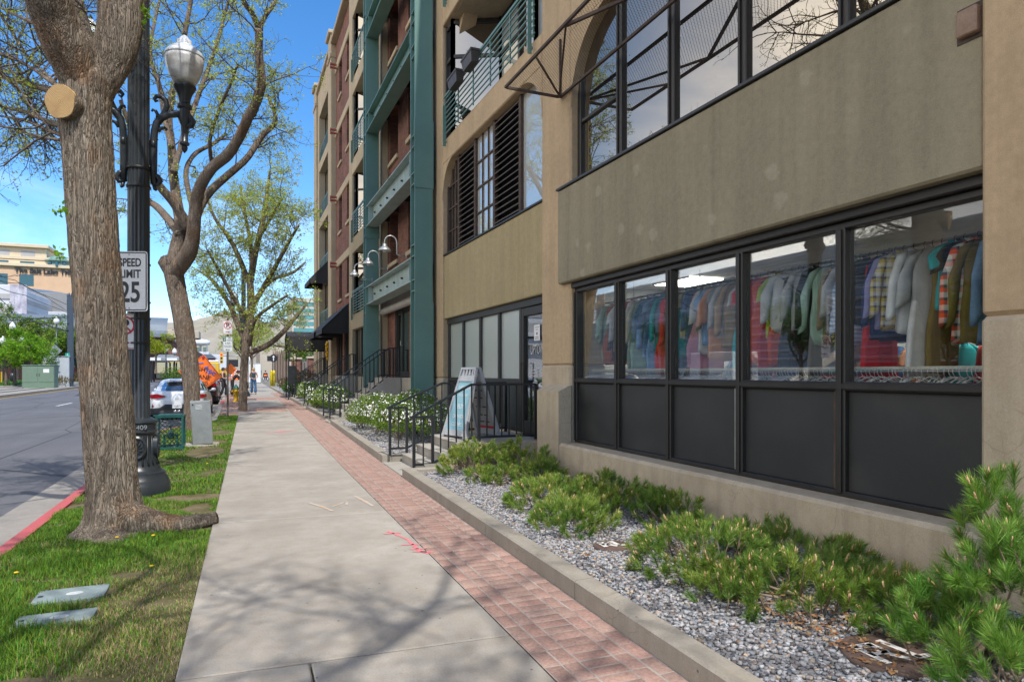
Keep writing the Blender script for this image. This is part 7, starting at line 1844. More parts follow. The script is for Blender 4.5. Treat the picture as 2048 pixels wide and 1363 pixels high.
# white ribbed arena
c=D(172,745,135);X1,Y0=c[0],c[1];X0=X1-60;zz=lambda y:CH+(HYP-y)*135/1320
t=thing('arena','white ribbed arena with a grey dished roof beyond the green trees','building',(X1,Y0,0))
q=MB();q.bbox(X0,X1,Y0,Y0+60,0,zz(625),.1);q.bbox(X0,X1-4,Y0+3,Y0+58,zz(625)+.01,zz(588),.1);q.build('tiered_wall',wb,t)
q=MB()
for k in range(22):
    z=zz(625)+.3+k*(zz(588)-zz(625))/22;q.bbox(X0-.1,X1-3.9,Y0+2.75,Y0+58.1,z,z+.10,.01)
for k in range(7):q.bbox(X0-.1,X1+.15,Y0-.2,Y0+60.1,zz(720)+k*1.35,zz(720)+k*1.35+.25,.01)
q.build('shadow_ribs',wb2,t)
for k in range(7):
    x=X1-2.5-4.6*k;q=MB();q.bbox(x-.5,x+.5,Y0-.8,Y0-.001,0,zz(632),.05);q.build('pilaster',wb,t)
    q=MB();q.bbox(x-3.7,x-.9,Y0-.06,Y0-.001,zz(690),zz(648),.02);q.build('bay_panel',wb2,t)
q=MB();cx,cy=X1-21,Y0+28;q.lathe([(25,zz(588)),(23,zz(580)),(12,zz(562)),(4,zz(556)),(.5,zz(555))],(cx,cy,0),20);q.build('dished_roof',rf,t)
# nearer left hall with banner
c=D(52,745,112);X1,Y0=c[0],c[1];zz=lambda y:CH+(HYP-y)*112/1320
t=thing('banded_hall','white and beige banded hall with a tall grey banner at the left edge','building',(X1,Y0,0))
q=MB();q.bbox(X1-50,X1-2,Y0+.5,Y0+30,0,zz(570),.1);q.build('wall',wb,t);q=MB()
for a,b in((588,598),(612,640)):q.bbox(X1-50.1,X1-1.9,Y0+.3,Y0+30.1,zz(b),zz(a),.02)
q.build('beige_bands',wb2,t);q=MB();q.bbox(X1-50,X1+1.2,Y0-2.5,Y0+.49,zz(650),zz(640),.05);q.bbox(X1-50,X1+.8,Y0-1.5,Y0+.49,zz(672),zz(655),.05);q.build('canopy_slabs',wb,t)
q=MB();q.prism([(X1-50,zz(572)),(X1-2,zz(572)),(X1-6,zz(556)),(X1-20,zz(545)),(X1-50,zz(543))],Y0+4,Y0+20,axis='y');q.build('curved_roof',rf,t)
m_,nt,out=nodes('banner_print');f=noise(nt,coords(nt,(.5,.5,.3)),1.2,6,.65);f2=noise(nt,coords(nt,(1,1,.15)),1.5,5,.6);col=mixc(nt,ramp(nt,f,[(.35,0),(.65,1)]),(.58,.56,.60),(.13,.11,.16));col=mixc(nt,ramp(nt,f2,[(.5,0),(.7,.6)]),col,(.62,.62,.66));bsdf(nt,out,col,.6)
q=MB();q.bbox(X1-2.2,X1+.15,Y0-.2,Y0-.02,zz(632),zz(570),.01);q.build('banner',m_,t)
# plaza ground furniture by the tracks
def cab(lab,c,w,d,h,m,name='utility_cabinet'):
    x,y,z=c;t=thing(name,lab,'utility cabinet',(x,y,z));q=MB();q.bbox(x-w/2,x+w/2,y-d/2,y+d/2,z-.6,z+h,.03);q.build('housing',m,t);q=MB();q.bbox(x-w/2-.05,x+w/2+.05,y-d/2-.05,y+d/2+.05,z+h+.001,z+h+.06,.02);q.build('lid',m,t)
    for sg in(-1,1):
        q=MB();q.bbox(x+sg*w/4-w/4+.04,x+sg*w/4+w/4-.04,y-d/2-.02,y-d/2-.001,z+.1,z+h-.12,.006);dd=q.build('door',m,t);q=MB();q.bbox(x+sg*.08-.015,x+sg*.08+.015,y-d/2-.05,y-d/2-.021,z+h*.4,z+h*.55,.004);q.build('handle',M['ink'],dd)
    return t
gm_=mat('sage_green_enamel',(.17,.25,.17),(.15,.22,.15),2,.5)
p=D(81,766,53.5);t=cab('sage green transformer cabinet among the lime trees beside the tracks',p,2.15,1.4,1.42,gm_);q=MB();q.bbox(p[0]+.35,p[0]+.75,p[1]-.745,p[1]-.722,p[2]+.85,p[2]+1.15,.003);q.build('warning_sticker',M['signwhite'],t)
p=D(112,763,57.5);cab('taller pale grey cabinet right of the sage green transformer',p,2.3,1.8,2.15,mat('pale_grey_enamel',(.50,.53,.54),(.45,.48,.49),1,.5))
q=MB();q.bbox(-19.0,-15.2,20,110,-.2,.42,.06);q.build('x',M['kerb']);bpy.data.objects.remove(bpy.data.objects['x'])
pk=[D(0,779,56),D(168,768,64)]
b=MB();a0=D(-60,780,50);a1=D(190,767,70);b.add([(a0[0],a0[1],-.2),(a1[0],a1[1],-.2),(a1[0]-14,a1[1]+4,-.2),(a0[0]-14,a0[1]+4,-.2),(a0[0],a0[1],.38),(a1[0],a1[1],.62),(a1[0]-14,a1[1]+4,.75),(a0[0]-14,a0[1]+4,.5)],[(0,1,2,3),(4,5,6,7),(0,1,5,4),(1,2,6,5),(2,3,7,6),(3,0,4,7)]);tag(b.build('planter_island',M['kerb']),kind='structure')
g=np.random.default_rng(5);n=5000;u=g.random(n);v=g.random(n)*.55+.03;A0=np.array(a0);A1=np.array(a1);P=A0[None]+(A1-A0)[None]*u[:,None]+np.array([-14,4,0])[None]*v[:,None];P[:,2]=.40+.24*u+.12*v;s=g.uniform(.1,.3,n);a=g.uniform(0,6.28,n);d=np.stack([np.cos(a),np.sin(a),g.uniform(.3,1.2,n)],1);e=np.stack([-np.sin(a),np.cos(a),0*a],1)
V=np.stack([P,P+d*(s*.5)[:,None]+e*(s*.2)[:,None],P+d*s[:,None],P+d*(s*.5)[:,None]-e*(s*.2)[:,None]],1).reshape(-1,3);C=np.repeat(np.array([(.06,.16,.03)])*g.uniform(.6,1.4,n)[:,None],4,0);o=npmesh('ground_cover',V,np.arange(4*n).reshape(-1,4),M['leaf'],col=C);tag(o,'low green planting under the lime trees beside the tracks','ground cover',kind='stuff')
def clump(lab,c,rx,ry,h,n,cols,seed,leaf=.12):
    g=np.random.default_rng(seed);t=thing('shrub',lab,'shrub',c);d=g.normal(0,1,(n,3));d/=np.linalg.norm(d,axis=1,keepdims=True);d[:,2]=np.abs(d[:,2]);r_=g.uniform(.6,1.08,n)[:,None];P=np.array(c)+d*r_*np.array([rx,ry,h]);a=g.normal(0,1,(n,3));a/=np.linalg.norm(a,axis=1,keepdims=True);e=np.cross(a,d);s=leaf*g.uniform(.6,1.3,n)[:,None]
    V=np.stack([P,P+a*s*.5+e*s*.3,P+a*s,P+a*s*.5-e*s*.3],1).reshape(-1,3);k=g.integers(0,len(cols),n);C=np.repeat(np.array(cols)[k]*g.uniform(.6,1.3,n)[:,None],4,0);npmesh('leaves',V,np.arange(4*n).reshape(-1,4),M['leaf'],t,col=C);q=MB()
    for k in range(6):q.tube([c,(c[0]+g.normal(0,.4)*rx,c[1]+g.normal(0,.4)*ry,c[2]+h*.7)],[.03,.01],5)
    q.build('stems',PW,t);return t
clump('straw brown shrub between the grey cabinet and the catenary mast',D(121,764,57),.85,.6,.6,900,[(.24,.17,.06),(.18,.14,.05),(.12,.12,.04)],3)
clump('brown shrub right of the catenary mast beside the trunk',D(150,763,58),1.0,.6,.75,900,[(.22,.15,.06),(.16,.12,.05)],4)
clump('clipped green shrub by the tram shelter',D(352,757,72),1.7,.8,1.3,1500,[(.10,.20,.02),(.15,.26,.03)],5,.16)
# catenary mast with its plate and wires
sl=mat('slate_blue_steel',(.055,.075,.10),(.045,.062,.085),1,.5)
p=D(141,757,57.5);zt=CH+(HYP-592)*57.5/1320
t=thing('catenary_mast','slate blue box mast with a teal number plate left of the nearest trunk','mast',p);q=MB();q.bbox(p[0]-.21,p[0]+.21,p[1]-.16,p[1]+.16,p[2]-.6,zt,.02);q.build('mast',sl,t)
q=MB();q.bbox(p[0]-.24,p[0]-.211,p[1]-.1,p[1]+.1,p[2]+.3,zt-.3,.01);q.lathe([(.05,0),(.09,.06),(.03,.14),(.06,.2),(.01,.3)],(p[0]-.1,p[1],zt),8);q.lathe([(.05,0),(.09,.06),(.03,.14),(.06,.2),(.01,.3)],(p[0]+.1,p[1],zt),8);q.build('cap_fittings',M['black'],t)
tl=mat('teal_plate',(.01,.36,.27),None,3,.5);z4=CH+(HYP-709)*57.5/1320;q=MB();q.bbox(p[0]-.36,p[0]-.02,p[1]-.19,p[1]-.162,z4-.14,z4+.14,.005);pl_=q.build('number_plate',tl,t);text('4',.24,(p[0]-.19,p[1]-.195,z4),F_,U_,M['signwhite'],pl_,'numeral',.002)
W_=[((-5,548,47),(30,560,55),(90,592,66),(165,640,90)),((-5,560,45),(40,566,52),(110,598,63),(170,622,80)),((-5,574,50),(50,590,58),(120,618,70),(170,640,85)),((-5,632,50),(40,634,54),(90,635,57),(137,635,57)),((60,640,56),(90,648,56.5),(120,657,57),(137,660,57.3)),((-5,590,46),(15,610,50),(28,628,55)),((-5,640,50),(60,637,54),(137,632,57)),((-5,553,50),(30,550,54),(40,549,55))]
for i,P_ in enumerate(W_):
    q=MB();pts=[]
    for a,b in zip(P_[:-1],P_[1:]):
        A=Vector(D(*a));B=Vector(D(*b))
        for k in range(4):pts.append(A.lerp(B,k/4)-Vector((0,0,.08*math.sin(PI*k/4))))
    pts.append(Vector(D(*P_[-1])));q.tube(pts,.026 if i!=4 else .06,5)
    o=q.build('overhead_wire',M['ink'],smooth=True);tag(o,'dark overhead tram wire crossing the sky left of the nearest trunk','overhead wire','overhead tram wires')
def lamp3(lab,c,h,arms=True,glob=.28):
    x,y,z=c;t=thing('plaza_lamp',lab,'street lamp',c);q=MB();q.tube([(x,y,z-.5),(x,y,z+h)],[.11,.07],10);q.lathe([(.22,0),(.2,.5),(.12,.8)],(x,y,z),10)
    if arms:q.tube([(x-.75,y,z+h-1.35),(x-.75,y,z+h-1.6),(x+.75,y,z+h-1.6),(x+.75,y,z+h-1.35)],.05,8)
    q.build('post',M['pole'],t,True)
    for dx,dz in (((0,0),(-.75,-1.35),(.75,-1.35)) if arms else ((0,0),)):
        q=MB();q.lathe([(.08,0),(glob*.8,.12),(glob,.32),(glob*.7,.55),(.1,.68),(.02,.8)],(x+dx,y,z+h+dz),14);q.build('globe',M['white'],t,True)
p=D(25,762,62);lamp3('black three globe lamp above the lime trees at the left edge',p,CH+(HYP-660)*62/1320-p[2])
p=D(113,757,70);lamp3('slim single lamp rising behind the grey cabinet',p,CH+(HYP-648)*70/1320-p[2],False,.3)
p=D(110,757,66);t=thing('warning_sign','back of a pale diamond warning sign on a post behind the grey cabinet','traffic sign',p);zc=CH+(HYP-701)*66/1320;q=MB();q.prism([(.62,0),(0,.62),(-.62,0),(0,-.62)],-.01,.01,axis='y');q.xf(Matrix.Translation((p[0],p[1]-.05,zc)));q.build('sign_panel',M['galv'],t);q=MB();q.bar((p[0],p[1],p[2]-.5),(p[0],p[1],zc+1.6),.12);q.build('post',M['black'],t)
for k,(x,lab) in enumerate(((3,'thin yellow marker post at the left edge of the track platform'),)):
    p=D(x,765,60);t=thing('marker_post',lab,'bollard',p);q=MB();q.tube([(p[0],p[1],p[2]-.3),(p[0],p[1],p[2]+1.0)],.06,8);q.build('post',M['yellow'],t);q=MB();q.lathe([(.1,-.3),(.1,-.25)],p,10);q.build('base',M['ink'],t)
# buildings right of the lamp post
rb=brickmat('far_red_brick',(.26,.09,.06),(.19,.07,.05),(.24,.18,.15),.5,.2,.03);tb=mat('tan_far_wall',(.50,.42,.32),(.44,.37,.28),.3,.8)
c=D(372,745,100);X1,Y0=c[0],c[1];zz=lambda y:CH+(HYP-y)*100/1320
t=thing('brick_depot','red brick depot with a curved metal roof and steel struts beyond the lamp post','building',(X1,Y0,0));q=MB();q.bbox(X1-26,X1-3,Y0,Y0+30,0,zz(672),.05);q.bbox(X1-3.01,X1+1,Y0+.4,Y0+30,0,zz(697),.05);q.build('brick_wall',rb,t)
q=MB();q.bbox(X1-26.1,X1-2.5,Y0-.3,Y0+30,zz(676),zz(671),.05);q.build('coping',tb,t)
q=MB();n=10
for i in range(n):
    a,b=PI/2*i/n,PI/2*(i+1)/n
    q.add([(X1-26,Y0-1-3.2*math.sin(b)+.0,zz(677)+3*math.cos(b)),(X1-2.2,Y0-1-3.2*math.sin(b),zz(677)+3*math.cos(b)),(X1-2.2,Y0-1-3.2*math.sin(a),zz(677)+3*math.cos(a)),(X1-26,Y0-1-3.2*math.sin(a),zz(677)+3*math.cos(a))],[(0,1,2,3)])
q.build('curved_roof',rf,t);q=MB()
for k in range(4):
    x=X1-3-5*k;q.bar((x,Y0-3.8,zz(677)),(x,Y0-.1,zz(700)),.25);q.bar((x,Y0-2,zz(672)),(x,Y0-.1,zz(712)),.2)
q.build('struts',M['ink'],t);q=MB();q.bbox(X1-3,X1+1.5,Y0+6,Y0+12,zz(672),zz(656),.05);q.build('stair_tower',tb,t)
q=MB()
for k in range(3):q.bar((X1-4+1.6*k,Y0+8,zz(672)),(X1-4+1.6*k,Y0+8,zz(653)),.25)
q.bar((X1-4,Y0+8,zz(658)),(X1-.8,Y0+8,zz(658)),.2);q.build('roof_frame',M['ink'],t)
for k in range(5):
    q=MB();q.bbox(X1-24+4.2*k,X1-22+4.2*k,Y0-.06,Y0-.001,zz(735),zz(705),.02);q.build('window',dg,t)
c=D(330,745,84);X0,Y0=c[0],c[1];zz=lambda y:CH+(HYP-y)*84/1320
t=thing('tram_shelter','dark glazed tram shelter with a flat roof beyond the yellow green tree','shelter',(X0,Y0,0));q=MB();q.bbox(X0-1.6,X0+2.4,Y0-1.6,Y0+2,zz(722),zz(715),.04);q.prism([(X0-1.2,zz(714.9)),(X0+2.0,zz(714.9)),(X0+.9,zz(709)),(X0-.6,zz(709))],Y0-1,Y0+1.5,axis='y');q.build('roof',M['galv'],t);q=MB()
for dx in(-1.4,0.3,2.2):
    for dy in(-1.3,1.7):
        q=MB();q.bar((X0+dx,Y0+dy,.3),(X0+dx,Y0+dy,zz(722)),.18);q.build('post',M['black'],t)
q=MB();q.bbox(X0-1.3,X0+2.1,Y0+1.0,Y0+1.05,.9,zz(724),.01);q.build('rear_glazing',M['carglass'],t);q=MB();q.bbox(X0-1.55,X0-.3,Y0-1.65,Y0-1.61,zz(721),zz(716),.005);q.bbox(X0+.3,X0+1.5,Y0-1.65,Y0-1.61,zz(721),zz(716),.005);q.build('name_boards',M['signwhite'],t)
for i,(x,z,lab) in enumerate(((332,80,'single globe lamp in front of the red brick depot, left one'),(349,84,'single globe lamp in front of the red brick depot, right one'))):
    p=D(x,757,z);lamp3(lab,p,CH+(HYP-(703 if i==0 else 708))*z/1320-p[2],False,.3)
# far end of the street: small red house, pale blocks, water tower
c=D(403,745,190);t=thing('red_house','small red gabled house under the water tower far up the street','building',c);x,y,z=c;zz=lambda v:CH+(HYP-v)*190/1320;q=MB();q.bbox(x-3.5,x+3.5,y,y+8,0,zz(716),.05);q.build('wall',mat('barn_red',(.28,.05,.06),(.24,.045,.05),1,.7),t);q=MB();q.prism([(x-4,zz(716)),(x+4,zz(716)),(x+2.6,zz(708)),(x-2.6,zz(708))],y-.4,y+8.4,axis='y');q.build('roof',rf,t)
for k in(-1,1):
    q=MB();q.bbox(x+k*1.6-.6,x+k*1.6+.6,y-.06,y-.001,zz(732),zz(721),.02);q.build('window',M['signwhite'],t)
c=D(424,745,230);x,y,z=c;zz=lambda v:CH+(HYP-v)*230/1320;t=thing('white_block','stepped pale apartment block far behind the red house','building',c);q=MB();q.bbox(x-7.5,x-1,y,y+12,0,zz(703),.05);q.bbox(x-.99,x+4.5,y+1,y+12,0,zz(708),.05);q.build('wall',wb,t)
for i in range(3):
    for k in range(3):
        q=MB();q.bbox(x-6.8+2.0*i,x-5.8+2.0*i,y-.05,y-.001,zz(740)+3.2*k,zz(740)+3.2*k+1.6,.01);q.build('window',dg,t)
c=D(401,745,330);x,y,z=c;zz=lambda v:CH+(HYP-v)*330/1320;t=thing('water_tower','white water tower on thin legs against the dry hill','water tower',c);q=MB();q.lathe([(.3,zz(692)),(4.0,zz(689)),(4.4,zz(687)),(4.4,zz(681)),(2.5,zz(678.5)),(.2,zz(677.5))],(x,y,0),20);q.build('tank',M['white'],t,True);q=MB()
for k in range(4):
    a=PI/4+k*PI/2;q.bar((x+5*math.cos(a),y+5*math.sin(a),0),(x+3.8*math.cos(a),y+3.8*math.sin(a),zz(688)),.45)
q.bar((x,y,0),(x,y,zz(690)),.9);q.build('legs',M['galv'],t)
# beyond the building's far end
c=D(600,745,150);x,y,z=c;zz=lambda v:CH+(HYP-v)*150/1320;t=thing('beige_warehouse','long low beige warehouse past the far end of the lofts','building',(x,y,0));q=MB();q.bbox(x-8.5,x+30,y,y+30,0,zz(692),.05);q.build('wall',tb,t);q=MB();q.bbox(x-8.7,x+30,y-.2,y+30,zz(692)+.01,zz(690),.02);q.build('parapet',M['frame_c'],t)
for k in range(4):
    q=MB();q.bbox(x-7+3.6*k,x-5+3.6*k,y-.06,y-.001,zz(722),zz(712),.02);q.build('window',M['ink'],t)
c=D(612,745,300);x,y,z=c;zz=lambda v:CH+(HYP-v)*300/1320;t=thing('glass_tower','pale office tower with teal glass bands behind the far corner','building',(x,y,0));q=MB();q.bbox(x-6,x+40,y,y+30,0,zz(596),.05);q.build('wall',mat('pale_stone',(.55,.51,.43),(.5,.46,.39),.2,.7),t)
for k in range(5):
    q=MB();q.bbox(x-5.3,x+40,y-.12,y-.001,zz(664-13*k),zz(656-13*k),.01);q.build('window_band',mat('teal_glass',(.10,.30,.30),(.07,.24,.25),.5,.15) if k==0 else bpy.data.materials['teal_glass'],t)
rp=mat('rusty_sheet',(.20,.11,.075),(.28,.20,.15),.8,.8)
for i,(xa,xb,z,h,lab,m_) in enumerate(((545,578,88,3.6,'rust streaked sheet fence beyond the round dark sign',rp),(584,624,70,2.2,'pale corrugated fence between brick piers past the lofts',M['galv']))):
    A=D(xa,745,z);B=D(xb,745,z-8);t=thing('sheet_fence',lab,'fence',(A[0],A[1],gz(A[1])));q=MB();n=26
    for k in range(n):
        u=k/n;v=(k+.86)/n;o=.05*(k%2);q.add([(A[0]+(B[0]-A[0])*u,A[1]+(B[1]-A[1])*u-o,gz(90)-.6),(A[0]+(B[0]-A[0])*v,A[1]+(B[1]-A[1])*v-o,gz(90)-.6),(A[0]+(B[0]-A[0])*v,A[1]+(B[1]-A[1])*v-o,gz(90)+h*(1+.05*(k%3))),(A[0]+(B[0]-A[0])*u,A[1]+(B[1]-A[1])*u-o,gz(90)+h*(1+.05*(k%3)))],[(0,1,2,3)])
    q.build('sheets',m_,t);q=MB()
    for k in range(7):
        u=k/6;q.bar((A[0]+(B[0]-A[0])*u,A[1]+(B[1]-A[1])*u+.08,-.2),(A[0]+(B[0]-A[0])*u,A[1]+(B[1]-A[1])*u+.08,gz(90)+h*.95),.1)
    q.build('fence_posts',M['black'],t)
for i,(xp,z,lab) in enumerate(((592,66,'brick gate pier left of the pale corrugated fence'),(625,62,'brick gate pier with a stone cap at the lofts corner'))):
    p=D(xp,745,z);t=thing('gate_pier',lab,'pier',(p[0],p[1],gz(p[1])));q=MB();q.bbox(p[0]-.42,p[0]+.42,p[1]-.42,p[1]+.42,0,2.9,.02);q.build('shaft',rb,t);q=MB();q.bbox(p[0]-.55,p[0]+.55,p[1]-.55,p[1]+.55,2.901,3.1,.03);q.build('cap',tb,t)
p=D(547,716,62);t=thing('round_sign','round dark sign with a pale arrow on a thin post','traffic sign',p);q=MB();q.lathe([(.36,-.01),(.36,.01)],p,28,axis='y');q.build('disc',M['ink'],t);arr=MB();arr.quad(*[(p[0]+x,p[1]-.016,p[2]+z) for x,z in((-.04,-.24),(.04,-.24),(.04,.1),(.13,.1),(0,.26),(-.13,.1),(-.04,.1))]);arr.build('arrow',M['signwhite'],t);q=MB();q.bar((p[0],p[1]+.04,gz(p[1])),(p[0],p[1]+.04,p[2]+.3),.06);q.build('post',M['galv'],t)
# ------------------------------------------------- across the street (what the windows mirror)
t=thing('stair_plaza','teal and red painted plaza stair across the street','stairs',(-26,30,0));
tt=mat('teal_step',(.03,.20,.17),(.04,.16,.14),2,.6);rd=mat('red_step',(.36,.07,.07),(.30,.06,.06),2,.6)
for k in range(14):
    q=MB();q.bbox(-27.4-.36*k,-27.04-.36*k,22,36,-.2,.1+.17*k,.01);q.build('tread',rd if k%5 in(2,3) else tt,t)
q=MB();q.prism([(-27,.3),(-27,.9),(-32,3.4),(-32,2.8)],21.7,21.95,axis='y');q.prism([(-27,.3),(-27,.9),(-32,3.4),(-32,2.8)],36.05,36.3,axis='y');q.build('balustrade',tb,t)
t=thing('opposite_hall','white ribbed hall across the street from the lofts','building',(-46,40,0));q=MB();q.bbox(-62,-44,-20,30,0,9.5,.1);q.bbox(-64,-48,-30,100,9.51,15,.1);q.bbox(-62,-43,38,110,0,9.5,.1);q.build('wall',mat('grey_hall_wall',(.36,.36,.36),(.30,.30,.30),.2,.8),t);q=MB()
for k in range(12):q.bbox(-64.1,-47.8,-30.1,100.1,9.9+.42*k,10.02+.42*k,.02)
for k in range(8):q.bbox(-62.1,-42.8,37.9,110.1,2+.9*k,2.25+.9*k,.02)
q.build('shadow_ribs',wb2,t);q=MB();q.bbox(-44.06,-43.99,-15,28,.4,3.6,.02);q.build('ground_window',M['carglass'],t)
strip('plaza',K(-75),K(-26.9),-40,170,-.1,M['walk'],8)
strip('far_pavement',K(-26.9),K(-22.6),-40,120,.03,M['walk'],8)
for i,(y,lab) in enumerate(((24.5,'slate mast across the street, nearer of the mirrored pair'),(33,'slate mast across the street, farther of the mirrored pair'))):
    t=thing('catenary_mast',lab,'mast',(-17.0,y,.02));q=MB();q.bbox(-17.2,-16.8,y-.18,y+.18,-.2,7.2,.02);q.build('mast',sl,t);q=MB();q.bar((-17,y,6.3),(-13.6,y,6.5),.09);q.bar((-17,y,5.0),(-14.4,y,6.4),.05);q.build('bracket_arm',M['ink'],t)
for i,(x,z) in enumerate(((-14.0,6.4),(-15.0,6.0),(-18.6,6.5),(-19.3,5.6))):
    q=MB();q.tube([(x,-25,z),(x,10,z-.15),(x,40,z),(x,47,z)],.015,5);tag(q.build('overhead_wire',M['ink'],smooth=True),'dark tram wire running along the tracks, mirrored in the shop windows','overhead wire','overhead tram wires')
# ------------------------------------------------- people
def skin_mesh(name,joints,edges,m,parent,sub=2,root=0):
    me=bpy.data.meshes.new(name);me.from_pydata([j[0] for j in joints],edges,[]);o=bpy.data.objects.new(name,me);COL.objects.link(o)
    md=o.modifiers.new('s','SKIN');md.use_smooth_shade=True
    for v,j in zip(me.skin_vertices[0].data,joints):
        r=j[1];v.radius=r if hasattr(r,'__len__') else (r,r)
    me.skin_vertices[0].data[root].use_root=True
    sb=o.modifiers.new('d','SUBSURF');sb.levels=sub;sb.render_levels=sub
    dg=bpy.context.evaluated_depsgraph_get();dg.update();nm=bpy.data.meshes.new_from_object(o.evaluated_get(dg));bpy.data.objects.remove(o)
    nm.materials.clear();nm.materials.append(m);nm.name=name;return link(name,nm,parent)
SK=mat('skin_tone',(.52,.30,.21),(.46,.26,.18),6,.5)
def hand(J,E,wi,wr,d,side):
    """palm and five curled fingers off the wrist joint"""
    d=Vector(d).normalized();s=d.cross(Vector((0,1,.2))).normalized()*side;n=d.cross(s)
    p=wr+d*.075;J.append((tuple(p),(.030,.018)));pi=len(J)-1;E.append((wi,pi))
    for k,l in enumerate((.068,.078,.072,.055)):
        a=p+d*.03+s*(-.028+.019*k);b=a+d*l*.55+n*.008;c=b+d*l*.35+n*.025
        i=len(J);J.extend([(tuple(a),.0095),(tuple(b),.0085),(tuple(c),.007)]);E.extend([(pi,i),(i,i+1),(i+1,i+2)])
    a=p-d*.02-s*.04;b=a+d*.035-s*.022;c=b+d*.03-s*.004+n*.01;i=len(J);J.extend([(tuple(a),.012),(tuple(b),.010),(tuple(c),.008)]);E.extend([(pi,i),(i,i+1),(i+1,i+2)])
def person(lab,loc,rz,h=1.66,pose=None,top=None,legs=None,hair=None,hairlen=0.0,shoe=None,wide=1,sleeve=0,flare=.0,group=None,dress=None):
    t=thing('person',lab,'person',loc,rz,group);k=h/1.70;P=dict(hipL=(.09,0,.90),kneeL=(.10,-.02,.49),ankL=(.10,.02,.08),toeL=(.115,-.15,.03),hipR=(-.09,0,.90),kneeR=(-.10,-.02,.49),ankR=(-.10,.02,.08),toeR=(-.115,-.15,.03),pel=(0,0,.95),waist=(0,0,1.08),chest=(0,0,1.28),neckb=(0,.01,1.44),neck=(0,0,1.50),head=(0,-.015,1.60),crown=(0,-.0,1.685),shL=(.17,.0,1.40),elL=(.22,.03,1.12),wrL=(.21,-.08,.88),shR=(-.17,0,1.40),elR=(-.22,.03,1.12),wrR=(-.21,-.08,.88))
    if pose:P.update(pose)
    V={a:Vector(b)*k for a,b in P.items()};J=[];ix={}
    R=dict(pel=(.145,.105),waist=(.115,.085),chest=(.145,.10),neckb=(.075,.06),neck=(.048,.05),head=(.075,.092),crown=(.05,.06),shL=.052,elL=.036,wrL=.025,shR=.052,elR=.036,wrR=.025,hipL=.085,kneeL=.055,ankL=.036,toeL=(.032,.024),hipR=.085,kneeR=.055,ankR=.036,toeR=(.032,.024))
    for a in('pel','waist','chest','neckb','neck','head','crown','shL','elL','wrL','shR','elR','wrR','hipL','kneeL','ankL','toeL','hipR','kneeR','ankR','toeR'):
        ix[a]=len(J);r=R[a];J.append((tuple(V[a]),tuple(x*k*wide for x in r) if hasattr(r,'__len__') else r*k*wide))
    E=[(ix[a],ix[b]) for a,b in(('pel','waist'),('waist','chest'),('chest','neckb'),('neckb','neck'),('neck','head'),('head','crown'),('neckb','shL'),('shL','elL'),('elL','wrL'),('neckb','shR'),('shR','elR'),('elR','wrR'),('pel','hipL'),('hipL','kneeL'),('kneeL','ankL'),('ankL','toeL'),('pel','hipR'),('hipR','kneeR'),('kneeR','ankR'),('ankR','toeR'))]
    hand(J,E,ix['wrL'],V['wrL'],V['wrL']-V['elL'],1);hand(J,E,ix['wrR'],V['wrR'],V['wrR']-V['elR'],-1)
    body=skin_mesh('body',J,E,SK,t)
    hd=V['head'];q=MB()
    for s in(-1,1):q.sphere(hd+Vector((s*.032,-.064,.008))*k,.010*k,8,6)
    q.build('eyes',M['signwhite'],t,True,local=True);q=MB();q.tube([hd+Vector((0,-.085,.012))*k,hd+Vector((0,-.108,-.028))*k,hd+Vector((0,-.085,-.035))*k],[.008*k,.014*k,.008*k],6);q.sphere(hd+Vector((0,-.08,-.06))*k,.02*k,8,5,(1.2,.5,.4))
    for s in(-1,1):q.sphere(hd+Vector((s*.083,.005,-.01))*k,.024*k,8,6,(.4,.7,1.2))
    q.build('face_features',SK,t,True,local=True)
    tw=1.17
    if top:
        JJ=[(tuple(V[a]),tuple(x*k*tw*wide for x in R[a])) for a in('pel','waist','chest')][:]+[(tuple(V['neckb']-Vector((0,0,.04))*k),(.08*k,.065*k))];EE=[(0,1),(1,2),(2,3)]
        for s in('L','R'):
            i=len(JJ);JJ.append((tuple(V['sh'+s]),.06*k*wide));EE.append((3,i))
            if sleeve:
                e=V['sh'+s].lerp(V['el'+s],min(1,sleeve*2));JJ.append((tuple(e),.052*k));EE.append((i,i+1))
                if sleeve>.5:JJ.append((tuple(V['wr'+s]),.042*k));EE.append((i+1,i+2))
        skin_mesh('top',JJ,EE,top,t)
    if legs:
        JJ=[(tuple(V['waist']+Vector((0,0,.06))*k),(.128*k*wide,.098*k*wide)),(tuple(V['pel']),(.162*k*wide,.122*k*wide))];EE=[(0,1)]
        for s in('L','R'):
            i=len(JJ);JJ+=[(tuple(V['hip'+s]),.098*k*wide),(tuple(V['knee'+s]),.074*k*wide),(tuple(V['ank'+s]+Vector((0,0,.0))),(.062+flare)*k)];EE+=[(1,i),(i,i+1),(i+1,i+2)]
        skin_mesh('trousers',JJ,EE,legs,t,root=1)
    if shoe:
        for s in('L','R'):
            skin_mesh('shoe',[(tuple(V['ank'+s]-Vector((0,-.02,.03))*k),.042*k),(tuple(V['toe'+s]),(.042*k,.03*k))],[(0,1)],shoe,t,1)
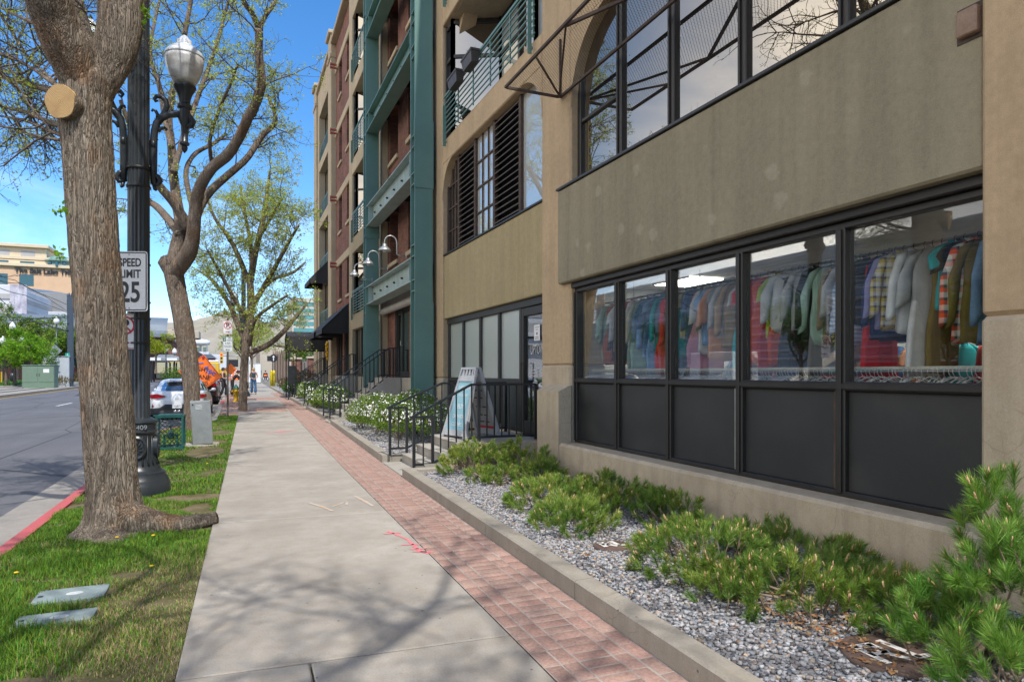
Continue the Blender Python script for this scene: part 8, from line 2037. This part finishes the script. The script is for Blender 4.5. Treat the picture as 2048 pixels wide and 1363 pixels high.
    if hair:
        q=MB();q.sphere(hd+Vector((0,.034,.036))*k,.1*k,18,12,(1.0,1.08,1.06))
        if not hairlen:q.sphere(hd+Vector((0,.075,.0))*k,.07*k,12,8)
        q.build('hair',hair,t,True,local=True)
        if hairlen:
            JJ=[(tuple(hd+Vector((0,.05,.0))*k),.07*k),(tuple(hd+Vector((0,.055,-.05))*k),.07*k)];EE=[(0,1)]
            for s in(-1,0,1):
                i=len(JJ);JJ+=[(tuple(hd+Vector((s*.08,.04,-.12))*k),.05*k),(tuple(hd+Vector((s*.11,.03-.05*abs(s),-.12-hairlen*.6))*k),.05*k),(tuple(hd+Vector((s*.12,.02-.07*abs(s),-.12-hairlen))*k),.02*k)];EE+=[(1,i),(i,i+1),(i+1,i+2)]
            skin_mesh('hair_lengths',JJ,EE,hair,t)
    return t
jean=mat('blue_denim',(.035,.13,.28),(.025,.09,.2),9,.8);black=mat('black_cloth',(.012,.012,.014),(.025,.025,.028),9,.8);grey=mat('charcoal_cloth',(.05,.05,.055),(.035,.035,.04),9,.8);blond=mat('blonde_hair',(.50,.34,.16),(.38,.25,.11),14,.6);dark=mat('black_hair',(.015,.012,.011),(.03,.024,.02),14,.6);redc=mat('red_cloth',(.55,.03,.04),None,5,.7);dkden=mat('dark_denim',(.02,.045,.075),(.03,.06,.1),9,.8);tan=mat('brown_sandal',(.25,.13,.07),None,5,.6)
t=person('woman with long blonde hair in blue denim overalls walking toward the camera',(1.03,45,gz(45)),.15,1.66,dict(kneeL=(.10,-.10,.50),ankL=(.10,-.12,.09),toeL=(.12,-.29,.04),ankR=(-.10,.12,.10),toeR=(-.115,-.04,.03),elL=(.25,.0,1.14),wrL=(.08,-.20,1.04),elR=(-.24,.0,1.14),wrR=(-.06,-.21,1.02)),top=dkden,legs=jean,hair=blond,hairlen=.30,shoe=tan,flare=.04)
person('woman in black top and black trousers stepping from the kerb, side on',(-.66,41.2,gz(41.2)),1.2,1.66,dict(kneeL=(.10,-.12,.50),ankL=(.10,-.10,.09),toeL=(.11,-.27,.04),ankR=(-.10,.14,.10),toeR=(-.11,.0,.04),elR=(-.22,-.05,1.12),wrR=(-.18,-.30,1.08),elL=(.22,-.05,1.12),wrL=(.18,-.30,1.08)),top=grey,legs=black,hair=dark,shoe=tan,flare=.03)
t=person('person in black leaning over a black bag beside the dark car',(-.20,42.6,gz(42.6)),1.4,1.62,dict(waist=(0,-.05,1.05),chest=(0,-.18,1.22),neckb=(0,-.27,1.35),neck=(0,-.31,1.40),head=(0,-.37,1.48),crown=(0,-.39,1.56),shL=(.17,-.26,1.31),shR=(-.17,-.26,1.31),elL=(.22,-.40,1.08),wrL=(.18,-.55,.95),elR=(-.22,-.40,1.08),wrR=(-.18,-.55,.95)),top=black,legs=black,hair=dark,shoe=black,sleeve=1,flare=.08)
b=thing('black_bag','large black bag held out by the leaning person in black','bag',(.48,42.35,.95));q=MB();q.loft([[(.48+x*s,42.35+y*s,z) for x,y in((-.16,-.12),(.16,-.12),(.2,0),(.16,.12),(-.16,.12),(-.2,0))] for z,s in((.62,.7),(.66,1.05),(.85,1.15),(1.02,.95),(1.08,.5))]);q.build('bag_body',black,b,True);q=MB();q.tube([(.36,42.35,1.05),(.42,42.35,1.2),(.54,42.35,1.2),(.6,42.35,1.05)],.015,6);q.build('strap',black,b)
p=D(519.5,757,88);t=person('far walker with a red backpack seen from behind',(p[0],p[1],gz(p[1])),PI,1.7,None,top=mat('blue_shirt',(.12,.18,.3),None,5,.7),legs=mat('khaki_cloth',(.3,.24,.17),None,5,.8),hair=mat('white_cap',(.7,.7,.7),None,5,.6),shoe=black,sleeve=.5)
b=thing('backpack','red backpack worn by the far walker','backpack',(p[0],p[1]-.2,1.7));q=MB();q.sphere((p[0],p[1]-.2,gz(p[1])+1.22),.22,12,8,(.85,.65,1.25));q.build('pack',redc,b,True);q=MB()
for s in(-1,1):q.tube([(p[0]+s*.12,p[1]-.14,gz(p[1])+1.45),(p[0]+s*.14,p[1]+.12,gz(p[1])+1.4),(p[0]+s*.12,p[1]+.1,gz(p[1])+1.05)],.02,6)
q.build('straps',redc,b)
p=D(531,758,84);g0=gz(p[1]);t=person('far person in dark clothes with an orange bundle, seated in a wheelchair',(p[0],p[1],g0-.36),0,1.7,dict(kneeL=(.12,-.42,.92),ankL=(.12,-.46,.50),toeL=(.12,-.62,.46),kneeR=(-.12,-.42,.92),ankR=(-.12,-.46,.50),toeR=(-.12,-.62,.46),hipL=(.1,-.05,.92),hipR=(-.1,-.05,.92),wrL=(.1,-.35,1.0),wrR=(-.1,-.35,1.0)),top=black,legs=grey,hair=dark,shoe=black,sleeve=1)
w=thing('wheelchair','black wheelchair under the far seated person','wheelchair',(p[0],p[1],g0))
for s in(-1,1):
    q=MB();q.tube([(p[0]+s*.30,p[1]+.30*math.cos(a),g0+.31+.30*math.sin(a)) for a in np.linspace(0,2*PI,21)],.022,6,cap=False)
    for k in range(6):
        a=PI*k/6;q.bar((p[0]+s*.30,p[1]+.29*math.cos(a),g0+.31+.29*math.sin(a)),(p[0]+s*.30,p[1]-.29*math.cos(a),g0+.31-.29*math.sin(a)),.008)
    q.build('wheel',M['tyre'],w,True)
    q=MB();q.lathe([(.02,-.02),(.09,-.02),(.09,.02),(.02,.02)],(p[0]+s*.22,p[1]-.45,g0+.09),14,axis='x');q.build('caster',M['tyre'],w,True)
q=MB();q.bbox(p[0]-.25,p[0]+.25,p[1]-.3,p[1]+.2,g0+.46,g0+.5,.01);q.bbox(p[0]-.25,p[0]+.25,p[1]+.2,p[1]+.24,g0+.46,g0+.95,.01);q.build('seat',black,w);q=MB()
for s in(-1,1):q.bar((p[0]+s*.25,p[1]-.3,g0+.48),(p[0]+s*.22,p[1]-.5,g0+.1),.03);q.bar((p[0]+s*.26,p[1]+.22,g0+.3),(p[0]+s*.26,p[1]+.25,g0+1.0),.03)
q.build('chair_frame',M['alu'],w)
b=thing('orange_bundle','orange bundle on the lap of the far seated person','bundle',(p[0],p[1]-.3,g0+.7));q=MB();q.sphere((p[0],p[1]-.3,g0+.72),.17,10,7,(1.3,.8,.8));q.build('bundle_cloth',M['orange'],b,True);q=MB();q.bar((p[0]-.2,p[1]-.3,g0+.73),(p[0]+.2,p[1]-.3,g0+.73),.02,.28);q.build('strap',M['ink'],b)
cam=bpy.data.cameras.new('camera');co=bpy.data.objects.new('camera',cam);COL.objects.link(co)
cam.sensor_width=36;cam.lens=FL/2048*36;cam.shift_y=(HYP-681.5)/2048;cam.clip_start=.05;cam.clip_end=20000
co.location=(0,0,CH);co.rotation_euler=(PI/2,0,-TH);scene.camera=co
KX,KY=.055,.64
s=bpy.data.lights.new('sun','SUN');so=bpy.data.objects.new('sun',s);COL.objects.link(so)
s.energy=SUN;s.angle=math.radians(.53);s.color=(1,.955,.89)
so.rotation_euler=Vector((-KX,KY,-1)).to_track_quat('-Z','Y').to_euler();so.location=(10,-40,60)
w=bpy.data.worlds.new('World');scene.world=w;w.use_nodes=True;nt=w.node_tree;nt.nodes.clear()
out=nt.nodes.new('ShaderNodeOutputWorld');bg=nt.nodes.new('ShaderNodeBackground');sk=nt.nodes.new('ShaderNodeTexSky')
sk.sky_type='NISHITA';sk.sun_disc=False;sk.sun_elevation=math.atan2(1,math.hypot(KX,KY));sk.sun_rotation=math.atan2(KX,-KY);sk.altitude=1300;sk.air_density=1.0;sk.dust_density=.6;sk.ozone_density=2.5
tc=nt.nodes.new('ShaderNodeTexCoord')
# thin high cloud: streaky noise over the direction of view
mp=nt.nodes.new('ShaderNodeMapping');mp.inputs['Scale'].default_value=(2.2,2.2,6);nt.links.new(tc.outputs['Generated'],mp.inputs[0])
f=noise(nt,mp.outputs[0],1.3,7,.62,.6);f2=ramp(nt,f,[(.50,0),(.80,CLOUD)])
hs=nt.nodes.new('ShaderNodeHueSaturation');hs.inputs['Saturation'].default_value=SAT;nt.links.new(sk.outputs[0],hs.inputs['Color'])
mx=nt.nodes.new('ShaderNodeMix');mx.data_type='RGBA';nt.links.new(f2,mx.inputs[0]);nt.links.new(hs.outputs[0],mx.inputs[6]);mx.inputs[7].default_value=(9,9.3,9.8,1)
# unseen west cloud bank added to fill-light the shaded facade; the windows mirror it
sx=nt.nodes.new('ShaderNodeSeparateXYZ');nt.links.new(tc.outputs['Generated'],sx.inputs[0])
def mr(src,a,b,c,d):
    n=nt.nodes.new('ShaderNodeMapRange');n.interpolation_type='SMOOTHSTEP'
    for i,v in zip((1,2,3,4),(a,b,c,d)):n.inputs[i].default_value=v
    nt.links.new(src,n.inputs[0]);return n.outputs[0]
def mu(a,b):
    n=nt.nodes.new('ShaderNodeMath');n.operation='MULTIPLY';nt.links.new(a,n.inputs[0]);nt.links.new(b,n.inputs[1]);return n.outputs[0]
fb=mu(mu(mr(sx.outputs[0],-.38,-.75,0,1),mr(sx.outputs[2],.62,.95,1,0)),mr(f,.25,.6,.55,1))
m2=nt.nodes.new('ShaderNodeMix');m2.data_type='RGBA';nt.links.new(fb,m2.inputs[0]);nt.links.new(mx.outputs[2],m2.inputs[6]);m2.inputs[7].default_value=(*FILL_BANK,1)
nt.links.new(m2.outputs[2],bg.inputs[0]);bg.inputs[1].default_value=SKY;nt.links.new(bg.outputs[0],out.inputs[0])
vs=scene.view_settings;vs.view_transform='Standard';vs.look='None';vs.exposure=EXPO;vs.gamma=1
scene.render.engine='CYCLES';c=scene.cycles;c.use_denoising=True
try:c.denoiser='OPENIMAGEDENOISE'
except Exception:pass
c.max_bounces=7;c.transparent_max_bounces=12;c.diffuse_bounces=3;c.glossy_bounces=4;c.caustics_reflective=False;c.caustics_refractive=False;c.sample_clamp_indirect=6
